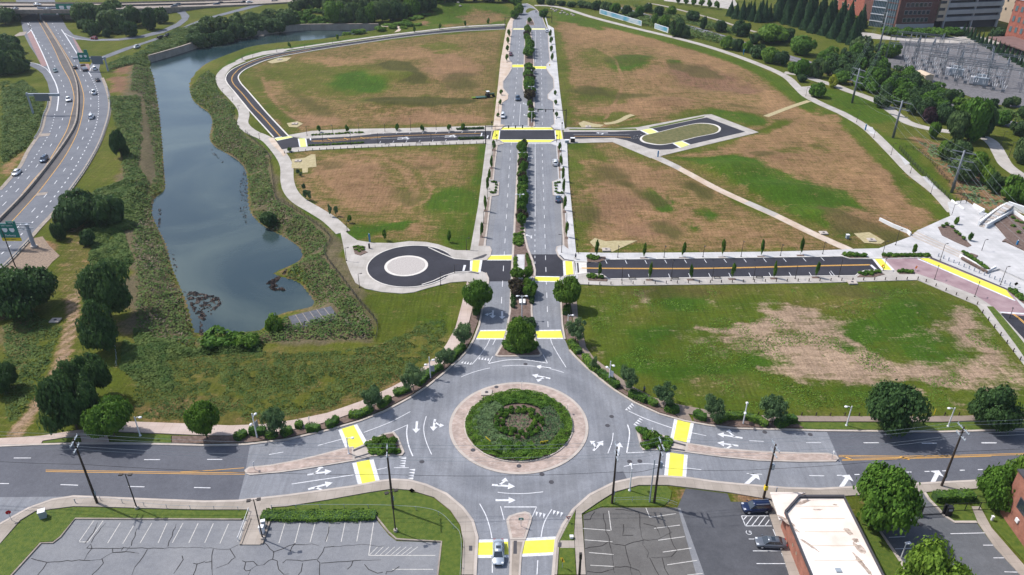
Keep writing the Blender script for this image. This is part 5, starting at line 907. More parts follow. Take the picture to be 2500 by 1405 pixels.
for bx, by, ty, w_, lab in [(1256,46,24,20,'rounded tree left of the far boulevard signal'),(1267,36,8,24,'taller rounded tree left of the far boulevard bend'),(1262,16,-10,26,'rounded tree at the very top left of the boulevard'),(1327,42,20,23,'rounded tree right of the far boulevard signal'),(1252,8,-12,22,'tree behind the bend at the top of the boulevard')]: ptree('woodmid', bx, by, ty, w_, lab)
CN = 'cone shaped evergreens'
for i, (bx, by, ty) in enumerate([(1783,40,2),(1796,46,6),(1811,48,-2),(1823,48,8),(1836,52,2),(1850,55,6),(1865,54,0),(1876,52,10),(1829,42,4),(1857,44,-4)]): ptree('conifer', bx, by, ty, 22, ORD[i] + ' cone shaped evergreen of the separate left group above the rail corridor', CN)
k = 0
for row in range(5):
    for j in range(9):
        bx = 1894 + j * 23 + row * 5; by = 50 + j * 7.6 - row * 11
        ptree('conifer', bx + rs.uniform(-4, 4), by + rs.uniform(-2, 2), by - 50 - rs.uniform(0, 10), 28, ORD[j] + ' cone shaped evergreen from the left in the ' + ORD[row] + ' row of the dense block', CN)
WR = 'trees of the rail corridor'
R_T = [(1545,44,28,26,'wood'),(1598,60,32,16,'woodmid'),(1620,68,36,30,'woodmid'),(1650,90,42,38,'wood'),(1672,92,58,26,'wood'),(1690,52,24,32,'wood'),(1715,72,38,18,'wood'),(1757,78,46,28,'wood'),(1808,88,48,42,'wood'),(1880,104,56,74,'woodmid'),(1905,100,62,60,'wood'),(1840,108,80,28,'wood'),(1958,134,86,58,'woodmid'),(1772,120,86,30,'woodmid'),(1797,124,92,30,'wood'),(1822,128,100,26,'woodmid'),(1850,142,108,40,'wood'),(1880,154,114,42,'woodmid'),(1905,160,122,36,'wood'),(1935,178,150,26,'woodmid'),(1955,186,140,42,'woodmid'),(1978,188,160,24,'wood'),(1994,190,140,40,'wood'),(1956,200,180,24,'wood'),(1992,237,200,38,'woodmid'),(2100,138,86,52,'wood'),(2172,140,100,46,'woodmid'),(2150,132,104,36,'wood'),(1480,30,2,30,'wood'),(1455,24,0,26,'wood'),(1440,20,4,30,'wood'),(1420,18,0,26,'wood'),(1395,17,2,24,'wood'),(1370,14,0,22,'wood'),(1345,13,-4,24,'wood'),(1320,10,-8,22,'wood'),(1500,34,6,26,'woodmid'),(1530,36,10,24,'wood'),(1560,40,14,22,'woodmid'),(1580,30,6,22,'wood'),(1610,40,14,26,'wood'),(1640,36,14,26,'woodmid'),
 (2362,345,232,66,'woodmid'),(2330,345,262,56,'wood'),(2390,332,250,50,'wood'),(2300,300,250,44,'wood'),(2275,338,296,26,'woodmid'),(2330,400,336,56,'wood'),(2345,440,378,64,'wood'),(2380,425,372,54,'woodmid'),(2300,390,340,34,'woodmid'),(2408,450,402,34,'woodlight'),(2425,470,420,38,'wood'),(2470,490,428,56,'woodmid'),(2502,500,440,44,'woodmid'),(2494,398,328,46,'wood'),(2485,330,292,42,'wood'),(2438,306,268,42,'woodmid'),(2400,290,250,40,'woodmid'),(2425,265,240,26,'wood'),(2455,262,236,24,'wood'),(2475,260,234,24,'wood'),(2495,290,256,30,'wood'),(2340,272,236,36,'woodmid'),(2375,278,240,40,'woodlight'),(2310,262,212,30,'wood'),(2290,250,216,28,'woodmid'),(2250,232,190,36,'wood'),(2150,262,228,40,'wood')]
cnt = {}
for bx, by, ty, w_, k_ in sorted(R_T):
    pl = 'beside the trail at the top' if bx < 1500 else 'around the blue and white wall' if bx < 1740 else 'below the cone shaped evergreens' if bx < 2010 and by < 195 else 'at the trail bend' if bx < 2010 else 'near the tall steel pole' if bx < 2200 else 'on the plaza slope' if by > 385 else 'by the lower trail'
    cnt[pl] = cnt.get(pl, -1) + 1; ptree(k_, bx, by, ty, w_, ORD[min(cnt[pl], 29)] + ' leafy tree from the left ' + pl, WR)
ZP = [(1995,180),(2010,150),(2060,140),(2140,150),(2165,180),(2210,190),(2250,225),(2330,250),(2310,300),(2240,290),(2190,262),(2140,245),(2110,225),(2070,215),(2030,200)]
zp = np.array([[G(a, b).x, G(a, b).y] for a, b in ZP]); pts = []; t_ = 0
while len(pts) < 62 and t_ < 6000:
    t_ += 1; x_, y_ = rs.uniform(zp[:, 0].min(), zp[:, 0].max()), rs.uniform(zp[:, 1].min(), zp[:, 1].max())
    if inside(np.array([x_]), np.array([y_]), zp)[0] and all((x_ - a) ** 2 + (y_ - b) ** 2 > 22 for a, b in pts): pts.append((x_, y_))
mass([(x_, y_, rs.uniform(5, 9), rs.uniform(2.8, 4.4)) for x_, y_ in pts[::2]], 'leaf_mid', 2000, .5, 'woodland', 'mid green thicket of trees between trail and substation', 3); mass([(x_, y_, rs.uniform(5, 9), rs.uniform(2.8, 4.4)) for x_, y_ in pts[1::2]], 'leaf_wood', 2000, .5, 'woodland', 'darker green thicket of trees between trail and substation', 4)
ptree('yellow0', 2030, 214, 184, 24, 'bright yellow-green little tree at the trail bend'); ptree('purple0', 2268, 300, 262, 34, 'dark purple leaved tree between the steel power poles')
for j in range(16):
    a = G(2350, 85).lerp(G(2500, 165), j / 15); plant('conifer', a.x, a.y, 6.5, 1.5, label='narrow evergreen of the screen behind the substation', group='narrow evergreens behind the substation')
for bx, by in [(2165 + 17 * i, 84 + (i % 3) * 3) for i in range(11)]: g = G(bx, by); plant('woodmid', g.x, g.y, 4.6, 4, label='low bushy tree below the office block', group='low trees below the office block')
for bx, by, ty, w_ in ((2430,92,66,40),(2450,88,70,30)): ptree('wood', bx, by, ty, w_, 'dark tree beside the red brick mill', 'trees beside the mill')
for i in range(6): ptree('young', 1655 + i * 19, 10 + i * 2.6, -6 + i * 2, 13, ORD[i] + ' small clipped tree of the row by the far car park', 'row of small trees by the far car park')
Y1 = 'young trees on the north side of the east street'; Y2 = 'young trees on the south side of the east street'
for i, (bx, by, ty) in enumerate([(1456,629,590),(1572,629,597),(1667,628,593),(1763,627,589),(1858,625,588),(1954,622,582)]): ptree('young', bx, by, ty, 9, ORD[i] + ' slim young tree from the left on the north sidewalk of the east street', Y1)
for i, (bx, by, ty) in enumerate([(1463,678,646),(1586,684,646),(1686,683,648),(1787,682,646),(1889,680,643),(1991,678,640)]): ptree('young', bx, by, ty, 9, ORD[i] + ' slim young tree from the left on the south sidewalk of the east street', Y2)
for i, (bx, by, ty) in enumerate([(1206,369,345),(1200,411,384),(1194,443,414),(1190,468,437),(1185,517,481),(1176,580,545),(1223,233,220),(1221,256,244),(1215,286,276),(1239,127,112),(1240,108,92),(1243,90,72),(1237,150,134)]): ptree('young', bx, by, ty, 8, ORD[i] + ' slim young street tree on the left sidewalk of the boulevard', 'young trees on the left boulevard sidewalk')
for i, (bx, by, ty) in enumerate([(1366,369,350),(1370,407,380),(1374,444,412),(1376,472,440),(1378,515,480),(1383,580,545),(1355,233,222),(1357,257,244),(1359,288,275),(1348,150,132),(1346,128,112),(1345,109,92),(1343,91,75)]): ptree('young', bx, by, ty, 8, ORD[i] + ' slim young street tree on the right sidewalk of the boulevard', 'young trees on the right boulevard sidewalk')
for bx, by, ty, lab in [(853,545,526,'lone young tree beside the curving pond path'),(940,588,562,'young tree in a mulch ring above the turning circle'),(1097,592,566,'young tree in a mulch ring beside a lamp above the turning circle'),(707,371,360,'tiny tree at the west street corner'),(2229,622,599,'pale young tree in the plaza planting bed'),(2332,552,532,'young tree on the upper plaza paving'),(2365,592,568,'young tree at the tip of the plaza wedge bed')]: ptree('young', bx, by, ty, 11, lab)
for i, bx in enumerate((780,848,1032,1096,970,1130)): ptree('young', bx, 324 - i, 308 - i, 10, ORD[i] + ' thin young tree on the north verge of the west street', 'young trees of the west street')
for i, (bx, by, ty, w_) in enumerate([(743,466,446,12),(746,488,460,14),(757,492,462,12),(807,530,496,12),(822,528,500,12),(735,432,420,10),(728,428,412,12)]): ptree('feather', bx, by, ty, w_, ORD[i] + ' sparse young tree in the mulch strip along the pond path', 'sparse trees in the pond path mulch strip')
for i, (bx, by) in enumerate([(1012,80),(1074,72),(1136,66),(1192,60),(708,118),(825,100)]): ptree('young', bx, by, by - 14, 7, ORD[i] + ' thin young tree behind the loop road', 'young trees behind the loop road')
MT = 'small trees of the boulevard median'
med = [(1273,352,1266,600,34),(1298,305,1293,80,30)]
def median_row(p, q, n, hmin, hmax, r0, lab):
    a, b = G(*p), G(*q)
    for i in range(n):
        t = (i + .5 + rs.uniform(-.15, .15)) / n; g = a.lerp(b, t); plant('myrtle' if rs.random() < .85 else 'myrtlered0', g.x + rs.uniform(-.5, .5), g.y, rs.uniform(hmin, hmax), r0 * rs.uniform(.85, 1.15), label=ORD[i] + ' ' + lab, group=MT, z=.15)
median_row((1277,358), (1272,560), 22, 3.2, 4.4, 1.6, 'small tree down from the junction in the lower boulevard median')
median_row((1297,300), (1293,262), 4, 3, 3.8, 1.5, 'small tree up from the junction in the upper median'); median_row((1293,250), (1290,172), 13, 3.8, 5, 2.4, 'small tree of the long run below the mid crosswalk median'); median_row((1291,145), (1291,118), 5, 4.4, 5.2, 2.7, 'large median tree above the mid crosswalk'); median_row((1287,112), (1288,76), 5, 3.8, 4.6, 1.9, 'small tree near the top end of the upper median')
for bx, by in ((1262,684),(1283,684),(1256,712),(1270,716),(1285,712),(1296,718),(1262,724),(1292,728)): g = G(bx, by); plant('myrtlered0' if (bx + by) % 3 == 0 else 'myrtle', g.x, g.y, 3.2, 1.7, label='small reddish leaved tree near the lower median benches', group='reddish trees of the lower median', z=.2)
g = G(1293, 57); plant('myrtle', g.x, g.y, 3.4, 1.6, label='small tree on the little island at the top of the boulevard', z=.2)
def shrubs(pts, key, h, r, lab, group, z=.2, jit=0):
    for bx, by in pts:
        g = G(bx, by); plant(key, g.x + rs.uniform(-jit, jit), g.y + rs.uniform(-jit, jit), h * rs.uniform(.85, 1.15), r * rs.uniform(.85, 1.15), 'shrub', lab, 'shrub', group, z=z)
shrubs([(1258 + (i % 4) * 13, 790 + (i // 4) * 6) for i in range(12)], 'bushd', 1.5, 1.0, 'clipped dark shrub behind the bright tree in the median', 'dark shrubs in the median')
shrubs([(1253,716 + i * 9) for i in range(5)] + [(1298,716 + i * 9) for i in range(4)], 'bushd', 1.1, .7, 'low shrub along the kerb of the lower median', 'low shrubs along the lower median kerb')
shrubs([(1240,852),(1250,858),(1262,862),(1275,862),(1288,860),(1298,852),(1304,846),(1236,842)], 'bush', 1.0, 1.1, 'low green shrub around the foot of the bright median tree', 'shrubs at the foot of the median tree')
shrubs([(1264 + rs.uniform(-6,6), 575 + i * 3.2) for i in range(9)], 'grassclump0', .8, .9, 'grassy clump in the median above the benches', 'grassy clumps in the median')
shrubs([(1258.5, 634 + i * 4.2) for i in range(7)], 'grassclump0', .7, .55, 'grassy clump left of the concrete median refuge', 'grassy clumps left of the refuge'); shrubs([(1286 + i * 1.1, 624 + i * 5) for i in range(9)] + [(1292 + i, 640 + i * 5) for i in range(6)], 'box0', .6, .5, 'small shrub right of the concrete median refuge', 'small shrubs right of the refuge')
for i in range(26): g = G(1283.5 - i * .38, 354 + i * 9.4); plant('grassclump0', g.x, g.y, .6, .6, 'shrub', 'yellow-green clump under the median trees', 'shrub', 'clumps under the median trees', z=.2)
shrubs([(1202,447),(1206,445.5),(1210,448),(1212,454),(1211,461),(1210,468),(1199,472),(1203,473),(1207,473)], 'bush', .6, .55, 'small shrub edging the left parking bump-out', 'shrubs of the left parking bump-out'); shrubs([(1356,450),(1361,448.5),(1366,448),(1357,456),(1357,463),(1357,470),(1362,474),(1367,474),(1372,474)], 'bush', .6, .55, 'small shrub edging the right parking bump-out', 'shrubs of the right parking bump-out')
shrubs([(1118 + i * 5.5, 317.6 - i * .15) for i in range(12)], 'bushd', .8, .8, 'small shrub on the north side of the west street', 'shrubs north of the west street'); shrubs([(1122 + i * 5.4, 341.5 - i * .15) for i in range(11)], 'bushd', .8, .8, 'small shrub on the south side of the west street', 'shrubs south of the west street'); shrubs([(764 + i * 8, 332 - i * .45) for i in range(16)], 'grassclump0', .6, .6, 'tuft on the planted strip north of the west street', 'tufts north of the west street'); shrubs([(756 + i * 8, 358 - i * .45) for i in range(17)], 'grassclump0', .6, .6, 'tuft on the planted strip south of the west street', 'tufts south of the west street')
def hedge(px, wd, h, lab, mt='leaf_mid', z=.18, grp='clipped hedges round the roundabout'):
    pts = gs(px); L = [0]
    for a, b in zip(pts[:-1], pts[1:]): L.append(L[-1] + (b - a).length)
    n = int(L[-1] * (wd + 2 * h) * 34); r = np.random.default_rng(int(px[0][0])); s = r.random(n) * L[-1]; idx = np.clip(np.searchsorted(L, s) - 1, 0, len(pts) - 2)
    A_ = np.array([[p.x, p.y] for p in pts]); t = (s - np.array(L)[idx]) / np.maximum(1e-6, np.array(L)[idx + 1] - np.array(L)[idx]); c = A_[idx] * (1 - t[:, None]) + A_[idx + 1] * t[:, None]; d = A_[idx + 1] - A_[idx]; d /= np.linalg.norm(d, axis=1, keepdims=True) + 1e-9; nn = np.stack([-d[:, 1], d[:, 0]], 1)
    u = r.random(n) * (wd + 2 * h); wv = 1 + .14 * np.sin(s * 1.7) ; hh = h * (1 + .10 * np.sin(s * 2.3 + 1)); end = np.minimum(np.minimum(s, L[-1] - s) / .6, 1) ** .5
    off = np.where(u < h, -wd / 2, np.where(u > h + wd, wd / 2, u - h - wd / 2)) * wv * (.5 + .5 * end); zz = np.where(u < h, u / h, np.where(u > h + wd, (wd + 2 * h - u) / h, 1.0)) * hh * (.8 + .2 * end)
    P_ = np.stack([c[:, 0] + nn[:, 0] * off, c[:, 1] + nn[:, 1] * off, zz + z], 1) + r.normal(size=(n, 3)) * .05
    N_ = np.stack([nn[:, 0] * np.sign(off) * (np.abs(off) > wd * .45), nn[:, 1] * np.sign(off) * (np.abs(off) > wd * .45), (np.abs(off) <= wd * .45) * 1.0 + .15], 1) + r.normal(size=(n, 3)) * .35
    core = MB(); core.ribbon(pts, wd * .8, z + h * .9, z - .1); o = cards(P_, N_, .17, 'hedge', mt, seed=5)
    co = core.build('core', 'leaf_dark', o); return tag(o, lab, 'hedge', grp)
hedge([(576,1078),(590,1068),(602,1061)], 1.5, 1.1, 'short clipped hedge left of the twin lamp'); hedge([(610,1060),(630,1059),(650,1060)], 1.5, 1.2, 'clipped hedge directly behind the twin lamp'); hedge([(650,1068),(668,1068),(674,1064)], 1.4, .9, 'low hedge left of the loose street tree on the left sidewalk'); hedge([(690,1068),(702,1060),(714,1055)], 1.6, 1.2, 'clipped hedge right of the loose street tree on the left sidewalk'); hedge([(722,1044),(740,1044)], 1.3, 1.1, 'small clipped hedge nearest the left sidewalk'); hedge([(748,1054),(764,1050),(780,1054)], 1.5, 1.1, 'clipped hedge left of the bare mulch patch'); hedge([(797,1046),(812,1040),(824,1028)], 1.4, 1.2, 'clipped hedge left of the yellow crosswalk'); hedge([(853,1018),(875,1018),(895,1010),(908,1002)], 1.5, 1.0, 'long clipped hedge right of the dropped kerb'); hedge([(924,998),(938,990),(952,978)], 1.4, 1.1, 'clipped hedge right of the street tree northwest of the roundabout'); hedge([(962,966),(982,960),(1000,953)], 1.6, .9, 'clipped hedge below the second northwest street tree')
hedge([(1018,944),(1032,932),(1046,918),(1062,908),(1080,900)], 1.5, 1.0, 'curved hedge at the foot of the twin lamp northwest of the roundabout'); hedge([(1094,888),(1108,874),(1122,858),(1134,850)], 1.5, 1.0, 'curved hedge following the kerb up to the boulevard'); hedge([(1160,772),(1168,756)], 1.3, 1.3, 'dark hedge under the left round boulevard tree'); hedge([(1380,772),(1386,756)], 1.4, 1.3, 'dark hedge under the right round boulevard tree'); hedge([(1392,838),(1402,852),(1414,866)], 1.6, 1.0, 'hedge below the right boulevard crosswalk'); hedge([(1428,874),(1436,890),(1448,902),(1462,910)], 1.6, 1.0, 'hedge beside the slender tree northeast of the roundabout', 'leaf_light'); hedge([(1462,914),(1480,926),(1496,938),(1508,950)], 1.5, 1.1, 'hedge at the foot of the northeast twin lamp'); hedge([(1536,966),(1556,974),(1576,984)], 1.6, 1.2, 'dark hedge under the shaded northeast street tree'); hedge([(1580,982),(1594,988),(1602,994)], 1.4, 1.0, 'bright hedge beside the northeast kerb', 'leaf_light'); hedge([(1624,1000),(1642,1006),(1656,1006)], 1.8, 1.2, 'squarish hedge block left of the dropped kerb'); hedge([(1696,1014),(1710,1024),(1724,1026)], 1.5, 1.2, 'clipped hedge right of the upper right yellow crosswalk')
hedge([(1746,1034),(1764,1026),(1790,1021),(1820,1022),(1850,1032),(1872,1044)], 1.5, 1.0, 'long curved hedge arching around the white twin lamp'); hedge([(1894,1044),(1916,1036),(1940,1028)], 1.8, 1.2, 'dark hedge at the right end of the mulch bed')
hedge([(2278,1222),(2320,1220),(2375,1219)], 1.8, 1.3, 'long rectangular hedge behind the black gate'); hedge([(640,1262),(720,1264),(800,1264),(918,1262)], 2.2, .5, 'long shaggy hedge above the cracked parking lot')
shrubs([(921,1083),(934,1078),(942,1086),(950,1092),(938,1098),(955,1098),(962,1084),(946,1104),(956,1106)], 'box0', 1.2, .85, 'round clipped shrub on the west splitter island', 'round shrubs on the west splitter island'); shrubs([(902,1088),(908,1096),(914,1092),(912,1106),(924,1104),(930,1110),(968,1106)], 'bush', .6, .9, 'low grey-green shrub on the west splitter island', 'low shrubs on the west splitter island')
shrubs([(1574,1062),(1582,1066),(1578,1074),(1588,1072),(1598,1068),(1594,1080),(1600,1088),(1588,1092),(1606,1076)], 'box0', 1.2, .85, 'round clipped shrub on the east splitter island', 'round shrubs on the east splitter island'); shrubs([(1562,1054),(1570,1056),(1614,1080),(1622,1084),(1630,1086),(1612,1094),(1624,1096),(1572,1090),(1580,1094),(1630,1078)], 'bush', .6, 1.0, 'low shrub on the east splitter island', 'low shrubs on the east splitter island')
for i in range(24): a = i / 24 * 6.283; plant('box0', cc.x + 4.3 * math.cos(a) + rs.uniform(-.35, .35), cc.y - .2 + 4.0 * math.sin(a) + rs.uniform(-.35, .35), rs.uniform(.75, 1.1), rs.uniform(.5, .72), 'shrub', 'ball shaped shrub of the outer ring on the central island', 'shrub', 'outer ring of ball shrubs', z=.72)
for i in range(17): a = i / 17 * 6.283 + .1; plant('box0', cc.x + 3.1 * math.cos(a) + rs.uniform(-.3, .3), cc.y - .2 + 2.9 * math.sin(a) + rs.uniform(-.3, .3), rs.uniform(.7, 1.0), rs.uniform(.45, .68), 'shrub', 'ball shaped shrub of the inner ring on the central island', 'shrub', 'inner ring of ball shrubs', z=.8)
def scatter_disc(n, r0, r1, a0, a1, name, m, size, zt, label, seed, flat=.5):
    r = np.random.default_rng(seed); rr = np.sqrt(r.uniform(r0 ** 2, r1 ** 2, n)); a = r.uniform(a0, a1, n); x = cc.x + rr * np.cos(a); y = cc.y + rr * np.sin(a); hh = vnoise(x + 50, y, .9, seed) * zt
    z = .22 + .7 * (1 - (rr / r_g) ** 2) + hh + r.uniform(-.05, .12, n); P_ = np.stack([x, y, z], 1); N_ = r.normal(size=(n, 3)) * .55 + np.array([0, 0, 1.0]); o = cards(P_, N_, size, name, m, seed=seed, aspect=.5); return tag(o, label, 'ground cover', kind='stuff')
scatter_disc(20000, 8.0, r_g, 0, 6.283, 'ground_cover', 'leaf_light', .19, .7, 'bright green grassy fringe around the central island', 1); scatter_disc(8000, 5.6, 9.2, R(40), R(125), 'ground_cover', 'leaf_mid', .24, .8, 'lush green planting at the back of the central island', 2); scatter_disc(8500, 4.9, 8.8, R(125), R(262), 'ground_cover', 'leaf_grey', .22, .6, 'grey-green planting on the left of the central island', 3); scatter_disc(3500, 4.9, 8.6, R(262), R(400), 'ground_cover', 'leaf_grey', .22, .35, 'patchy planting on the right of the central island', 4); scatter_disc(3500, 6.2, 9.2, R(235), R(292), 'ground_cover', 'leaf_light', .26, .9, 'bright clump at the front of the central island', 5); scatter_disc(260, 0, 2.2, 0, 6.283, 'ground_cover', 'leaf_grey', .25, .3, 'sparse tufts in the middle of the central island', 6)
def thicket(polys, n, m, size, hmax, label, seed, hs=4.0, cat='undergrowth', avoid=None, name='undergrowth', z0=None, up=.8, thr=.0, sf=2.2):
    Ps = []; r = np.random.default_rng(seed)
    for poly, k in polys:
        w_ = np.array([[q.x, q.y] for q in GG(poly)]); x = r.uniform(w_[:, 0].min(), w_[:, 0].max(), int(n * k * 3)); y = r.uniform(w_[:, 1].min(), w_[:, 1].max(), int(n * k * 3)); ok = inside(x, y, w_); x, y = x[ok], y[ok]
        hh = vnoise(x, y, hs, seed + 3) * .6 + vnoise(x, y, hs * .4, seed + 4) * .4; de = segdist(x, y, w_); hh = hh * np.clip(de / sf + .3, 0, 1); keep = (hh > thr) & (r.random(len(x)) < de / sf * 1.4 + .1); x, y, hh = x[keep], y[keep], hh[keep]; hh = np.clip((hh - thr) / (1 - thr), 0, 1); x, y, hh = x[:int(n * k)], y[:int(n * k)], hh[:int(n * k)]
        Ps.append((x, y, hh))
    x = np.concatenate([p[0] for p in Ps]); y = np.concatenate([p[1] for p in Ps]); hh = np.concatenate([p[2] for p in Ps]); z = terrain(x, y)
    if avoid is None: ok = z > WZ + .05; x, y, hh, z = x[ok], y[ok], hh[ok], z[ok]
    else: z = np.maximum(z, WZ)
    pd_ = np.array([G(a, b, -1.3)[:2] for a, b in [(696,774),(804,744),(836,780),(772,794),(716,812)]]); ok = ~inside(x, y, pd_); x, y, hh, z = x[ok], y[ok], hh[ok], z[ok]
    e = .3; gx = (vnoise(x + e, y, hs * .4, seed + 4) - vnoise(x - e, y, hs * .4, seed + 4)); gy = (vnoise(x, y + e, hs * .4, seed + 4) - vnoise(x, y - e, hs * .4, seed + 4))
    zz = z + hh * hmax * r.uniform(.55, 1.0, len(x)); P_ = np.stack([x, y, zz], 1); N_ = np.stack([-gx * 3, -gy * 3, np.full(len(x), up + .5)], 1) + r.normal(size=(len(x), 3)) * .42
    o = cards(P_, N_, size, name, m, seed=seed, aspect=.8); return tag(o, label, cat, kind='stuff')
E_BANK = [(508,170),(528,186),(530,205),(545,232),(575,262),(582,300),(600,330),(655,372),(662,430),(674,482),(760,540),(800,575),(806,600),(795,630),(860,705),(910,780),(920,828),(860,832),(760,832),(650,842),(480,850),(476,815),(500,806),(640,806),(700,764),(760,746),(735,694),(670,672),(736,612),(650,555),(608,511),(600,441),(580,390),(520,353),(508,331),(516,300),(500,270),(462,238),(458,205)]
W_BANK = [(322,160),(372,152),(380,190),(394,281),(404,401),(408,460),(376,490),(376,521),(395,562),(412,602),(424,648),(442,692),(462,742),(484,815),(480,850),(345,862),(325,780),(330,700),(318,600),(330,520),(372,420),(362,330),(345,230),(320,225),(298,260),(300,330)]
thicket([(E_BANK, 1.0), (W_BANK, .9)], 80000, 'scrub', .38, 1.9, 'tangled green undergrowth covering the pond banks', 11, 6, thr=.2)
thicket([(E_BANK, .6), (W_BANK, .8)], 22000, 'scrub_brown', .36, 1.2, 'dry brown brush among the green on the pond banks', 17, 7, thr=.35)
thicket([([(262,240),(345,235),(352,330),(340,400),(366,440),(352,540),(300,570),(240,560),(300,440),(286,330)], 1.1), ([(215,555),(300,560),(330,640),(300,680),(215,640)], .3), ([(230,470),(330,430),(330,560),(240,580),(170,520)], .5), ([(325,800),(480,850),(640,842),(640,860),(480,870),(330,900)], .6), ([(300,830),(400,860),(430,910),(420,960),(330,930),(290,900)], .4), ([(0,200),(60,195),(110,240),(108,285),(70,360),(0,410)], .9), ([(420,75),(476,60),(470,100),(380,150),(320,160),(262,175),(260,155),(330,130)], .7)], 34000, 'scrub', .42, 1.8, 'leafy green undergrowth beside the highway and meadow', 23, 6, thr=.15)
thicket([([(320,862),(480,850),(800,856),(920,836),(1090,760),(1100,838),(985,930),(800,1006),(640,1032),(320,1028)], 1)], 34000, 'scrub', .19, .45, 'rough tufted grass of the lower left meadow', 29, 3, thr=.3, cat='grass', name='tall_grass')
thicket([([(1412,702),(2236,692),(2400,764),(2500,900),(2500,1000),(1850,1012),(1700,990),(1560,930),(1440,846)], 1)], 14000, 'leaf_mid', .20, .30, 'scattered weeds over the lower right meadow', 31, 7, thr=.58, cat='grass', name='tall_grass')
thicket([([(0,700),(160,800),(100,960),(20,1064),(0,1064)], 1)], 9000, 'scrub', .3, .6, 'rough weeds left of the dirt track', 37, 4, thr=.3, cat='grass', name='tall_grass')
thicket([([(2235,345),(2330,360),(2440,475),(2500,505),(2500,560),(2400,512),(2340,478),(2300,420)], 1.0), ([(2420,600),(2500,560),(2560,640),(2500,640)], .2)], 2600, 'leaf_grey', .5, .7, 'low planted shrubs on the brown slope above the plaza', 41, 2.5, thr=.45)
thicket([([(1510,22),(1640,50),(1800,100),(1860,118),(1850,130),(1700,95),(1520,52)], 1), ([(1540,10),(1760,60),(1880,100),(1860,104),(1700,64),(1560,28)], 1), ([(2240,205),(2330,235),(2500,275),(2500,300),(2330,250)], .6)], 9000, 'scrub', .7, 1.8, 'overgrown green strip beside the railway tracks', 43, 6, thr=.15)
REED = [([(720,642),(672,668),(700,690),(660,690),(640,672),(700,640)], .5), ([(440,690),(462,690),(520,700),(545,712),(520,742),(492,765),(470,750)], .5), ([(410,600),(424,600),(432,640),(420,650)], .1), ([(590,400),(600,400),(604,470),(600,540),(580,500),(578,440)], .22), ([(372,152),(380,190),(396,290),(404,400),(398,400),(388,290),(374,200)], .3), ([(480,745),(492,770),(496,800),(478,800)], .1), ([(508,330),(520,355),(545,378),(540,385),(512,360)], .1), ([(380,490),(392,490),(388,540),(378,535)], .08)]
thicket(REED, 8000, 'reed', .20, .7, 'dead reddish-brown reeds and twigs at the water edge', 47, 1.1, thr=.5, avoid=False, cat='reeds', name='reeds', up=.1, sf=.5)
for i, (bx, by, w_, ty) in enumerate(((530,838,80,812),(604,842,64,816),(672,806,46,770),(562,842,56,820))): ptree('bush', bx, by, ty, w_, ['leftmost', 'third', 'rightmost', 'second'][i] + ' rounded shrub mass at the south end of the pond', 'rounded shrubs at the south end of the pond', name='bush', cat='bush')
# highway, left
HL = [(30,-30),(44,20),(50,48),(58,84),(72,112),(88,136),(100,158),(70,153),(66,158),(90,170),(104,181),(116,202),(122,230),(118,260),(109,281),(100,321),(70,366),(50,405),(24,437),(0,463),(-60,520),(-300,720)]
HR = [(-300,1000),(-60,712),(0,662),(50,610),(80,575),(96,559),(138,511),(174,461),(210,409),(240,355),(256,313),(265,281),(267,250),(260,220),(250,192),(242,170),(246,152),(262,142),(340,112),(410,90),(468,64),(500,50),(610,22),(700,-2),(690,-6),(600,18),(500,45),(462,60),(420,80),(350,104),(300,119),(250,138),(226,152),(219,162),(212,145),(184,98),(200,98),(225,101),(290,100),(350,93),(400,81),(440,64),(458,50),(463,40),(452,28),(425,21),(400,20),(400,25),(425,28),(440,36),(444,46),(430,58),(395,74),(345,87),(290,95),(225,96),(180,86),(164,70),(152,48),(146,30),(120,-30)]
HZ = .09
sheet('highway', HL + HR, HZ, 'hwy_asphalt')
sheet('highway_shoulder', [(66,84),(76,76),(98,122),(118,160),(102,164),(86,128)], HZ + .02, 'rumble'); sheet('highway_shoulder', [(176,90),(183,97),(212,145),(219,162),(219,178),(200,144)], HZ + .02, 'rumble')
MEDL = [(92,48),(128,112),(150,160),(170,196),(180,230),(180,252),(174,281),(164,317),(140,361),(112,405),(80,443),(40,491),(0,535),(-80,610)]; MEDR = [(112,56),(160,132),(184,174),(198,208),(205,240),(202,275),(200,287),(188,327),(160,381),(120,437),(88,477),(32,539),(0,570),(-80,650)]
sheet('highway_median', MEDL + MEDR[::-1], HZ + .02, asphalt('hwy_median', (.085,.078,.078), (.118,.11,.11)))
HW, HO = MB(), MB(); HO.ribbon(gs(MEDL), .2, HZ + .04); HO.ribbon(gs(MEDR), .2, HZ + .04)
dashes(HW, [(72,55),(86,90),(120,133),(138,172),(158,218),(161,240),(159,268),(144,318),(125,355),(79,422),(34,475),(-20,530)], 30, .28, .22, HZ + .04); dashes(HW, [(128,58),(155,105),(188,160),(204,186),(219,225),(222,258),(213,311),(188,367),(159,414),(122,465),(71,527),(10,590)], 30, .28, .22, HZ + .04)
dashes(HW, [(134,280),(122,323),(83,389),(36,447),(6,479),(-30,515)], 26, .3, .28, HZ + .04); dashes(HW, [(222,188),(238,222),(241,255),(238,293),(224,335),(182,413),(128,488),(56,570),(9,617),(-30,650)], 52, .34, .32, HZ + .04)
HW.ribbon(gs([(68,58),(90,102),(110,145),(124,180),(137,207),(143,235),(139,272)]), .45, HZ + .04); HW.ribbon(gs([(150,73),(165,95),(190,135),(212,170),(223,187)]), .45, HZ + .04); HW.ribbon(gs([(70,62),(75,74),(66,83)]), .4, HZ + .04); HW.ribbon(gs([(122,180),(112,168),(90,157),(72,153)]), .3, HZ + .04); HW.ribbon(gs([(158,82),(180,93),(225,99),(290,98)]), .35, HZ + .04); HW.ribbon(gs([(219,176),(222,168),(230,159)]), .35, HZ + .04)
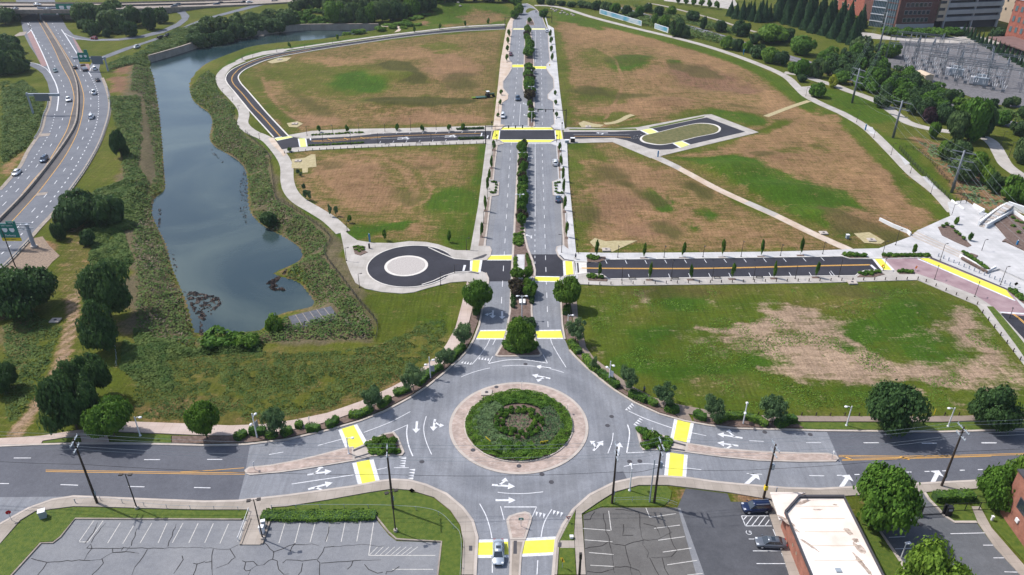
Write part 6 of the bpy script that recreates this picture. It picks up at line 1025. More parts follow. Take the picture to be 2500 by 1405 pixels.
struct(HW.build('lane_marking', 'white_paint')); struct(HO.build('lane_marking', 'orange_paint'))
for q in ([(95,335),(99,328),(124,326),(120,333)], [(86,480),(91,473),(118,470),(112,477)], [(35,88),(48,80),(66,78),(60,87),(40,90)]): sheet('concrete_patch', q, HZ + .05, 'kerb_old')
for L in ([(124,230),(119,262),(110,283),(100,321),(70,367),(50,406),(24,438),(0,465)], [(-40,700),(0,660),(50,610),(96,558),(138,512),(175,460),(211,408),(241,355),(257,313),(266,281),(268,250),(261,219),(250,191)]): struct(MB().ribbon(gs(L), 1.3, HZ + .06, 0).build('kerb', 'kerb_old'))
def barrier(px, h, wd, name, m, lab, cat, posts=None, z0=0):
    pts = gs(px); root = empty(name, (pts[0].x, pts[0].y, 0)); o = pts[0]; loc = [p - o for p in pts]
    if posts is None: MB().ribbon(loc, wd, h, z0).build('wall', m, root)
    else:
        mb = MB();
        for zz in posts[1]: mb.ribbon(loc, wd, zz + posts[2], zz)
        mb.build('rail', m, root); L = 0; k = 0; last = loc[0]; mb = MB(); mb.box(last.x - .05, last.x + .05, last.y - .05, last.y + .05, -.3, h)
        for a, b in zip(loc[:-1], loc[1:]):
            d = (b - a).length; s = posts[0] - L
            while s < d: p = a.lerp(b, s / d); mb.box(p.x - posts[3], p.x + posts[3], p.y - posts[3], p.y + posts[3], -.3, h); s += posts[0]
            L = (L + d) % posts[0]
        mb.build('posts', m, root)
    return tag(root, lab, cat)
barrier([(102,48),(130,90),(165,150),(186,200),(191,240),(189,285),(182,312),(165,342),(140,378),(100,430),(60,478),(0,540),(-80,620)], .95, .55, 'median_barrier', 'kerb_old', 'long concrete barrier curving down the middle of the highway', 'barrier')
barrier([(262,215),(269,250),(267,281),(258,315),(242,357),(212,411),(176,463),(140,513)], .8, .08, 'guardrail', 'galv', 'steel guardrail along the outer curve of the highway above the grass verge', 'guardrail', (2.6, (.42,), .34, .09)); barrier([(80,582),(52,612),(30,636),(-30,692)], .8, .08, 'guardrail', 'galv', 'short steel guardrail beside the rock bed under the big sign gantry', 'guardrail', (2.6, (.42,), .34, .09)); barrier([(119,232),(116,262),(107,283),(98,318),(84,342)], .8, .08, 'guardrail', 'galv', 'steel guardrail on the left shoulder of the highway by the back of a sign', 'guardrail', (2.6, (.42,), .34, .09))
sheet('rock_bed', [(0,668),(50,618),(80,583),(104,578),(120,600),(146,625),(128,640),(110,662),(60,700),(0,735)], .04, 'rock_mulch')
def zt(x): return 6.5 * max(0, min(1, (520 - x) / 260))
fr_t = [(-120,8),(0,9),(178,10),(260,10),(340,8),(420,6),(500,4),(620,0),(700,-6),(860,-14)]; fr_b = [(860,-5),(720,8),(620,14),(500,19),(420,22),(340,25),(260,27),(178,28),(0,28),(-120,28)]
mb = MB(); top = [G(x, y, zt(x)) for x, y in fr_t]; bot = [G(x, y, zt(x)) for x, y in fr_b][::-1]; n = len(top)
mb.add([(p.x, p.y, p.z + .1) for p in top + bot] + [(p.x, p.y, p.z - 1.4 if i % n in (0, 1, 2) else -.5) for i, p in enumerate(top + bot)], [(i, n + i, n + i + 1, i + 1) for i in range(n - 1)] + [(2 * n + i, 2 * n + i + 1, 3 * n + i + 1, 3 * n + i) for i in range(n - 1)] + [(i, i + 1, 2 * n + i + 1, 2 * n + i) for i in range(n - 1)] + [(n + i, 3 * n + i, 3 * n + i + 1, n + i + 1) for i in range(n - 1)])
struct(mb.build('freeway', 'kerb_old'))
for a, b in (((0,19),(620,8)),): struct(MB().add([(p.x, p.y, p.z + z_) for p in [G(x, (lerp_y(x, [(-120,18.5),(178,18.5),(500,12),(620,7)])), zt(x)) for x in range(-120, 620, 20)] for z_ in (.1, 1.1)], [(2 * i, 2 * i + 2, 2 * i + 3, 2 * i + 1) for i in range(36)]).build('freeway_barrier', 'strip_dark'))
for s_, pl in ((0, fr_b), (1, fr_t)):
    pts = [G(x, y, zt(x)) for x, y in pl]; mb = MB()
    for a, b in zip(pts[:-1], pts[1:]): mb.add([(a.x, a.y, a.z - .3), (b.x, b.y, b.z - .3), (b.x, b.y, b.z + 1.0), (a.x, a.y, a.z + 1.0), (a.x, a.y - .3, a.z - .3), (b.x, b.y - .3, b.z - .3), (b.x, b.y - .3, b.z + 1.0), (a.x, a.y - .3, a.z + 1.0)], [(4, 5, 6, 7), (3, 2, 1, 0), (7, 6, 2, 3)])
    struct(mb.build('freeway_parapet', 'kerb_old'))
br = empty('bridge_support', G(95, 40)); tag(br, 'row of round concrete columns under the freeway bridge', 'bridge support'); bo = G(95, 40)
for x_, y_ in ((44,46),(97,46),(150,46),(44,34),(97,34),(150,34)): p = G(x_, y_) - bo; MB().cone((p.x, p.y, 0), (p.x, p.y, 5.2), .7, .7, 10).build('column', 'kerb_old', br)
for x_ in (28, 172): a, b = G(x_, 48), G(x_, 30); MB().box(a.x - bo.x - 3, a.x - bo.x + 3, a.y - bo.y, b.y - bo.y, 0, 5.2).build('abutment', 'kerb_old', br)
path('railway_bed', [(1450,12),(1510,22),(1600,46),(1690,70),(1770,94),(1840,117),(1960,152),(2100,197),(2240,238),(2320,259),(2430,293),(2560,330)], 9, 'ballast', .10)
rr = MB()
for off in (-2.7, -1.26, 1.26, 2.7):
    pts = gs([(1450,12),(1510,22),(1600,46),(1690,70),(1770,94),(1840,117),(1960,152),(2100,197),(2240,238),(2320,259),(2430,293),(2560,330)]); out = []
    for i in range(len(pts)): t = (pts[min(i + 1, len(pts) - 1)] - pts[max(i - 1, 0)]).normalized(); out.append(pts[i] + Vector((-t.y, t.x, 0)) * off)
    rr.ribbon(out, .16, .32, .1)
struct(rr.build('rails', 'steel'))
WALLP = [G(a, b, WZ) for a, b in [(366,153),(440,131.5),(500,111.5),(540,103.5),(600,91.5),(700,78.5),(750,74.5),(860,73.5),(925,73.5)]]
ww = empty('retaining_wall', (WALLP[0].x, WALLP[0].y, 0)); o_ = WALLP[0]; MB().ribbon([Vector((p.x - o_.x, p.y - o_.y, 0)) for p in smooth(WALLP)], .9, .9, -6).build('wall', 'old_walk', ww); MB().ribbon([Vector((p.x - o_.x, p.y - o_.y, 0)) for p in smooth(WALLP)], 1.3, 1.1, .9).build('coping', 'kerb_old', ww); tag(ww, 'long grey concrete retaining wall along the far edge of the pond', 'wall')
dk = empty('boardwalk_stub', G(641, 88, WZ)); MB().box(-1.5, 1.5, -3, 1, -1, .8).build('platform', 'kerb_old', dk); tag(dk, 'small concrete outlet block against the pond retaining wall', 'outlet')
mural = mat('mural', (.45, .50, .54), col2=(.09, .30, .42), scale=.16, detail=1)
for (a, b), lab in (((( 1464,34), (1566,64)), 'long white wall with blue painted shapes between the trail and railway'), (((1598,70), (1631,81)), 'short white wall with blue painted shapes nearest the trail')):
    p, q = G(*a), G(*b); e = empty('mural_wall', p, math.atan2((q - p).y, (q - p).x)); MB().box(0, (q - p).length, -.15, .15, 0, 3.0).build('wall', 'white', e); MB().box(.6, (q - p).length - .6, -.17, -.15, .4, 2.8).build('mural', mural, e); tag(e, lab, 'wall')
pd = [G(a, b, 0) for a, b in [(704,774),(808,749),(828,780),(772,788),(745,800),(720,806)]]; struct(MB().prism([(p.x, p.y) for p in pd], -3, .12).build('concrete_pad', mat('pad', (.085, .09, .105), var=.2, scale=1.2)))
mb = MB()
for i in range(1, 6): a, b = G(704 + i * 17.3, 774 - i * 4.2), G(722 + i * 18, 804 - i * 4.8); mb.ribbon([a, b], .14, .14)
struct(mb.build('pad_joint', 'kerb_old'))
# generic poles and lamps
def lean_free_height(b, t): return height(b[0], b[1], t[1])
def lamp(b, t, kind, lab, group=None, az=0.0):
    p = G(*b); h = height(b[0], b[1], t[1]); zz = float(terrain(np.array([p.x]), np.array([p.y]))[0]); e = empty('street_lamp', (p.x, p.y, zz), az)
    if kind == 'dome1' or kind == 'dome2':
        MB().cone((0, 0, 0), (0, 0, h), .14, .09, 8).build('pole', 'white_metal', e); MB().cone((0, 0, 0), (0, 0, .35), .3, .2, 8).build('base', 'white_metal', e)
        for s in ((1,) if kind == 'dome1' else (1, -1)):
            MB().tube([(0, 0, h - .5), (s * .45, 0, h - .1), (s * .9, 0, h - .05)], .06, 6).build('arm', 'white_metal', e); MB().ball((s * 1.05, 0, h - .15), .36, .28, .18, 10, 6).build('lamp_head', 'white_metal', e, True)
    elif kind == 'sign2':
        MB().cone((0, 0, 0), (0, 0, h), .14, .09, 8).build('pole', 'white_metal', e)
        for s, zz2 in ((1, h - .7), (-1, h - 1.9)): MB().tube([(0, 0, zz2 - .3), (s * .6, 0, zz2)], .05, 6).build('arm', 'white_metal', e); MB().ball((s * .8, 0, zz2 - .05), .36, .28, .2, 10, 6).build('lamp_head', 'white_metal', e, True)
        MB().box(.12, .95, -.03, .03, h - 3.6, h - 2.2).build('banner', 'steel', e)
    elif kind == 'park2':
        MB().cone((0, 0, .5), (0, 0, h), .12, .08, 8).build('pole', 'dark_bronze', e); MB().cone((0, 0, 0), (0, 0, .6), .32, .32, 12).build('base', 'kerb', e)
        for s in (1, -1): MB().box(s * .2 - .04 if s > 0 else -.5, .5 if s > 0 else -.16, -.04, .04, h - .12, h - .05).build('arm', 'dark_bronze', e); MB().box(s * .75 - .3, s * .75 + .3, -.25, .25, h - .2, h).build('lamp_head', 'dark_bronze', e)
    elif kind == 'white1':
        MB().cone((0, 0, 0), (0, 0, h), .09, .07, 8).build('pole', 'white_metal', e); MB().box(-.1, .75, -.22, .22, h - .02, h + .13).build('lamp_head', 'white_metal', e)
    else:
        MB().cone((0, 0, 0), (0, 0, h), .085, .055, 6).build('pole', 'dark_bronze', e); MB().cone((0, 0, 0), (0, 0, .25), .2, .2, 8).build('base', 'dark_bronze', e); MB().box(0, .75, -.05, .05, h - .06, h).build('arm', 'dark_bronze', e); MB().box(.5, 1.0, -.14, .14, h - .04, h + .04).build('lamp_head', 'dark_bronze', e)
    return tag(e, lab, 'street lamp', group)
lamp((343,1066),(333,1018),'dome1','single white lamp on the verge between the two left roadside trees',az=0); lamp((628,1070),(615,1010),'sign2','white twin lamp behind the clipped hedge on the left verge',az=1.2); lamp((1051,924),(1050,872),'sign2','white twin lamp with grey banner northwest of the roundabout',az=0); lamp((852,1110),(847,1068),'dome1','white lamp standing in front of the upper left yellow crosswalk'); lamp((1487,934),(1487,882),'sign2','white twin lamp with grey banner northeast of the roundabout',az=-.8); lamp((1814,1036),(1824,983),'sign2','white twin lamp inside the long curved hedge',az=1.2); lamp((2066,1041),(2075,992),'dome1','white lamp left of the large dense right tree',az=math.pi); lamp((2314,1043),(2325,996),'dome1','white lamp between the two large right verge trees',az=math.pi); lamp((1537,1199),(1541,1144),'dome1','white lamp beside the sidewalk south of the east splitter island',az=math.pi/2); lamp((1386,800),(1384,769),'dome1','white lamp half hidden in the loose tree right of the boulevard')
for b, t, lab in (((1274,776),(1275,722),'white double lamp in the lower median in front of the bright tree'),((1269,512),(1274,474),'white double lamp halfway up the lower boulevard median'),((1275,400),(1276,372),'white double lamp near the top of the lower boulevard median'),((1292,192),(1290,171),'white double lamp in the upper median just above the mid crosswalk'),((1297,238),(1297,211),'white double lamp in the upper median beside the blue pickup'),((1298,300),(1298,272),'white double lamp at the south end of the upper median')): lamp(b, t, 'dome2', lab)
lamp((335,1243),(303,1158),'park2','dark twin headed car park lamp on the lawn above the cracked left lot'); lamp((642,1318),(617,1220),'park2','dark twin headed car park lamp on the concrete drive between the left lots',az=.2); lamp((966,1299),(950,1200),'park2','dark twin headed car park lamp on the lawn at the corner of the left lot',az=.4)
lamp((2199,1364),(2214,1328),'white1','white square headed lamp in the right fenced car park',az=.2); lamp((2183,1268),(2192,1236),'white1','white square headed lamp beside the black gate',az=2.5)
def row_lamps(L, lab, grp, az):
    for i, (b, t) in enumerate(L): lamp(b, t, 'thin', ORD[i] + ' ' + lab, grp, az)
row_lamps([((1508,630),(1510,599)),((1621,630),(1624,599)),((1716,629),(1719,599)),((1809,628),(1816,588)),((1905,626),(1912,596)),((2008,622),(2015,590))], 'slim dark lamp from the left on the north sidewalk of the east street', 'lamps on the north side of the east street', -1.57)
row_lamps([((1518,686),(1520,655)),((1638,687),(1642,640)),((1738,686),(1743,655)),((1839,684),(1845,654)),((1941,682),(1948,650)),((2047,678),(2058,634))], 'slim dark lamp from the left on the south sidewalk of the east street', 'lamps on the south side of the east street', 1.57)
row_lamps([((2156,662),(2164,634)),((2281,684),(2290,652)),((2379,726),(2390,692)),((2464,778),(2470,756))], 'slim dark lamp from the left along the lower side of the pink road', 'lamps below the pink road', 1.0)
row_lamps([((2155,620),(2163,590)),((2295,637),(2309,596)),((2395,617),(2410,586)),((2442,697),(2460,652)),((2186,600),(2192,562))], 'slim dark lamp on the white plaza paving', 'lamps on the white plaza', .3)
row_lamps([((846,638),(842,606)),((878,703),(874,669)),((1076,697),(1073,665)),((848,566),(846,540)),((1139,611),(1138,582)),((1110,668),(1110,647))], 'slim dark lamp around the turning circle walk', 'lamps around the turning circle', .3)
row_lamps([((750,332),(749,309)),((813,326),(812,305)),((877,324),(876,302)),((940,322),(938,301)),((1003,320),(1001,289)),((1065,318),(1064,297)),((1128,316),(1128,293))], 'slim dark lamp from the left on the north side of the west street', 'lamps north of the west street', -1.57)
row_lamps([((790,356),(788,331)),((857,355),(855,331)),((923,352),(921,328)),((987,350),(985,328)),((1053,347),(1053,325))], 'slim dark lamp from the left on the south side of the west street', 'lamps south of the west street', 1.57)
row_lamps([((1181,547),(1180,517)),((1190,488),(1189,462)),((1202,382),(1203,352)),((1209,335),(1208,306)),((1217,282),(1217,254)),((1238,155),(1237,134))], 'slim dark lamp counted upward on the left boulevard sidewalk', 'lamps on the left boulevard sidewalk', 0)
row_lamps([((1383,548),(1384,520)),((1377,498),(1378,462)),((1371,618),(1372,573)),((1370,382),(1370,352)),((1366,344),(1366,317)),((1359,292),(1360,264)),((1346,98),(1346,80))], 'slim dark lamp on the right boulevard sidewalk', 'lamps on the right boulevard sidewalk', 3.14)
row_lamps([((1967,236),(1970,214)),((2091,299),(2094,280)),((2133,337),(2137,317)),((2175,379),(2180,351)),((2222,424),(2226,400)),((2272,474),(2280,445)),((2322,530),(2330,499)),((2443,356),(2451,322)),((2462,386),(2470,348))], 'slim dark lamp counted from the top along the right trail', 'lamps along the right trail', 0)
row_lamps([((545,233),(544,216)),((568,246),(566,235)),((582,268),(580,258)),((634,340),(633,325)),((618,145),(617,135)),((676,128),(675,118)),((744,119),(743,108)),((812,108),(811,98))], 'slim dark lamp counted along the pond path', 'lamps along the pond path', 0)
def upole(b, t, lab, arms=2, az=0.12):
    p = G(*b); h = height(b[0], b[1], t[1]); e = empty('utility_pole', (p.x, p.y, 0), az); MB().cone((0, 0, -.2), (0, 0, h), .22, .13, 10).build('pole', 'wood', e)
    for i in range(arms):
        z = h - .4 - i * 1.5; MB().box(-.08, .08, -1.5 + i * .3, 1.5 - i * .3, z - .07, z + .07).build('crossarm', 'galv', e); mb = MB()
        for s in (-1.4 + i * .3, -.6, .6, 1.4 - i * .3): mb.cone((0, s, z + .07), (0, s, z + .35), .06, .04, 6)
        mb.build('insulator', 'white_metal', e)
    MB().box(.13, .55, -.3, .3, h - 5.4, h - 4.3).build('transformer', 'galv', e) if 'transformer' in lab else MB().box(.1, .3, -.12, .12, 2.0, 2.8).build('meter_box', 'galv', e)
    return tag(e, lab, 'utility pole'), Vector((p.x, p.y, h))
UP = [upole((238,1230),(180,1073),'tall wooden utility pole at the far left between road and lawn'), upole((960,1243),(950,1098),'wooden utility pole on the lawn left of the south road', 1), upole((1494,1230),(1509,1092),'dark wooden utility pole left of the pair at the right lawn'), upole((1597,1228),(1609,1080),'wooden utility pole right of the pair with a transformer'), upole((1864,1217),(1893,1085),'wooden utility pole with yellow band beside the white roof with a transformer'), upole((2298,1188),(2346,1043),'wooden utility pole near the right fenced car park')]
MB().box(-.26, .26, -.26, .26, 2.0, 2.9).build('marker_band', 'sign_yellow', UP[4][0]); MB().cone((-.75, .2, 0), (-.75, .2, 9.5), .14, .09, 8).build('lamp_mast', 'galv', UP[3][0])
sp7 = empty('utility_pole', G(1414, 1412)); MB().cone((0, 0, 0), (0, 0, 5.2), .2, .16, 8).build('pole', 'dark_bronze', sp7); MB().box(-.2, .2, -.2, .2, 4.3, 5.4).build('cap', 'dark_bronze', sp7); tag(sp7, 'short dark post on the brown sidewalk at the bottom edge', 'utility pole')
def wire(a, b, sag, r=.028, m='galv', lab='overhead utility wire spanning between the wooden poles', grp='overhead wires along the main road'):
    pts = []
    for i in range(13): t = i / 12; p = a.lerp(b, t); pts.append(p - Vector((0, 0, sag * 4 * t * (1 - t))))
    o = pts[0]; ob = MB().tube([p - o for p in pts], r, 3).build('utility_wire', m, loc=o); return tag(ob, lab, 'wire', grp)
tops = [UP[0][1] + Vector((-34, 3, 0))] + [u[1] for u in UP] + [UP[-1][1] + Vector((40, 4, 0))]
for a, b in zip(tops[:-1], tops[1:]):
    for s, dz in ((-1.4, 0), (.6, 0), (1.4, 0), (0, -2.0), (0, -5.2)): wire(a + Vector((0, s, dz - .1)), b + Vector((0, s, dz - .1)), .6, .022 if dz > -3 else .03, 'galv' if dz > -3 else 'black')
def spole(b, h, lab, az, arms=3):
    p = G(*b); e = empty('transmission_pole', (p.x, p.y, 0), az); MB().cone((0, 0, 0), (0, 0, h), .48, .28, 12).build('pole', 'pole_steel', e, True)
    for i in range(arms): z = h - .6 - i * 2.6; MB().box(-.12, .12, -3.4, 3.4, z - .14, z + .14).build('crossarm', 'pole_steel', e)
    return tag(e, lab, 'transmission pole'), p
TP = [((2141,141),height(2141,141,30),'tallest steel transmission pole left of the substation'),((2080,252),height(2080,252,167),'steel transmission pole on the lawn beside the trail fork'),((2180,337),height(2180,337,246),'steel transmission pole on the slope right of the long trail'),((2323,471),height(2323,471,368),'steel transmission pole above the plaza gate')]
TPo = [spole(b, h, l, az) for (b, h, l), az in zip(TP, (.5, .4, .7, .9))]
extra = spole((2152,75), 38, 'very tall pale steel pole rising out of frame by the glass tower', .4, 2)
tpt = [G(*b) + Vector((0, 0, h)) for b, h, l in TP]; tpt.append(tpt[-1] + (tpt[-1] - tpt[-2]) * 1.15 + Vector((0, 0, -3)))
for a, b in zip(tpt[:-1], tpt[1:]):
    d = (b - a).normalized(); nn = Vector((-d.y, d.x, 0))
    for s, dz in ((-3.2, -.7), (3.2, -.7), (-3.2, -3.3), (3.2, -3.3), (-3.2, -5.9), (3.2, -5.9)): wire(a + nn * s + Vector((0, 0, dz)), b + nn * s + Vector((0, 0, dz)), 2.5, .022, 'galv', 'power line sagging between the tall steel poles', 'power lines between the steel poles')
def signal(b, h, L, az, lab, heads, name_board=None):
    p = G(*b); e = empty('traffic_signal', (p.x, p.y, .1), az); MB().cone((0, 0, 0), (0, 0, h), .2, .14, 8).build('pole', 'dark_bronze', e); MB().cone((0, 0, h - .6), (L, 0, h), .13, .07, 8).build('mast_arm', 'dark_bronze', e)
    for x in heads:
        hd = MB().box(x - .2, x + .2, -.15, .2, h - 1.15, h - .1).build('signal_head', 'black', e)
    if name_board: MB().box(name_board, name_board + 1.8, -.22, -.16, h - .5, h - .05).build('street_name_board', 'sign_green', e)
    return tag(e, lab, 'traffic signal')
l1 = (G(1280,341) - G(1185,352)).length; signal((1186,353), 7.2, 14.0, 0, 'long black traffic signal arm on the left of the mid boulevard junction', (8.5, 11, 13.6)); signal((1381,311), 7.2, 12.0, math.pi, 'long black traffic signal arm on the right above the mid boulevard junction', (5, 8, 11), 9); signal((1233,72), 7, 9, .05, 'far black traffic signal arm left of the upper junction', (6, 8.5)); signal((1347,56), 7, 11, math.pi, 'far black traffic signal arm right of the upper junction', (6, 10))
for b, t, lab in (((1201,316),(1201,301),'black pedestrian signal post at the upper left corner of the mid junction'),((1372,318),(1372,311),'black pedestrian signal post at the upper right corner of the mid junction'),((1359,349),(1359,334),'black pedestrian signal post at the lower right corner of the mid junction'),((1213,348),(1213,337),'black pedestrian signal post at the lower left corner of the mid junction')):
    p = G(*b); e = empty('signal_post', p); MB().cone((0, 0, 0), (0, 0, 3.0), .09, .09, 6).build('post', 'black', e); MB().box(-.25, .25, -.15, .15, 2.5, 3.1).build('signal_head', 'black', e); tag(e, lab, 'signal post')
def text(s, size, m, parent, loc, rot=(math.pi / 2, 0, 0), name='lettering'):
    cu = bpy.data.curves.new('t', 'FONT'); cu.body = s; cu.size = size; cu.align_x = 'CENTER'; cu.align_y = 'CENTER'; cu.extrude = .01
    o = bpy.data.objects.new('t', cu); me = bpy.data.meshes.new_from_object(o); bpy.data.objects.remove(o); me.materials.clear(); me.materials.append(M[m]); q = bpy.data.objects.new(name, me); link(q, parent); q.location = loc; q.rotation_euler = rot; return q
def shield(parent, x, z, s, y=-.09):
    MB().add([(x - s * .5, y, z + s * .45), (x + s * .5, y, z + s * .45), (x + s * .55, y, z), (x + s * .3, y, z - s * .4), (x, y, z - s * .5), (x - s * .3, y, z - s * .4), (x - s * .55, y, z)], [(6, 5, 4, 3, 2, 1, 0)]).build('shield', 'white', parent)
gb = G(84, 604); gh = height(84, 604, 548); gz = 0; e = empty('sign_gantry', gb, 0); MB().cone((0, 0, 0), (0, 0, gh), .55, .42, 12).build('column', 'steel', e); MB().cone((0, 0, 0), (0, 0, .5), .9, .9, 12).build('footing', 'kerb', e)
Lg = 26; tr = MB(); tr.box(-Lg, 1.2, -.6, -.45, gh - .1, gh + .1); tr.box(-Lg, 1.2, .45, .6, gh - .1, gh + .1); tr.box(-Lg, 1.2, -.6, -.45, gh - 1.5, gh - 1.3); tr.box(-Lg, 1.2, .45, .6, gh - 1.5, gh - 1.3)
for i in range(13): tr.tube([(-i * 2, -.5, gh), (-i * 2 - 1, -.5, gh - 1.4), (-i * 2 - 2, -.5, gh)], .06, 4)
tr.build('truss', 'galv', e); sgx = G(16, 556, gh).x - gb.x; px_ = ppm(600)
sb = MB().box(sgx - 3.2, sgx + 1.9, -.95, -.8, gh - 3.6, gh + .5).build('sign_panel', 'sign_green', e); MB().box(sgx - 3.2, sgx + 2.0, -.97, -.82, gh - 4.6, gh - 3.62).build('exit_only_panel', 'sign_yellow', e); MB().box(sgx - .6, sgx + 1.9, -.95, -.8, gh + .52, gh + 1.3).build('exit_tab', 'sign_green', e)
text('109 B', .62, 'white', e, (sgx + .65, -.99, gh + .9)); text('EAST NORTH', .5, 'white', e, (sgx - .6, -.99, gh)); text('Parkway', .85, 'white', e, (sgx - .5, -.99, gh - 2.9)); text('EXIT ONLY', .6, 'black', e, (sgx - .8, -1.0, gh - 4.1)); shield(e, sgx - 1.5, gh - 1.3, 1.3, -.99); shield(e, sgx + .4, gh - 1.3, 1.3, -.99)
tag(e, 'steel gantry with large green highway sign over the near left lanes', 'sign gantry')
e = empty('light_pole', G(38, 652)); MB().cone((0, 0, 0), (0, 0, height(38, 652, 560)), .16, .1, 8).build('pole', 'dark_bronze', e); tag(e, 'thin dark pole leaning over the rock bed beside the guardrail', 'pole')
def gantry(b, hh, xs_, xe, panels, lab, col=True):
    p = G(*b); e = empty('sign_gantry', p, 0); MB().cone((0, 0, 0), (0, 0, hh), .45, .35, 8).build('column', 'steel', e); MB().box(xs_, xe, -.4, .4, hh - 1.3, hh - .3).build('truss', 'steel', e)
    for x0, x1, z0, z1, m, tx in panels:
        MB().box(x0, x1, -.7, -.5, z0, z1).build('sign_panel', m, e)
        if m == 'sign_green' and tx: text(tx, (x1 - x0) / 8, 'white', e, ((x0 + x1) / 2, -.72, z0 + (z1 - z0) * .22)); shield(e, x0 + (x1 - x0) * .3, z0 + (z1 - z0) * .62, (x1 - x0) * .24, -.72); shield(e, x0 + (x1 - x0) * .7, z0 + (z1 - z0) * .62, (x1 - x0) * .24, -.72)
    return tag(e, lab, 'sign gantry')
gantry((264,174), 7, -15.5, .4, [(-12.6,-7.2,4.6,9.0,'sign_green','EAST NORTH'),(-12.6,-7.2,3.7,4.55,'sign_yellow',None),(-9.0,-7.4,9.0,10.4,'sign_green',None),(-6.4,-1.0,3.4,7.4,'sign_back',None)], 'sign gantry with green panel and a dark panel back where the ramp joins')
gantry((101,49), 8, 0, 26, [(2.5,11,3.4,6.6,'sign_green',None),(12,24,3.4,9.8,'sign_green','EAST NORTH')], 'green sign gantry in front of the freeway bridge')
gantry((82,280), 9, -.4, 13, [(3,9,5.8,8.8,'pole_steel',None)], 'grey back of a highway sign on the left shoulder')
# buildings
M['brick'] = bricks('brick', (.30, .105, .065), (.38, .15, .10), (.26, .15, .12)); M['brick_dark'] = bricks('brick_dark', (.13, .055, .045), (.18, .075, .06), (.11, .07, .06)); M['brick_red'] = bricks('brick_red', (.34, .09, .06), (.40, .13, .085), (.28, .13, .10)); M['roof_white'] = mat('roof_white', (.80, .76, .72), col2=(.60, .50, .43), scale=.12, detail=9)
M['cream'] = mat('cream', (.50, .40, .30), var=.08, scale=.2); M['precast'] = mat('precast', (.36, .36, .37), var=.1, scale=.2); M['glass_wall'] = mat('glass_wall', (.10, .16, .18), rough=.15, spec=.8); M['brown_roof'] = mat('brown_roof', (.16, .095, .085), var=.15, scale=.3); M['stain'] = mat('stain', (.22, .165, .13), col2=(.52, .43, .37), scale=1.8)
HB = 3.9
def at_z(pts, z): return [G(a, b, z) for a, b in pts]
ro = at_z([(1916,1246),(1950,1208),(2061,1208),(2160,1405),(2215,1515),(2020,1515),(1982,1405)], HB); o0 = ro[0]; e = empty('brick_building', (o0.x, o0.y, 0)); lp = [(p.x - o0.x, p.y - o0.y) for p in ro]
MB().prism(lp, 0, HB - .5).build('wall', 'brick', e)
cx_ = sum(p[0] for p in lp) / 7; cy_ = sum(p[1] for p in lp) / 7; sc = lambda k: [(cx_ + (x - cx_) * k, cy_ + (y - cy_) * k) for x, y in lp]
MB().prism(sc(.965), HB - .6, HB - .42).build('roof', 'roof_white', e); rim = MB(); a_, b_ = sc(1.0), sc(.965); n = 7
rim.add([(x, y, z) for z in (HB - .6, HB) for x, y in a_] + [(x, y, z) for z in (HB, HB - .45) for x, y in b_], [(i, (i + 1) % n, n + (i + 1) % n, n + i) for i in range(n)] + [(n + i, n + (i + 1) % n, 2 * n + (i + 1) % n, 2 * n + i) for i in range(n)] + [(2 * n + i, 2 * n + (i + 1) % n, 3 * n + (i + 1) % n, 3 * n + i) for i in range(n)]); rim.build('parapet', 'strip_dark', e)
for i, (q, r1, r2, a) in enumerate((((2072,1293),.5,.9,.5),((2090,1315),.55,.5,0),((2100,1335),.6,1.3,.35),((2106,1372),.45,2.4,.3),((1962,1222),1.4,.45,.4),((1925,1270),.4,1.8,.7),((1975,1325),.25,1.9,.7),((2040,1228),.5,.2,0),((1998,1240),.9,.2,0),((1945,1290),.3,.7,.6))):
    p = G(*q, HB); bl = []; rs2 = random.Random(i)
    for j in range(16): t = j / 16 * 6.283; k = rs2.uniform(.6, 1.15); u, v = r1 * math.cos(t) * k, r2 * math.sin(t) * k; bl.append((p.x - o0.x + u * math.cos(a) - v * math.sin(a), p.y - o0.y + u * math.sin(a) + v * math.cos(a)))
    MB().sheet(bl, HB - .408).build('water_stain', 'stain', e)
for q in (1232, 1262, 1294, 1328, 1364): a_ = G(1945 + (q - 1232) * .33, q, HB); b_ = G(2050 + (q - 1232) * .46, q, HB); MB().ribbon([(a_.x - o0.x, a_.y - o0.y), (b_.x - o0.x, b_.y - o0.y)], .09, HB - .40).build('roof_seam', 'cream', e)
p = G(2048, 1389, HB); MB().box(p.x - o0.x - .4, p.x - o0.x + .4, p.y - o0.y - .35, p.y - o0.y + .35, HB - .42, HB - .2).build('roof_hatch', 'galv', e)
cn = at_z([(1880,1202),(1967,1203),(1950,1209),(1917,1247),(1921,1268),(1903,1269)], 3.2); MB().prism([(p.x - o0.x, p.y - o0.y) for p in cn], 2.95, 3.2).build('canopy', 'roof_white', e)
for q in ((1908,1280),(1890,1222)): p = G(*q); MB().cone((p.x - o0.x, p.y - o0.y, 0), (p.x - o0.x, p.y - o0.y, 2.95), .09, .09, 8).build('canopy_post', 'steel', e)
wa, wb = Vector(lp[0]), Vector(lp[6]); wd_ = (wb - wa).normalized(); wn = Vector((-wd_.y, wd_.x)); wn = wn if wn.x < 0 else -wn
for t in (5.2, 6.8): c = wa + wd_ * t + wn * .03; MB().add([(c.x - wd_.x * .3, c.y - wd_.y * .3, 1.9), (c.x, c.y, 1.5), (c.x + wd_.x * .3, c.y + wd_.y * .3, 1.9), (c.x, c.y, 2.3)], [(0, 1, 2, 3), (3, 2, 1, 0)]).build('wall_diamond', 'cream', e)
tag(e, 'low brick building with stained white roof and pointed white canopy', 'building')
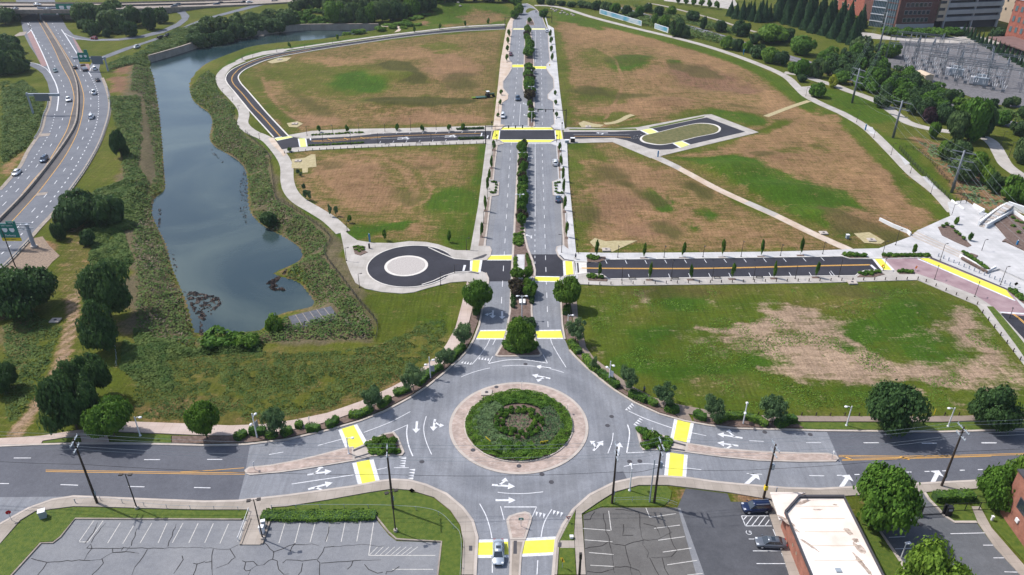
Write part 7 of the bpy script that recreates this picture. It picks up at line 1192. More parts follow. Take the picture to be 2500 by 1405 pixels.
c0 = G(2440, 1253); e = empty('brick_building', c0, ang((2440,1253), (2500,1338))); hR = height(2440, 1253, 1150); MB().box(0, 26, 0, 18, 0, hR).build('wall', 'brick', e); MB().box(-.15, 26.2, -.15, 18.2, hR, hR + .3).build('coping', 'strip_dark', e)
for x0 in (2.6, 8, 14): f = MB().box(x0, x0 + 2.6, -.08, -.02, hR - 5.2, hR - 3.0).build('window', 'strip_dark', e); MB().box(x0 + .12, x0 + 2.48, -.12, -.08, hR - 5.08, hR - 3.12).build('pane', 'glass', f)
MB().box(3.6, 4.3, -.25, -.02, 2.2, 2.9).build('wall_light', 'white_metal', e); tag(e, 'tall red brick building corner with dark windows at the right edge', 'building')
def bld(a, b, depth, h, name, wallm, lab, cat='building', roofm='kerb_old'):
    p, q = G(*a), G(*b); e = empty(name, p, math.atan2((q - p).y, (q - p).x)); L = (q - p).length; MB().box(0, L, 0, depth, 0, h).build('wall', wallm, e); MB().box(-.3, L + .3, -.3, depth + .3, h, h + .6).build('roof', roofm, e); tag(e, lab, cat); return e, L
def windows(e, xs_, zs_, w_, h_, frame='kerb', y=0, m='glass'):
    for x in xs_:
        for z in zs_: f = MB().box(x - .15, x + w_ + .15, y - .12, y - .01, z - .15, z + h_ + .15).build('window', frame, e); MB().box(x, x + w_, y - .16, y - .12, z, z + h_).build('pane', m, f)
e, L = bld((2182,76), (2276,74), 40, 34, 'office_building', 'brick_dark', 'dark brick office block right of the glass tower'); windows(e, [4 + i * (L - 8) / 6 for i in range(6)], [5 + j * 4.3 for j in range(6)], 1.9, 2.2, 'precast'); MB().box(.2, L - .2, -.5, -.02, 0, 3.8).build('base_course', 'precast', e)
e, L = bld((2120,64), (2150,68), 24, 36, 'glass_tower', 'glass_wall', 'glass fronted tower of the brick office complex')
for z in range(0, 36, 4):
    MB().box(-.3, L + .3, -.35, -.02, z + 3.2, z + 3.7).build('floor_band', 'white_metal', e)
for i in range(9): MB().box(i * L / 8 - .07, i * L / 8 + .07, -.22, -.02, 0, 36).build('mullion', 'steel', e)
e, L = bld((2152,70), (2181,75), 30, 34, 'office_link', 'glass_wall', 'recessed glazed link between glass tower and dark brick block')
for z in range(0, 34, 4): MB().box(0, L, -.25, -.02, z + 3, z + 3.6).build('floor_band', 'brick_dark', e)
for i in range(6): MB().box(i * L / 5 - .1, i * L / 5 + .1, -.3, -.02, 0, 34).build('mullion', 'steel', e)
e, L = bld((2034,20), (2108,44), 26, 17, 'brick_building', 'brick_red', 'long red brick building behind the cone shaped evergreens'); windows(e, [3 + i * 6.5 for i in range(int(L / 6.5) - 1)], (3, 8, 13), 1.6, 2.4, 'cream')
p, q = G(2298,72), G(2432,66); e = empty('parking_garage', p, math.atan2((q - p).y, (q - p).x)); L = (q - p).length; MB().box(0, L, 1.5, 30, 0, 20).build('core', 'strip_dark', e)
for i in range(6): MB().box(-.2, L + .2, -.5, 31, 4.6 + i * 4.0, 6.9 + i * 4.0).build('deck_parapet', 'precast', e)
for x in (0, L * .5, L - 1): MB().box(x, x + 1.0, -.3, .9, 0, 28).build('column', 'precast', e)
MB().box(-5.5, -.4, -.8, 10, 5, 30).build('stair_tower', 'cream', e)
for i in range(5): MB().box(-5.6, -1.8, -.9, -.8, 7 + i * 4, 8.6 + i * 4).build('opening', 'strip_dark', e)
tag(e, 'grey concrete parking garage with open decks and cream stair tower', 'parking garage')
e, L = bld((2436,50), (2474,60), 20, 18, 'cream_building', 'cream', 'cream walled building between the garage and the red mill'); windows(e, [3 + i * 6 for i in range(int(L / 6))], (7, 12), 1.2, 1.4, 'cream')
p, q = G(2450,97), G(2580,130); e = empty('mill_building', p, math.atan2((q - p).y, (q - p).x)); L = (q - p).length; MB().box(0, L, 0, 22, 0, 22).build('wall', 'brick_red', e); MB().box(-.4, L + .4, -.4, 22.4, 22, 22.6).build('roof', 'white', e); windows(e, [1.6 + i * 3.6 for i in range(9)], (5, 10.5, 16), 1.5, 2.8, 'brick_red', m='glass_wall'); tag(e, 'red brick mill with rows of tall arched windows at the top right', 'building')
p, q = G(2402,108), G(2540,158); e = empty('shed', p, math.atan2((q - p).y, (q - p).x)); L = (q - p).length; MB().box(0, L, 0, 16, 3.4, 4.0).build('roof', 'brown_roof', e)
for i in range(7): MB().box(i * L / 6.2, i * L / 6.2 + .4, .4, .8, 0, 3.4).build('post', 'strip_dark', e)
MB().box(.5, L - .5, 9, 15.5, 0, 3.4).build('wall', 'strip_dark', e); tag(e, 'long open shed with rusty brown roof in front of the mill', 'shed')
p = G(2340,82); e = empty('container', p, .25); MB().box(0, 5, 0, 2.6, 0, 3).build('body', 'white', e, bevel=.08); MB().box(5.2, 11, .2, 2.8, 0, 2.6).build('body', 'cream', e, bevel=.08); tag(e, 'white and cream site container under the parking garage', 'container')
p, q = G(2232,190), G(2256,201); e = empty('equipment_shed', p, ang((2232,190),(2256,201))); L = (q - p).length; MB().box(0, L, 0, 4.2, 0, 3.0).build('wall', 'cream', e); MB().add([(-.2, -.3, 3), (L + .2, -.3, 3), (L + .2, 4.5, 3), (-.2, 4.5, 3), (-.2, 2.1, 3.7), (L + .2, 2.1, 3.7)], [(0, 1, 5, 4), (2, 3, 4, 5), (1, 2, 5), (3, 0, 4), (3, 2, 1, 0)]).build('roof', 'cream', e); tag(e, 'cream gabled equipment shed in the gravel yard', 'shed')
def portal():
    e = empty('substation_frame');
    for s in (-7, 7):
        m = MB()
        for dx, dy in ((-.35,-.35),(.35,-.35),(.35,.35),(-.35,.35)): m.cone((s + dx, dy, 0), (s + dx * .6, dy * .6, 10.5), .07, .06, 4)
        for i in range(7): z = i * 1.5; m.tube([(s - .35, -.35, z), (s + .33, -.33, z + .75), (s - .33, -.33, z + 1.5)], .04, 3); m.tube([(s + .35, .35, z), (s - .33, .33, z + .75), (s + .33, .33, z + 1.5)], .04, 3)
        m.build('tower_leg', 'pole_steel', e)
    m = MB()
    for dy in (-.3, .3):
        for z in (9.6, 10.4): m.box(-7.2, 7.2, dy - .06, dy + .06, z - .06, z + .06)
    for i in range(14): m.tube([(-7 + i, -.3, 9.6), (-6.5 + i, .3, 10.4), (-6 + i, -.3, 9.6)], .04, 3)
    m.build('crossbeam', 'pole_steel', e); m = MB()
    for x in (-4.5, 0, 4.5): m.cone((x, 0, 9.5), (x, 0, 8.0), .12, .12, 6)
    m.build('insulator', 'white_metal', e); return e
pr = portal(); k = 0; SG = 'lattice frames of the substation'
for bx, by in [(2200,140),(2196,158),(2232,146),(2236,160),(2262,176),(2268,152),(2302,160),(2298,192),(2300,176),(2334,168),(2338,205),(2336,185),(2372,180),(2376,215),(2408,192),(2372,198),(2412,210),(2446,206),(2446,222),(2250,132),(2290,138),(2330,146),(2370,158),(2410,172),(2450,188),(2215,128)]:
    e = pr if k == 0 else copy_tree(pr); k += 1; e.location = G(bx, by); e.rotation_euler.z = R(-31) if k % 3 else R(59); tag(e, 'grey lattice steel frame of the electrical substation', 'steel frame', SG)
def breaker():
    e = empty('switchgear'); MB().box(-.7, .7, -.35, .35, .4, 1.5).build('cabinet', 'pole_steel', e); m = MB()
    for x in (-.7, 0, .7): m.cone((x, 0, 2), (x * 1.5, 0, 3.6), .16, .1, 6)
    m.build('bushing', 'white_metal', e); m = MB(); [m.box(x - .06, x + .06, -.3, .3, 0, .4) for x in (-.8, .8)]; m.build('stand', 'steel', e); return e
bk = breaker()
for i in range(44):
    e = bk if i == 0 else copy_tree(bk); e.location = G(2205 + (i % 11) * 23 + (i // 11) * 4, 150 + (i % 11) * 5.2 + (i // 11) * 11 - 8); e.rotation_euler.z = R(-31); tag(e, 'small switchgear unit standing under the substation frames', 'switchgear', 'switchgear of the substation')
for b, lab in (((2332,186),'smaller grey transformer in the middle of the substation'),((2392,208),'large grey transformer with white radiators at the front of the substation')):
    e = empty('transformer', G(*b), R(-31)); MB().box(-3, 3, -1.5, 1.5, .3, 3.6).build('tank', 'galv', e, bevel=.1); m = MB(); [m.box(-4.6 + i * .35, -4.4 + i * .35, -1.6, 1.6, .4, 3.5) for i in range(5)]; m.build('radiator', 'white_metal', e); m = MB(); [m.cone((x, 0, 3.6), (x, 0, 5.2), .22, .14, 8) for x in (-1.6, 0, 1.6)]; m.build('bushing', 'white_metal', e); MB().cone((-2.4, 1, 4.3), (2.0, 1, 4.3), .4, .4, 10).build('oil_tank', 'galv', e); tag(e, lab, 'transformer')
for i in range(6):
    a, b = G(2210 + i * 5, 138 + i * 12), G(2450, 196 + i * 8); wire(Vector((a.x, a.y, 8.2)), Vector((b.x, b.y, 8.2)), .4, .07, 'galv', 'overhead bus line across the substation', 'bus lines of the substation')
UPZ = .6
up = at_z([(2240,563),(2300,536),(2322,527),(2314,494),(2355,489),(2396,513),(2420,528),(2520,572),(2760,685),(2760,760),(2560,710),(2440,656),(2412,664),(2358,619)], UPZ); struct(MB().prism([(p.x, p.y) for p in up], 0, UPZ).build('plaza', 'new_concrete'))
def stair(a0, a1, b0, b1, n, z0, z1, lab, name='stairs'):
    A0, A1, B0, B1 = G(*a0), G(*a1), G(*b0), G(*b1); o = A0.copy(); e = empty(name, o)
    for i in range(n):
        t0, t1 = i / n, 1.0; q = [A0.lerp(B0, t0), A1.lerp(B1, t0), A1.lerp(B1, (i + 1.02) / n), A0.lerp(B0, (i + 1.02) / n)]; MB().prism([(p.x - o.x, p.y - o.y) for p in q], 0, z0 + (z1 - z0) * (i + 1) / (n + 1)).build('step', 'new_concrete' if i % 2 else 'kerb', e)
    return tag(e, lab, 'stairs')
stair((2223,578),(2343,631),(2241,565),(2359,621), 7, .15, UPZ, 'wide low stairs crossing the lower plaza')
stair((2389,558),(2402,561),(2452,517),(2468,524), 12, UPZ, 3.2, 'narrow stairs climbing the brown slope above the plaza')
def wall(px, h, lab, th=.4, m='white', z0=0, railing=False):
    pts = GG(px); o = pts[0]; e = empty('plaza_wall', o); MB().ribbon([p - o for p in pts], th, z0 + h, 0).build('wall', m, e)
    if railing:
        r = MB(); L = [p - o for p in pts]
        for a, b in zip(L[:-1], L[1:]):
            r.tube([a + Vector((0, 0, z0 + h + .9)), b + Vector((0, 0, z0 + h + .9))], .04, 4); n = int((b - a).length / 1.8)
            for i in range(n + 1): p = a.lerp(b, i / max(1, n)); r.cone((p.x, p.y, z0 + h), (p.x, p.y, z0 + h + .9), .035, .035, 4)
        r.build('railing', 'black', e)
    return tag(e, lab, 'wall')
wall([(2146,540),(2180,556),(2215,570),(2222,577)], 1.1, 'white retaining wall with railing at the edge of the brown field', .3, railing=True); wall([(2386,556),(2420,530),(2440,516),(2456,509)], 1.3, 'white left side wall of the narrow stairs', .6, z0=UPZ, railing=True); wall([(2404,562),(2440,542),(2468,526),(2500,548)], 1.3, 'white right side wall of the narrow stairs', .5, z0=UPZ, railing=True); wall([(2458,508),(2500,522),(2560,545)], 1.5, 'white wall above the top of the narrow stairs', .6, z0=UPZ)
wall([(2342,629),(2411,668),(2428,658)], 1.0, 'white angular planter wall beside the bollards', .45); wall([(2322,494),(2352,516)], .9, 'low white wall at the end of the trail', .3); wall([(2374,508),(2400,522),(2388,530),(2420,536)], .9, 'stepped low white wall at the foot of the brown slope', .35, z0=UPZ)
def pbed(px, z, m='mulch'):
    p = at_z(px, z); struct(MB().prism([(q.x, q.y) for q in p], z - .4, z + .03).build('planting_bed', m))
pbed([(2290,555),(2312,548),(2330,556),(2344,572),(2372,600),(2362,604),(2330,590),(2300,575)], UPZ + .06); pbed([(2346,629),(2370,618),(2388,624),(2374,636),(2392,646),(2420,656),(2410,664)], UPZ + .2); pbed([(2415,530),(2440,512),(2520,540),(2700,600),(2640,660),(2520,620),(2456,590),(2447,589),(2458,580)], UPZ + .3)
pbed([(2053,621),(2095,621),(2124,630),(2075,631)], .22); pbed([(2152,621),(2270,622),(2276,628),(2155,631)], .22); pbed([(2092,677),(2104,668),(2140,662),(2160,670),(2134,677)], .22); pbed([(2189,662),(2222,663),(2234,669),(2196,669)], .22); pbed([(2462,712),(2480,706),(2510,730),(2500,742)], .22); pbed([(1432,627),(1478,627),(1480,634),(1460,641),(1434,640)], .22); pbed([(1434,672),(1466,674),(1484,682),(1482,687),(1436,685)], .22); pbed([(861,602),(872,599),(892,602),(890,612),(898,616),(880,624),(866,620)], .22)
for q in ((1572,629.5),(1667,629),(1763,627.5),(1858,625.5),(1954,622.5)): sheet('tree_pit', [(q[0] - 10, q[1] + 1), (q[0] + 8, q[1] + 1), (q[0] + 10, q[1] + 5), (q[0] - 8, q[1] + 5)], .175, 'mulch')
for q in ((1586,684),(1686,683.5),(1787,682),(1889,680.5),(1991,678)): sheet('tree_pit', [(q[0] - 10, q[1] - 1), (q[0] + 8, q[1] - 1), (q[0] + 10, q[1] + 3.5), (q[0] - 8, q[1] + 3.5)], .175, 'mulch')
for q in ((1205,366),(1199,410),(1185,514),(1176,578),(1366,369),(1369,414),(1378,517),(1383,581)): sheet('tree_pit', [(q[0] - 4, q[1] - 1), (q[0] + 4, q[1] - 1), (q[0] + 4, q[1] + 5), (q[0] - 4, q[1] + 5)], .19, 'mulch')
shrubs([(2064,625),(2070,627),(2078,624),(2084,628),(2092,626),(2100,628),(2108,628)], 'bush', .9, .9, 'low shrub in the planted bump-out at the end of the east street', 'shrubs at the end of the east street'); shrubs([(2158 + i * 7.6, 626 + (i % 2) * 1.6) for i in range(15)], 'bush', .8, .8, 'low shrub in the long bed above the pink road', 'shrubs above the pink road'); shrubs([(2100,670),(2108,672),(2116,670),(2124,672),(2130,668),(2142,666),(2196,666),(2206,665),(2214,667),(2224,667)], 'bush', .8, .8, 'low shrub in the beds below the pink road', 'shrubs below the pink road'); shrubs([(1440,632),(1444,630),(1448,634),(1456,633),(1440,678),(1446,676),(1450,680),(1466,680)], 'bush', .9, .9, 'low shrub in the beds at the west end of the east street', 'shrubs at the west end of the east street'); shrubs([(866,606),(872,604),(878,608),(870,612),(878,616),(886,612),(884,606)], 'grassclump0', .5, .6, 'small tuft in the wedge bed by the turning circle', 'tufts by the turning circle', z=.2)
shrubs([(2350 + i * 5, 624 + i * 3.6) for i in range(12)] + [(2300,560),(2310,556),(2322,562),(2332,574),(2340,580),(2350,590),(2470,540),(2480,548),(2492,552),(2500,568),(2470,560),(2484,576)], 'bush', .7, .7, 'low shrub in the raised plaza beds', 'shrubs of the plaza beds', z=UPZ + .3); shrubs([(2470,714),(2478,720),(2486,726),(2494,734)], 'bush', 1, 1, 'low shrub beside the orange sign', 'shrubs beside the orange sign')
def bollard(b, h, r, m, name, lab, grp): o = MB().cone((0, 0, 0), (0, 0, h), r, r, 8).cone((0, 0, h), (0, 0, h + .05), r * .8, r * .3, 8).build(name, m, loc=G(*b) + Vector((0, 0, .15))); return tag(o, lab, 'bollard', grp)
for i in range(15): t = i / 14; bollard((2290 + 174 * t, 628 + 71 * t), .95, .14, 'steel', 'bollard', ORD[i] + ' steel bollard from the left between plaza and yellow strip', 'bollards along the plaza')
fence_rows = [([(1437,697),(2240,684)], 31, 'short brown fence post along the south edge of the east street', 'posts south of the east street'), ([(2260,690),(2385,745)], 6, 'short brown fence post on the diagonal meadow edge', 'posts on the diagonal meadow edge'), ([(2398,765),(2490,880)], 7, 'short brown fence post on the right meadow edge', 'posts on the right meadow edge'), ([(695,376),(760,369),(870,363),(1000,358),(1180,351)], 30, 'short brown fence post along the south edge of the west street', 'posts south of the west street'), ([(1780,1010),(1850,1015),(2000,1017),(2200,1018),(2340,1016)], 17, 'short dark post along the north edge of the right sidewalk', 'posts north of the right sidewalk'), ([(1412,620),(1405,560),(1390,440),(1386,354)], 22, 'tiny post on the field edge right of the boulevard', 'posts right of the boulevard')]
for pl, n, lab, grp in fence_rows:
    pts = GG(pl); L = [0]
    for a, b in zip(pts[:-1], pts[1:]): L.append(L[-1] + (b - a).length)
    for i in range(n):
        s = L[-1] * i / (n - 1); j = max(k for k in range(len(pts) - 1) if L[k] <= s + 1e-6); p = pts[j].lerp(pts[j + 1], (s - L[j]) / (L[j + 1] - L[j])); o = MB().box(-.08, .08, -.08, .08, 0, .95).build('fence_post', 'wood', loc=p); tag(o, lab, 'fence post', grp)
barrier([(600,325),(650,372),(661,400),(667,445),(675,487),(700,500),(760,540),(800,572),(806,592),(793,622),(835,680),(870,728),(920,790),(917,832)], 1.3, .02, 'fence', 'black', 'thin black fence between the pond bank and the path lawn', 'fence', (2.6, (.1, .35, .6, .85, 1.1), .05, .04))
barrier([(2195,365),(2250,425),(2322,492)], 1.7, .02, 'fence', 'black', 'dark mesh fence right of the long trail', 'fence', (2.5, (.1,.3,.5,.7,.9,1.1,1.3,1.5), .03, .04)); barrier([(2195,365),(2246,372),(2310,440),(2365,498)], 1.3, .02, 'fence', 'black', 'dark fence enclosing the grass triangle below the steel pole', 'fence', (2.5, (.2,.6,1.0,1.25), .04, .04)); barrier([(2330,500),(2372,502)], 2.6, .03, 'trellis', 'black', 'black metal gate frame where the trail meets the plaza', 'gate', (1.6, (.2, 1.3, 2.5), .08, .06))
barrier([(185,1230),(230,1224),(270,1226),(400,1243),(600,1249)], 1.1, .02, 'fence', 'galv', 'low wire fence between sidewalk and lawn above the left lot', 'fence', (4, (.95,), .04, .03)); barrier([(664,1244),(800,1242),(960,1244),(1060,1255),(1105,1290),(1126,1325),(1122,1440)], 1.0, .03, 'fence', 'galv', 'grey pipe rail curving along the lawn edge beside the south road', 'fence', (4, (.9,), .06, .04)); barrier([(608,1250),(590,1300),(581,1323)], .9, .05, 'handrail', 'white_metal', 'white rail beside the concrete drive between the left lots', 'railing', (2, (.8,), .07, .05)); barrier([(1500,1228),(1560,1226),(1614,1228),(1652,1240)], 1.2, .02, 'fence', 'galv', 'low wire fence at the back of the small right lawn', 'fence', (3, (1.1,.6), .04, .03)); barrier([(280,835),(286,880),(284,900)], 1.2, .02, 'fence', 'galv', 'short piece of wire fence in the meadow brush', 'fence', (2.5, (1.1,.5), .04, .03))
e = empty('sliding_gate', G(2191, 1262), ang((2191,1262), (2304,1256))); L = (G(2304,1256) - G(2191,1262)).length
for i, (x0, x1) in enumerate(((0, L * .42), (L * .50, L * .96))):
    m = MB(); m.box(x0, x1, -.04, .04, 1.85, 1.95); m.box(x0, x1, -.04, .04, .1, .22); n = int((x1 - x0) / .22); [m.box(x0 + j * (x1 - x0) / n - .015, x0 + j * (x1 - x0) / n + .015, -.02, .02, .2, 1.9) for j in range(n + 1)]; m.build('gate_leaf', 'black', e)
for x in (0, L * .43, L * .49, L * .97, L): MB().box(x - .12, x + .12, -.12, .12, 0, 2.3).build('gate_post', 'black', e)
tag(e, 'black barred sliding gate of the right car park', 'gate'); barrier([(2320,1250),(2360,1248),(2412,1246)], 1.9, .03, 'fence', 'black', 'black fence right of the sliding gate in front of the brick building', 'fence', (2.4, (.2, 1.8), .08, .05)); e = empty('gate_box', G(2312, 1258)); MB().box(-.5, .5, -.4, .4, 0, 2.0).build('cabinet', 'black', e, bevel=.04); MB().box(-.3, .3, -.44, -.4, 1.3, 1.7).build('panel', 'steel', e); tag(e, 'black motor cabinet beside the sliding gate', 'cabinet')
def cabinet(b, w_, d, h, m, lab, az=0, name='utility_cabinet'): e = empty(name, G(*b) + Vector((0, 0, .1)), az); MB().box(-w_/2, w_/2, -d/2, d/2, 0, h).build('body', m, e, bevel=.04); MB().box(-w_/2 - .05, w_/2 + .05, -d/2 - .05, d/2 + .05, h, h + .07).build('lid', 'white_metal', e); return tag(e, lab, 'cabinet')
cabinet((641,1303), .7, .6, 1.5, 'white_metal', 'white utility cabinet nearest the dark lamp on the drive'); cabinet((645,1288), .6, .5, 1.4, 'galv', 'grey utility cabinet behind the white one on the drive', .3); cabinet((107,1264), 1.0, .9, 1.4, 'galv', 'grey cabinet with white top on the left lawn', .4); cabinet((2222,1228), .35, .3, 1.5, 'white_metal', 'slim white keypad post in front of the black gate', .3); cabinet((1395,1316), .5, .4, .5, 'white_metal', 'small white box on the grass strip by the right sidewalk'); cabinet((2420,1272), .3, .3, .9, 'white_metal', 'small white post light beside the brick building'); cabinet((1384,350), 1.4, 1.0, 1.1, 'galv', 'grey utility box at the east corner of the mid junction'); cabinet((1398,348), 1.6, 1.2, 1.6, 'dark_bronze', 'brown utility cabinet right of the mid junction')
cabinet((2068,583), .8, .8, 1.1, 'galv', 'grey round topped box left of the tan straw mat', 0)
def inlet(b, mats, lab):
    e = empty('drain_inlet', G(*b) + Vector((0, 0, .08))); MB().box(-1.1, 1.1, -.9, .9, 0, .35).build('slab', 'kerb', e, bevel=.05); MB().cone((0, 0, .35), (0, 0, .40), .35, .35, 10).build('cover', 'strip_dark', e); return tag(e, lab, 'drain inlet')
M['straw'] = mat('straw', (.28, .235, .12), col2=(.40, .34, .20), scale=1.2)
for b, m_, lab in (((683,147),[(652,152),(680,142),(712,141),(705,146),(700,150),(664,156)],'concrete inlet on straw matting inside the top of the loop road'),((720,304),[(700,302),(726,297),(740,303),(725,312),(706,311)],'concrete inlet on a straw mat above the west street corner'),((728,395),[(712,390),(745,386),(760,378),(770,378),(773,409),(752,411),(752,423),(739,424),(738,413),(712,412)],'white inlet on the large straw mat in the west field'),((1436,311),[(1412,302),(1425,296),(1450,303),(1475,306),(1466,311),(1420,312)],'concrete inlet on straw above the east loop road'),((1480,612),[(1440,592),(1452,582),(1480,590),(1500,588),(1556,588),(1530,600),(1495,616),(1450,604)],'concrete inlet on straw matting at the corner of the brown field'),((2127,588),[(2084,571),(2122,568),(2146,582),(2160,590),(2150,597),(2110,594)],'white inlet on the tan straw mat by the plaza'),((2080,692),None,'white inlet slab at the top edge of the green meadow'),((2010,571),None,'white inlet slab at the upper end of the tan diagonal walk'),((136,785),None,'concrete inlet on the grass left of the dirt track'),((1850,407),None,'small concrete inlet on the green mound in the east field'),((1188,962),None,'dark drain box at the edge of the central island')):
    if m_:
        mb_ = MB(); pts_ = GG(m_); mb_.sheet([(p.x, p.y, float(terrain(np.array([p.x]), np.array([p.y]))[0]) + .10) for p in pts_]); tag(mb_.build('straw_mat', 'straw'), lab.replace('concrete inlet on', 'pale').replace('white inlet on', 'pale').split(' at ')[0] + ' spread around the inlet' if ' straw' in lab else lab, 'straw mat')
    inlet(b, m_, lab)
for q in ([(1476,303),(1500,300),(1520,292),(1532,285),(1545,281)], [(1862,288) if 0 else (1870,285),(1930,262),(1975,247)]): path('dirt_track', q, 2.4, 'straw', .06)
def pole_sign(b, h, kind, lab, az=0):
    e = empty('road_sign', G(*b), az); MB().cone((0, 0, 0), (0, 0, h), .04, .04, 6).build('post', 'galv', e)
    if kind == 'ped':
        s = .6; MB().add([(0, -.05, h + s * .9), (s * .9, -.05, h), (0, -.05, h - s * .9), (-s * .9, -.05, h)], [(0, 3, 2, 1), (0, 1, 2, 3)]).build('sign_panel', 'sign_yellow', e); m = MB(); m.ball((0, -.08, h + .25), .08); m.tube([(0, -.08, h + .2), (0, -.08, h - .05), (.12, -.08, h - .3)], .04, 4); m.tube([(0, -.08, h - .05), (-.12, -.08, h - .3)], .04, 4); m.tube([(-.15, -.08, h), (.15, -.08, h + .1)], .03, 4); m.build('walking_figure', 'black', e)
    elif kind == 'chev':
        MB().box(-.75, .75, -.06, -.02, h - .3, h + .3).build('sign_panel', 'sign_yellow', e); m = MB()
        for x in (-.5, 0, .5): m.add([(x - .18, -.08, h + .25), (x - .02, -.08, h + .25), (x + .16, -.08, h), (x - .02, -.08, h - .25), (x - .18, -.08, h - .25), (x, -.08, h)], [(5, 4, 3), (5, 3, 2), (5, 2, 1), (5, 1, 0)])
        m.build('chevron', 'black', e)
    elif kind == 'yield':
        MB().add([(-.45, -.05, h + .35), (.45, -.05, h + .35), (0, -.05, h - .4)], [(0, 2, 1), (0, 1, 2)]).build('sign_panel', 'sign_red', e); MB().add([(-.24, -.08, h + .23), (.24, -.08, h + .23), (0, -.08, h - .16)], [(0, 2, 1)]).build('sign_face', 'white', e)
    elif kind == 'stop': m = MB(); m.add([(.42 * math.cos(R(22.5 + 45 * i)), .0, h + .42 * math.sin(R(22.5 + 45 * i))) for i in range(8)], [tuple(range(8)), tuple(range(8))[::-1]]); m.build('sign_panel', 'sign_red', e)
    elif kind == 'orange': s = .55; MB().add([(0, -.05, h + s), (s, -.05, h), (0, -.05, h - s), (-s, -.05, h)], [(0, 3, 2, 1), (0, 1, 2, 3)]).build('sign_panel', 'sign_orange', e)
    elif kind == 'bluearrow': MB().box(-.4, .4, -.05, -.02, h - .25, h + .3).build('sign_panel', 'sign_green', e); MB().box(-.2, .2, -.08, -.05, h - .1, h + .15).build('sign_symbol', 'white', e)
    elif kind == 'white': MB().box(-.22, .22, -.05, -.02, h - .3, h + .3).build('sign_panel', 'white', e)
    elif kind == 'yellowpost': MB().cone((0, 0, 0), (0, 0, h), .07, .07, 6).build('marker', 'sign_yellow', e)
    return tag(e, lab, 'sign')
pole_sign((1373,1388), 1.9, 'ped', 'yellow pedestrian crossing sign on the grass strip by the south crosswalk', -.9); pole_sign((1387,1277), 1.2, 'yield', 'red and white yield sign by the right sidewalk', .2); pole_sign((30,1273), 2.0, 'stop', 'dark red octagonal sign at the bottom left corner', .5); pole_sign((1192,1083), .9, 'chev', 'black and yellow chevron sign at the lower left of the central island', -.9); pole_sign((1328,1089), .9, 'chev', 'black and yellow chevron sign at the lower right of the central island', .25); pole_sign((1300,168), 1.8, 'ped', 'yellow pedestrian sign in the upper median at the mid crosswalk', -.9); pole_sign((1342,168), 1.8, 'ped', 'yellow pedestrian sign right of the mid crosswalk', -.9); pole_sign((1272,1288), 1.9, 'bluearrow', 'small green sign on the south splitter island')
pole_sign((2476,706), 1.5, 'orange', 'orange diamond sign at the end of the yellow strip'); pole_sign((2234,662), 1.1, 'orange', 'small orange sign on the pink road', .5); pole_sign((2153,655), .7, 'orange', 'small orange sign on the last crosswalk of the east street', .5); pole_sign((2280,1013), 1.4, 'yellowpost', 'yellow marker post in the grass left of the far right lamp'); pole_sign((1006,1203), .5, 'orange', 'small orange flag at the top of the south lawn'); pole_sign((757,1041), 2.0, 'white', 'small sign post behind the hedge on the left sidewalk', 1.5); pole_sign((1274,953), 1.9, 'white', 'thin sign post at the top of the central island', 1.5); pole_sign((1385,1010), 1.9, 'white', 'thin sign post at the right of the central island', 1.4); pole_sign((1590,1068), 1.9, 'white', 'thin sign post on the east splitter island', 1.5); pole_sign((622,1149), 1.7, 'white', 'thin sign post on the nose of the west median', 1.5); pole_sign((2030,1122), 1.7, 'white', 'thin sign post on the nose of the east median', 1.5)
def bluepost(b, t, lab, m): h = height(b[0], b[1], t[1]); e = empty('emergency_post', G(*b)); MB().box(-.22, .22, -.18, .18, 0, h).build('body', m, e, bevel=.05); MB().cone((0, 0, h), (0, 0, h + .25), .12, .08, 8).build('beacon', 'lamp_clear', e); return tag(e, lab, 'post')
M['blue'] = mat('blue', (.02, .16, .34), rough=.5)
bluepost((903,592),(902,572),'blue emergency phone post above the turning circle','blue'); bluepost((1815,134),(1816,121),'blue emergency phone post beside the right trail trees','blue'); bluepost((2112,319),(2114,304),'blue emergency phone post at the trail bend','blue'); bluepost((2480,605),(2485,588),'blue emergency phone post on the plaza bed','blue'); bluepost((902,608),(900,595),'dark brown post beside the wedge bed at the turning circle','dark_bronze'); bluepost((1606,384),(1607,369),'dark blue post at the tip of the east loop walk','blue')
def bench(b, az, lab, grp): e = empty('bench', G(*b) + Vector((0, 0, .16)), az); m = MB(); [m.box(-.9, .9, y - .06, y + .06, .42, .46) for y in (-.18, 0, .18)]; m.build('seat', 'dark_bronze', e); m = MB(); [m.box(x - .03, x + .03, -.2, .2, 0, .42) for x in (-.75, .75)]; m.build('legs', 'black', e); return tag(e, lab, 'bench', grp)
bench((1271,694), 0, 'white topped bench left of the pair in the lower median', 'benches');
for x_, nm in ((1270.5,'left'), (1279.5,'right')):
    e = empty('stone_plinth', G(x_, 742)); MB().box(-.28, .28, -.9, .9, 0, .75).build('block', 'new_concrete', e, bevel=.03); MB().box(-.3, .3, -.92, .92, .75, .8).build('cap', 'white', e); tag(e, nm + ' pale stone block of the pair in the lower median', 'plinth')
for i, q in enumerate(((1035,318),(1097,316),(1022,352),(1082,351),(972,320),(946,355),(1543,683),(1648,683),(1750,681),(1853,680))): bench(q, -.02, ['bench north of the west street left of centre','bench north of the west street near the junction','bench south of the west street left of centre','bench south of the west street near the junction','bench north of the west street farther west','bench south of the west street farther west','bench first from the left south of the east street','bench second from the left south of the east street','bench third from the left south of the east street','bench fourth from the left south of the east street'][i], 'benches of the side streets')
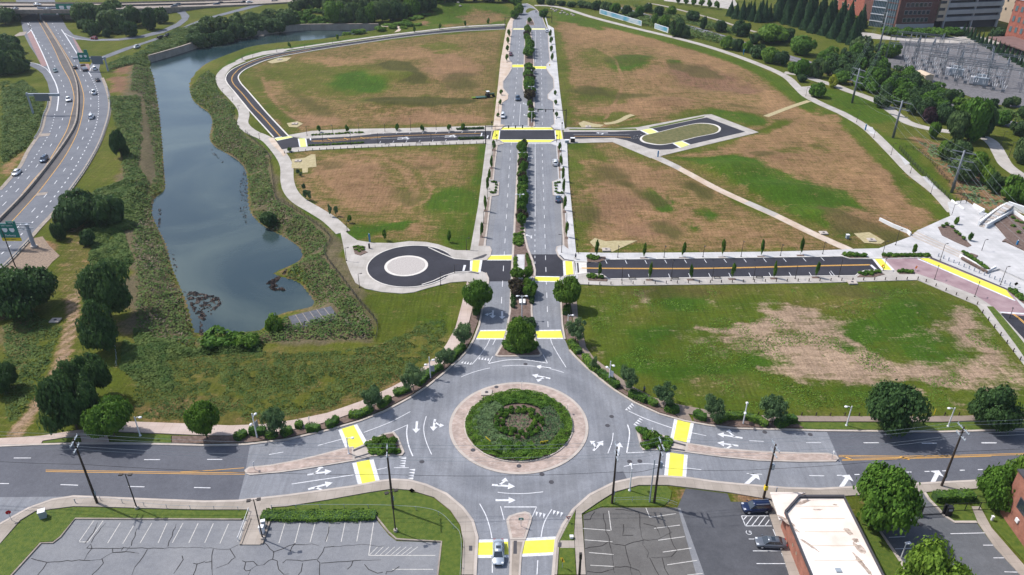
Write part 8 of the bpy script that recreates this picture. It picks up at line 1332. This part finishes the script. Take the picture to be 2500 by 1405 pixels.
for i, (bx, by) in enumerate(((1346,23),(1352,25),(1360,26),(1372,29),(1378,33),(1385,37),(1396,36),(1400,39),(1119,24),(1124,29),(1368,34),(1355,29))):
    m = MB().ball((0, 0, .3), 1.0, .7, .6, 7, 5); r9 = random.Random(i); m.v = [(x * r9.uniform(.8, 1.2), y * r9.uniform(.8, 1.2), z * r9.uniform(.8, 1.2)) for x, y, z in m.v]; p = G(bx, by); o = m.build('boulder', 'kerb', loc=(p.x, p.y, float(terrain(np.array([p.x]), np.array([p.y]))[0]))); tag(o, 'pale boulder on the grass at the far end of the boulevard', 'boulder', 'boulders at the far end of the boulevard')
# vehicles
CP = {}
def paint(name, c):
    if name not in CP: CP[name] = mat('paint_' + name, c, rough=.28, metal=.35, spec=.6)
    return CP[name]
PC = dict(white=(.70, .71, .73), silver=(.36, .41, .47), grey=(.13, .145, .17), blue=(.012, .025, .075), black=(.012, .012, .016), red=(.22, .015, .025), teal=(.10, .16, .18), steelblue=(.045, .08, .14), maroon=(.10, .012, .03), brown=(.06, .03, .025))
def loft(mb, secs, cap=True):
    n = len(secs[0][1]); full = []
    for x, prof in secs:
        ring = [(x, y, z) for y, z in prof] + [(x, -y, z) for y, z in prof[::-1]]; full.append(ring)
    m = len(full[0]); vs_ = [v for r in full for v in r]; fs = []
    for i in range(len(full) - 1):
        for j in range(m): k = (j + 1) % m; fs.append((i * m + j, i * m + k, (i + 1) * m + k, (i + 1) * m + j))
    fs.append(tuple(range(m))[::-1]); fs.append(tuple(range((len(full) - 1) * m, len(full) * m))); return mb.add(vs_, fs)
SHAPES = {
 'sedan': dict(L=4.75, W=1.82, belt=[(-2.37,.55,.80),(-2.2,.30,.98),(-1.6,.24,1.02),(-.9,.24,.98),(.6,.24,.95),(1.0,.24,.92),(1.8,.26,.82),(2.2,.30,.70),(2.38,.42,.58)], cab=(-1.85,-1.15,.45,1.25,1.44)),
 'suv': dict(L=4.8, W=1.92, belt=[(-2.4,.45,1.0),(-2.3,.32,1.12),(-1.0,.30,1.10),(.8,.30,1.06),(1.2,.30,1.02),(2.0,.32,.94),(2.3,.36,.82),(2.4,.48,.66)], cab=(-2.3,-1.95,.55,1.35,1.72)),
 'pickup': dict(L=5.6, W=1.98, belt=[(-2.8,.55,1.05),(-2.75,.42,1.12),(-.9,.40,1.12),(-.8,.40,1.12),(1.0,.40,1.12),(2.2,.42,1.05),(2.6,.44,.98),(2.8,.55,.72)], cab=(-.85,-.65,.75,1.35,1.82))}
def vehicle(kind, col):
    s = SHAPES[kind]; W = s['W'] / 2; root = empty('car' if kind != 'pickup' else 'pickup_truck'); pm = paint(col, PC[col]); secs = []
    xm = s['belt'][0][0], s['belt'][-1][0]
    for x, zl, zt_ in s['belt']:
        e = min(x - xm[0], xm[1] - x); k = .80 + .20 * min(1, e / .5) ** .5; w_ = W * k; secs.append((x, [(0, zl), (w_ * .9, zl), (w_, zl + .14), (w_, zl + (zt_ - zl) * .55), (w_ * .955, zt_ - .05), (w_ * .86, zt_), (0, zt_ + .03)]))
    b = MB(); loft(b, secs); b.build('body', pm, root, True)
    x0, x1, x2, x3, zr = s['cab']; zb = 1.0 if kind == 'sedan' else 1.08
    g = MB(); lo = W * .86; hi = W * .66; g.add([(x0, -lo, zb - .06), (x3, -lo, zb - .08), (x3, lo, zb - .08), (x0, lo, zb - .06), (x1, -hi, zr), (x2, -hi, zr), (x2, hi, zr), (x1, hi, zr)], [(0, 1, 5, 4), (2, 3, 7, 6), (1, 2, 6, 5), (3, 0, 4, 7), (4, 5, 6, 7), (3, 2, 1, 0)]); g.build('windows', 'glass', root)
    r = MB(); loft(r, [(x1 - .1, [(0, zr - .03), (hi * .9, zr - .05), (hi * .98, zr - .02), (0, zr + .01)]), (x1 + .15, [(0, zr - .04), (hi + .03, zr - .06), (hi * 1.0, zr + .03), (0, zr + .06)]), (x2 - .15, [(0, zr - .04), (hi + .03, zr - .06), (hi * 1.0, zr + .03), (0, zr + .06)]), (x2 + .1, [(0, zr - .06), (hi * .9, zr - .06), (hi * .95, zr - .02), (0, zr)])]); r.build('roof', pm, root, True)
    p = MB()
    for sy in (-1, 1):
        p.cone((x3, sy * lo, zb - .08), (x2, sy * hi, zr), .05, .04, 4); p.cone((x0, sy * lo, zb - .06), (x1, sy * hi, zr), .09, .06, 4); xm2 = (x1 + x2) / 2; p.cone((xm2 - .05, sy * lo * 1.0, zb - .05), (xm2, sy * (hi + .01), zr), .045, .04, 4)
    p.build('pillars', pm, root)
    if kind == 'pickup': MB().box(-2.65, -.95, -W * .72, W * .72, .9, 1.165).build('cargo_bed', 'black', root)
    if kind == 'suv': m = MB(); [m.box(x1 + .1, x2 - .2, sy * .52 - .03, sy * .52 + .03, zr + .06, zr + .11) for sy in (-1, 1)]; m.build('roof_rack', 'rim', root)
    rw = .34 if kind == 'sedan' else .39; wx = s['L'] / 2 - .92
    for sx in (-1, 1):
        for sy in (-1, 1):
            wl = MB().cone((sx * wx, sy * (W - .22), rw), (sx * wx, sy * (W + .01), rw), rw, rw, 18).build('wheel', 'tyre', root); MB().cone((sx * wx, sy * (W + .005), rw), (sx * wx, sy * (W + .025), rw), rw * .62, rw * .58, 12).build('rim', 'rim', wl)
    xf = xm[1]
    for sy in (-1, 1): MB().box(xf - .42, xf - .10, sy * W * .66 - .16, sy * W * .66 + .16, .60 if kind == 'sedan' else .76, .78 if kind == 'sedan' else .98).build('headlight', 'lamp_clear', root); MB().box(xm[0] - .01, xm[0] + .12, sy * W * .68 - .17, sy * W * .68 + .17, .74, .92).build('taillight', 'lamp_red', root); MB().box(x3 - .15, x3 + .05, sy * (W + .1) - .1, sy * (W + .1) + .1, zb - .02, zb + .12).build('mirror', pm, root)
    MB().box(xf - .12, xf + .01, -.55, .55, .42, .62).build('grille', 'black', root); return root
PROTOV = {}
def car(kind, col, b, toward, lab, group=None, z=.1, scale=1.0, zpx=0):
    key = (kind, col); p = G(b[0], b[1], zpx); d = G(toward[0], toward[1], zpx);
    e = PROTOV[key] = vehicle(kind, col) if key not in PROTOV else copy_tree(PROTOV[key]) ; PROTOV[key] = e
    e.location = (p.x, p.y, z); e.rotation_euler = (0, 0, math.atan2(d.y - p.y, d.x - p.x)); return tag(e, lab, 'car' if kind != 'pickup' else 'truck', group)
s1 = car('sedan','silver',(1217,1356),(1217,1384),'silver sedan driving over the south yellow crosswalk',z=.06); MB().box(-.55,.05,-.38,.38,1.495,1.51).build('sunroof','glass',s1)
car('suv','blue',(1845,1246),(1813,1247),'dark blue minivan parked above the striped bay',z=.05); s2 = car('sedan','grey',(1880,1332),(1848,1330),'grey sedan parked below the wheelchair symbol',z=.05); MB().box(-.55,.05,-.38,.38,1.495,1.51).build('sunroof','glass',s2)
car('suv','white',(1356,402),(1356,392),'white sport utility car parked on the right side of the boulevard',z=.06); car('sedan','steelblue',(1363,490),(1363,481),'slate blue sedan parked on the right side of the boulevard',z=.06); car('suv','white',(1228,287),(1228,292),'white car waiting on the left side above the mid junction',z=.06); car('pickup','steelblue',(1264,244),(1264,250),'blue pickup driving down the upper left boulevard lane',z=.06); car('sedan','maroon',(1247,136),(1247,141),'maroon car parked at the left kerb of the upper boulevard',z=.06); car('suv','white',(1336,79),(1336,74),'white car at the far right end of the boulevard',z=.06)
HG = None; hz = .1
for k_, c_, b, t, lab in [('sedan','white',(42,426),(30,437),'white sedan in the outer left highway lane near the rock verge'),('suv','steelblue',(109,394),(98,407),'dark blue car beside the left yellow line of the highway'),('suv','white',(224,289),(227,280),'white sport utility car in the right highway lanes by the guardrail'),('pickup','white',(168,247),(170,256),'white pickup in the left highway lanes by the yellow line'),('sedan','teal',(136,176),(139,183),'grey-green sedan in the left highway lanes below the red shoulder'),('sedan','black',(184,168),(180,160),'black car just right of the highway median'),('suv','white',(232,171),(230,166),'white car on the merging ramp under the sign gantry'),('sedan','black',(239,199),(235,192),'black sedan on the outer ramp lane of the highway'),('pickup','white',(230,230),(228,222),'white pickup beside the dotted lane line of the highway'),('suv','white',(335,118),(350,112),'white car alone on the ramp beside the pond wall'),('pickup','black',(410,90),(420,86),'dark pickup towing a trailer on the ramp')]: car(k_, c_, b, t, lab, None, hz)
car('suv','red',(230,97),(222,96),'red sport utility car on the loop ramp',z=.12)
e = empty('flatbed_truck', G(207,172) + Vector((0, 0, .1)), ang((210,180),(198,164))); MB().box(1.2, 3.4, -1.1, 1.1, .5, 2.5).build('cab', paint('brown', PC['brown']), e, bevel=.15); MB().box(1.9, 3.42, -.95, .95, 1.5, 2.2).build('windscreen', 'glass', e); MB().box(-3.6, 1.1, -1.15, 1.15, .8, 1.1).build('flatbed', 'brown_roof', e); m = MB(); [m.box(x, x + .12, -1.1, 1.1, 1.1, 1.7) for x in (-3.4, -2.2, -1.0, .2)]; m.build('load', 'white_metal', e)
for sx in (-2.6, -1.6, 2.4):
    for sy in (-1, 1): MB().cone((sx, sy * .85, .48), (sx, sy * 1.1, .48), .48, .48, 14).build('wheel', 'tyre', e)
tag(e, 'brown flatbed truck in the right highway lanes below the red shoulder', 'truck')
e = empty('trailer', G(393,95) + Vector((0, 0, .1)), ang((393,95),(408,90))); MB().box(-3, 2.4, -1.1, 1.1, .6, .8).build('deck', 'dark_bronze', e); MB().box(-2.4, 1.4, -.8, .8, .8, 1.7).build('load', 'black', e, bevel=.2); MB().cone((2.4, 0, .7), (4.0, 0, .6), .08, .06, 6).build('hitch', 'steel', e)
for sy in (-1, 1): MB().cone((-.6, sy * .95, .4), (-.6, sy * 1.15, .4), .4, .4, 12).build('wheel', 'tyre', e)
tag(e, 'dark loaded trailer behind the pickup on the ramp', 'trailer')
for k_, c_, b, t, lab in [('sedan','white',(92,14),(110,14),'white car on the far lanes of the freeway bridge'),('sedan','grey',(37,25),(20,25),'grey car on the near lanes of the freeway bridge at left'),('sedan','grey',(116,26),(100,26),'dark car on the near lanes of the freeway bridge'),('sedan','grey',(426,18),(410,19),'front dark car of the pair on the freeway right of the loop'),('suv','grey',(434,15),(416,16),'rear dark car of the pair on the freeway right of the loop'),('sedan','steelblue',(529,13),(512,14),'blue-grey car on the freeway above the green slope'),('sedan','black',(538,10),(520,11),'dark car just behind the blue-grey car on the freeway'),('sedan','black',(595,8),(577,10),'dark car next to a white one on the far freeway'),('sedan','white',(609,8),(625,6),'white car next to a dark one on the far freeway'),('suv','white',(670,3),(690,1),'white car at the top edge on the freeway')]:
    zb = zt(b[0]); p = G(b[0], b[1], zb); c = car(k_, c_, b, t, lab, None, zb + .15, zpx=zb)
e = empty('tractor', G(1196,237) + Vector((0, 0, float(terrain(np.array([G(1196,237).x]), np.array([G(1196,237).y]))[0]))), .35); MB().box(-.3, 2.1, -.45, .45, .9, 1.6).build('hood', paint('green', (.02, .07, .02)), e, bevel=.1); MB().box(-1.5, -.3, -.75, .75, 1.0, 2.5).build('cab', 'glass', e, bevel=.05); MB().box(-1.6, -.2, -.85, .85, 2.5, 2.62).build('cab_roof', 'white', e, bevel=.04)
for sy in (-1, 1): MB().cone((-1.0, sy * .75, .85), (-1.0, sy * 1.2, .85), .85, .85, 18).build('wheel', 'tyre', e); MB().cone((1.6, sy * .6, .5), (1.6, sy * .95, .5), .5, .5, 16).build('wheel', 'tyre', e)
tag(e, 'dark green tractor mowing the field left of the boulevard', 'tractor')
e = empty('mower', G(1175,240) + Vector((0, 0, float(terrain(np.array([G(1175,240).x]), np.array([G(1175,240).y]))[0]))), .2); MB().box(-2.4, 2.4, -1.2, 1.2, .3, .6).build('deck', paint('green', (.02, .07, .02)), e, bevel=.05); MB().box(-4.2, -2.3, -1.0, 1.0, .35, .55).build('wing', 'leaf_light', e); MB().tube([(2.4, 0, .6), (4.2, .6, .9)], .08, 6).build('hitch', 'steel', e)
for x in (-1.8, 1.8): MB().cone((x, -1.4, .3), (x, -1.2, .3), .3, .3, 10).build('wheel', 'tyre', e)
tag(e, 'wide green mower deck trailing the tractor', 'mower')
M['skin_tone'] = mat('skin_tone', (.30, .17, .11)); M['shirt'] = mat('shirt', (.05, .09, .16)); M['shorts'] = mat('shorts', (.03, .03, .035))
def person(b, joints, z, lab, az=0, shirt='shirt'):
    e = empty('person', G(*b) + Vector((0, 0, z)), az); me = bpy.data.meshes.new('body'); V_, E_, Rr = [], [], []
    for k_, (co, r, par) in enumerate(joints):
        V_.append(co); Rr.append(r)
        if par is not None: E_.append((par, k_))
    me.from_pydata(V_, E_, []); me.materials.append(M['skin_tone']); o = bpy.data.objects.new('body', me); link(o, e); o.modifiers.new('skin', 'SKIN');
    for i, sv in enumerate(me.skin_vertices[0].data): sv.radius = (Rr[i], Rr[i]); sv.use_root = i == 0
    o.modifiers.new('sub', 'SUBSURF').levels = 1; return e
def standing(b, lab, z=.15, az=0):
    J = [((0,0,.95),.15,None),((0,0,1.2),.14,0),((0,0,1.42),.15,1),((0,0,1.53),.06,2),((0,-.02,1.66),.10,3),((.2,0,1.4),.06,2),((.24,.03,1.12),.045,5),((.25,-.05,.88),.035,6),((-.2,0,1.4),.06,2),((-.24,.03,1.12),.045,8),((-.25,-.05,.88),.035,9),((.1,0,.85),.09,0),((.11,-.03,.48),.065,11),((.11,.02,.08),.045,12),((.11,-.14,.04),.04,13),((-.1,0,.85),.09,0),((-.11,.12,.48),.065,15),((-.11,.25,.1),.045,16),((-.11,.12,.05),.04,17)]
    e = person(b, J, z, lab, az); MB().cone((0, 0, .92), (0, 0, 1.46), .19, .22, 12).build('shirt', 'shirt', e, True); MB().cone((0, 0, .62), (0, 0, .95), .21, .19, 12).build('shorts', 'shorts', e, True); MB().ball((0, .01, 1.72), .115, .12, .09, 10, 6).build('hair', 'black', e, True); return tag(e, lab, 'person')
standing((1405,634), 'person in dark clothes walking on the corner walk right of the boulevard', az=.6); standing((1572,962), 'person walking on the shaded sidewalk northeast of the roundabout', az=1.2)
e = empty('bicycle', G(592,147.5) + Vector((0, 0, .13)), .3);
for x in (-.52, .52):
    m = MB(); pts = [(x + .34 * math.cos(t), 0, .35 + .34 * math.sin(t)) for t in [i * 6.2832 / 16 for i in range(17)]]; m.tube(pts, .025, 4); m.build('wheel', 'tyre', e)
MB().tube([(-.52, 0, .35), (-.15, 0, .8), (.4, 0, .8), (.52, 0, .35)], .025, 5).tube([(-.15, 0, .8), (0, 0, .32), (.4, 0, .8)], .025, 5).tube([(-.52, 0, .35), (0, 0, .32)], .02, 5).build('frame', 'black', e); MB().tube([(.4, -.25, 1.0), (.4, .25, 1.0)], .02, 5).tube([(.4, 0, .8), (.4, 0, 1.0)], .02, 5).build('handlebar', 'black', e); MB().box(-.28, -.02, -.08, .08, .88, .93).build('saddle', 'black', e); tag(e, 'black bicycle ridden on the white plaza by the loop road', 'bicycle')
J = [((-.12,0,.98),.14,None),((.02,0,1.2),.13,0),((.14,0,1.38),.14,1),((.22,0,1.5),.06,2),((.28,0,1.62),.10,3),((.18,.18,1.34),.05,2),((.32,.2,1.14),.04,5),((.4,.2,1.03),.035,6),((.18,-.18,1.34),.05,2),((.32,-.2,1.14),.04,8),((.4,-.2,1.03),.035,9),((-.06,.1,.9),.09,0),((.25,.11,.72),.065,11),((.08,.11,.3),.045,12),((.2,.11,.24),.04,13),((-.06,-.1,.9),.09,0),((.2,-.11,.58),.065,15),((-.02,-.11,.2),.045,16),((.1,-.11,.14),.04,17)]
e = person((592,147.5), J, .13, '', .3); MB().cone((-.1, 0, 1.0), (.16, 0, 1.42), .18, .2, 12).build('shirt', 'shirt', e, True); MB().ball((.28, 0, 1.69), .13, .11, .09, 10, 6).build('helmet', 'black', e, True); tag(e, 'cyclist in dark clothes riding on the white plaza by the loop road', 'person')
hz_ = MB().box(-5600, 5600, -3400, 7600, -9, 99).build('haze', mat('haze_tmp', (1, 1, 1))); hm = bpy.data.materials.new('haze'); hm.use_nodes = True; hn = hm.node_tree
for q in list(hn.nodes):
    if q.type != 'OUTPUT_MATERIAL': hn.nodes.remove(q)
pv = hn.nodes.new('ShaderNodeVolumePrincipled'); pv.inputs['Color'].default_value = (.80, .88, 1, 1); pv.inputs['Density'].default_value = .00007; pv.inputs['Anisotropy'].default_value = .2
hn.links.new(pv.outputs[0], [q for q in hn.nodes if q.type == 'OUTPUT_MATERIAL'][0].inputs['Volume']); hz_.data.materials.clear(); hz_.data.materials.append(hm); hz_['kind'] = 'stuff'; hz_['label'] = 'thin pale summer haze in the air over the whole site'; hz_['category'] = 'haze'
scene.render.engine = 'CYCLES'
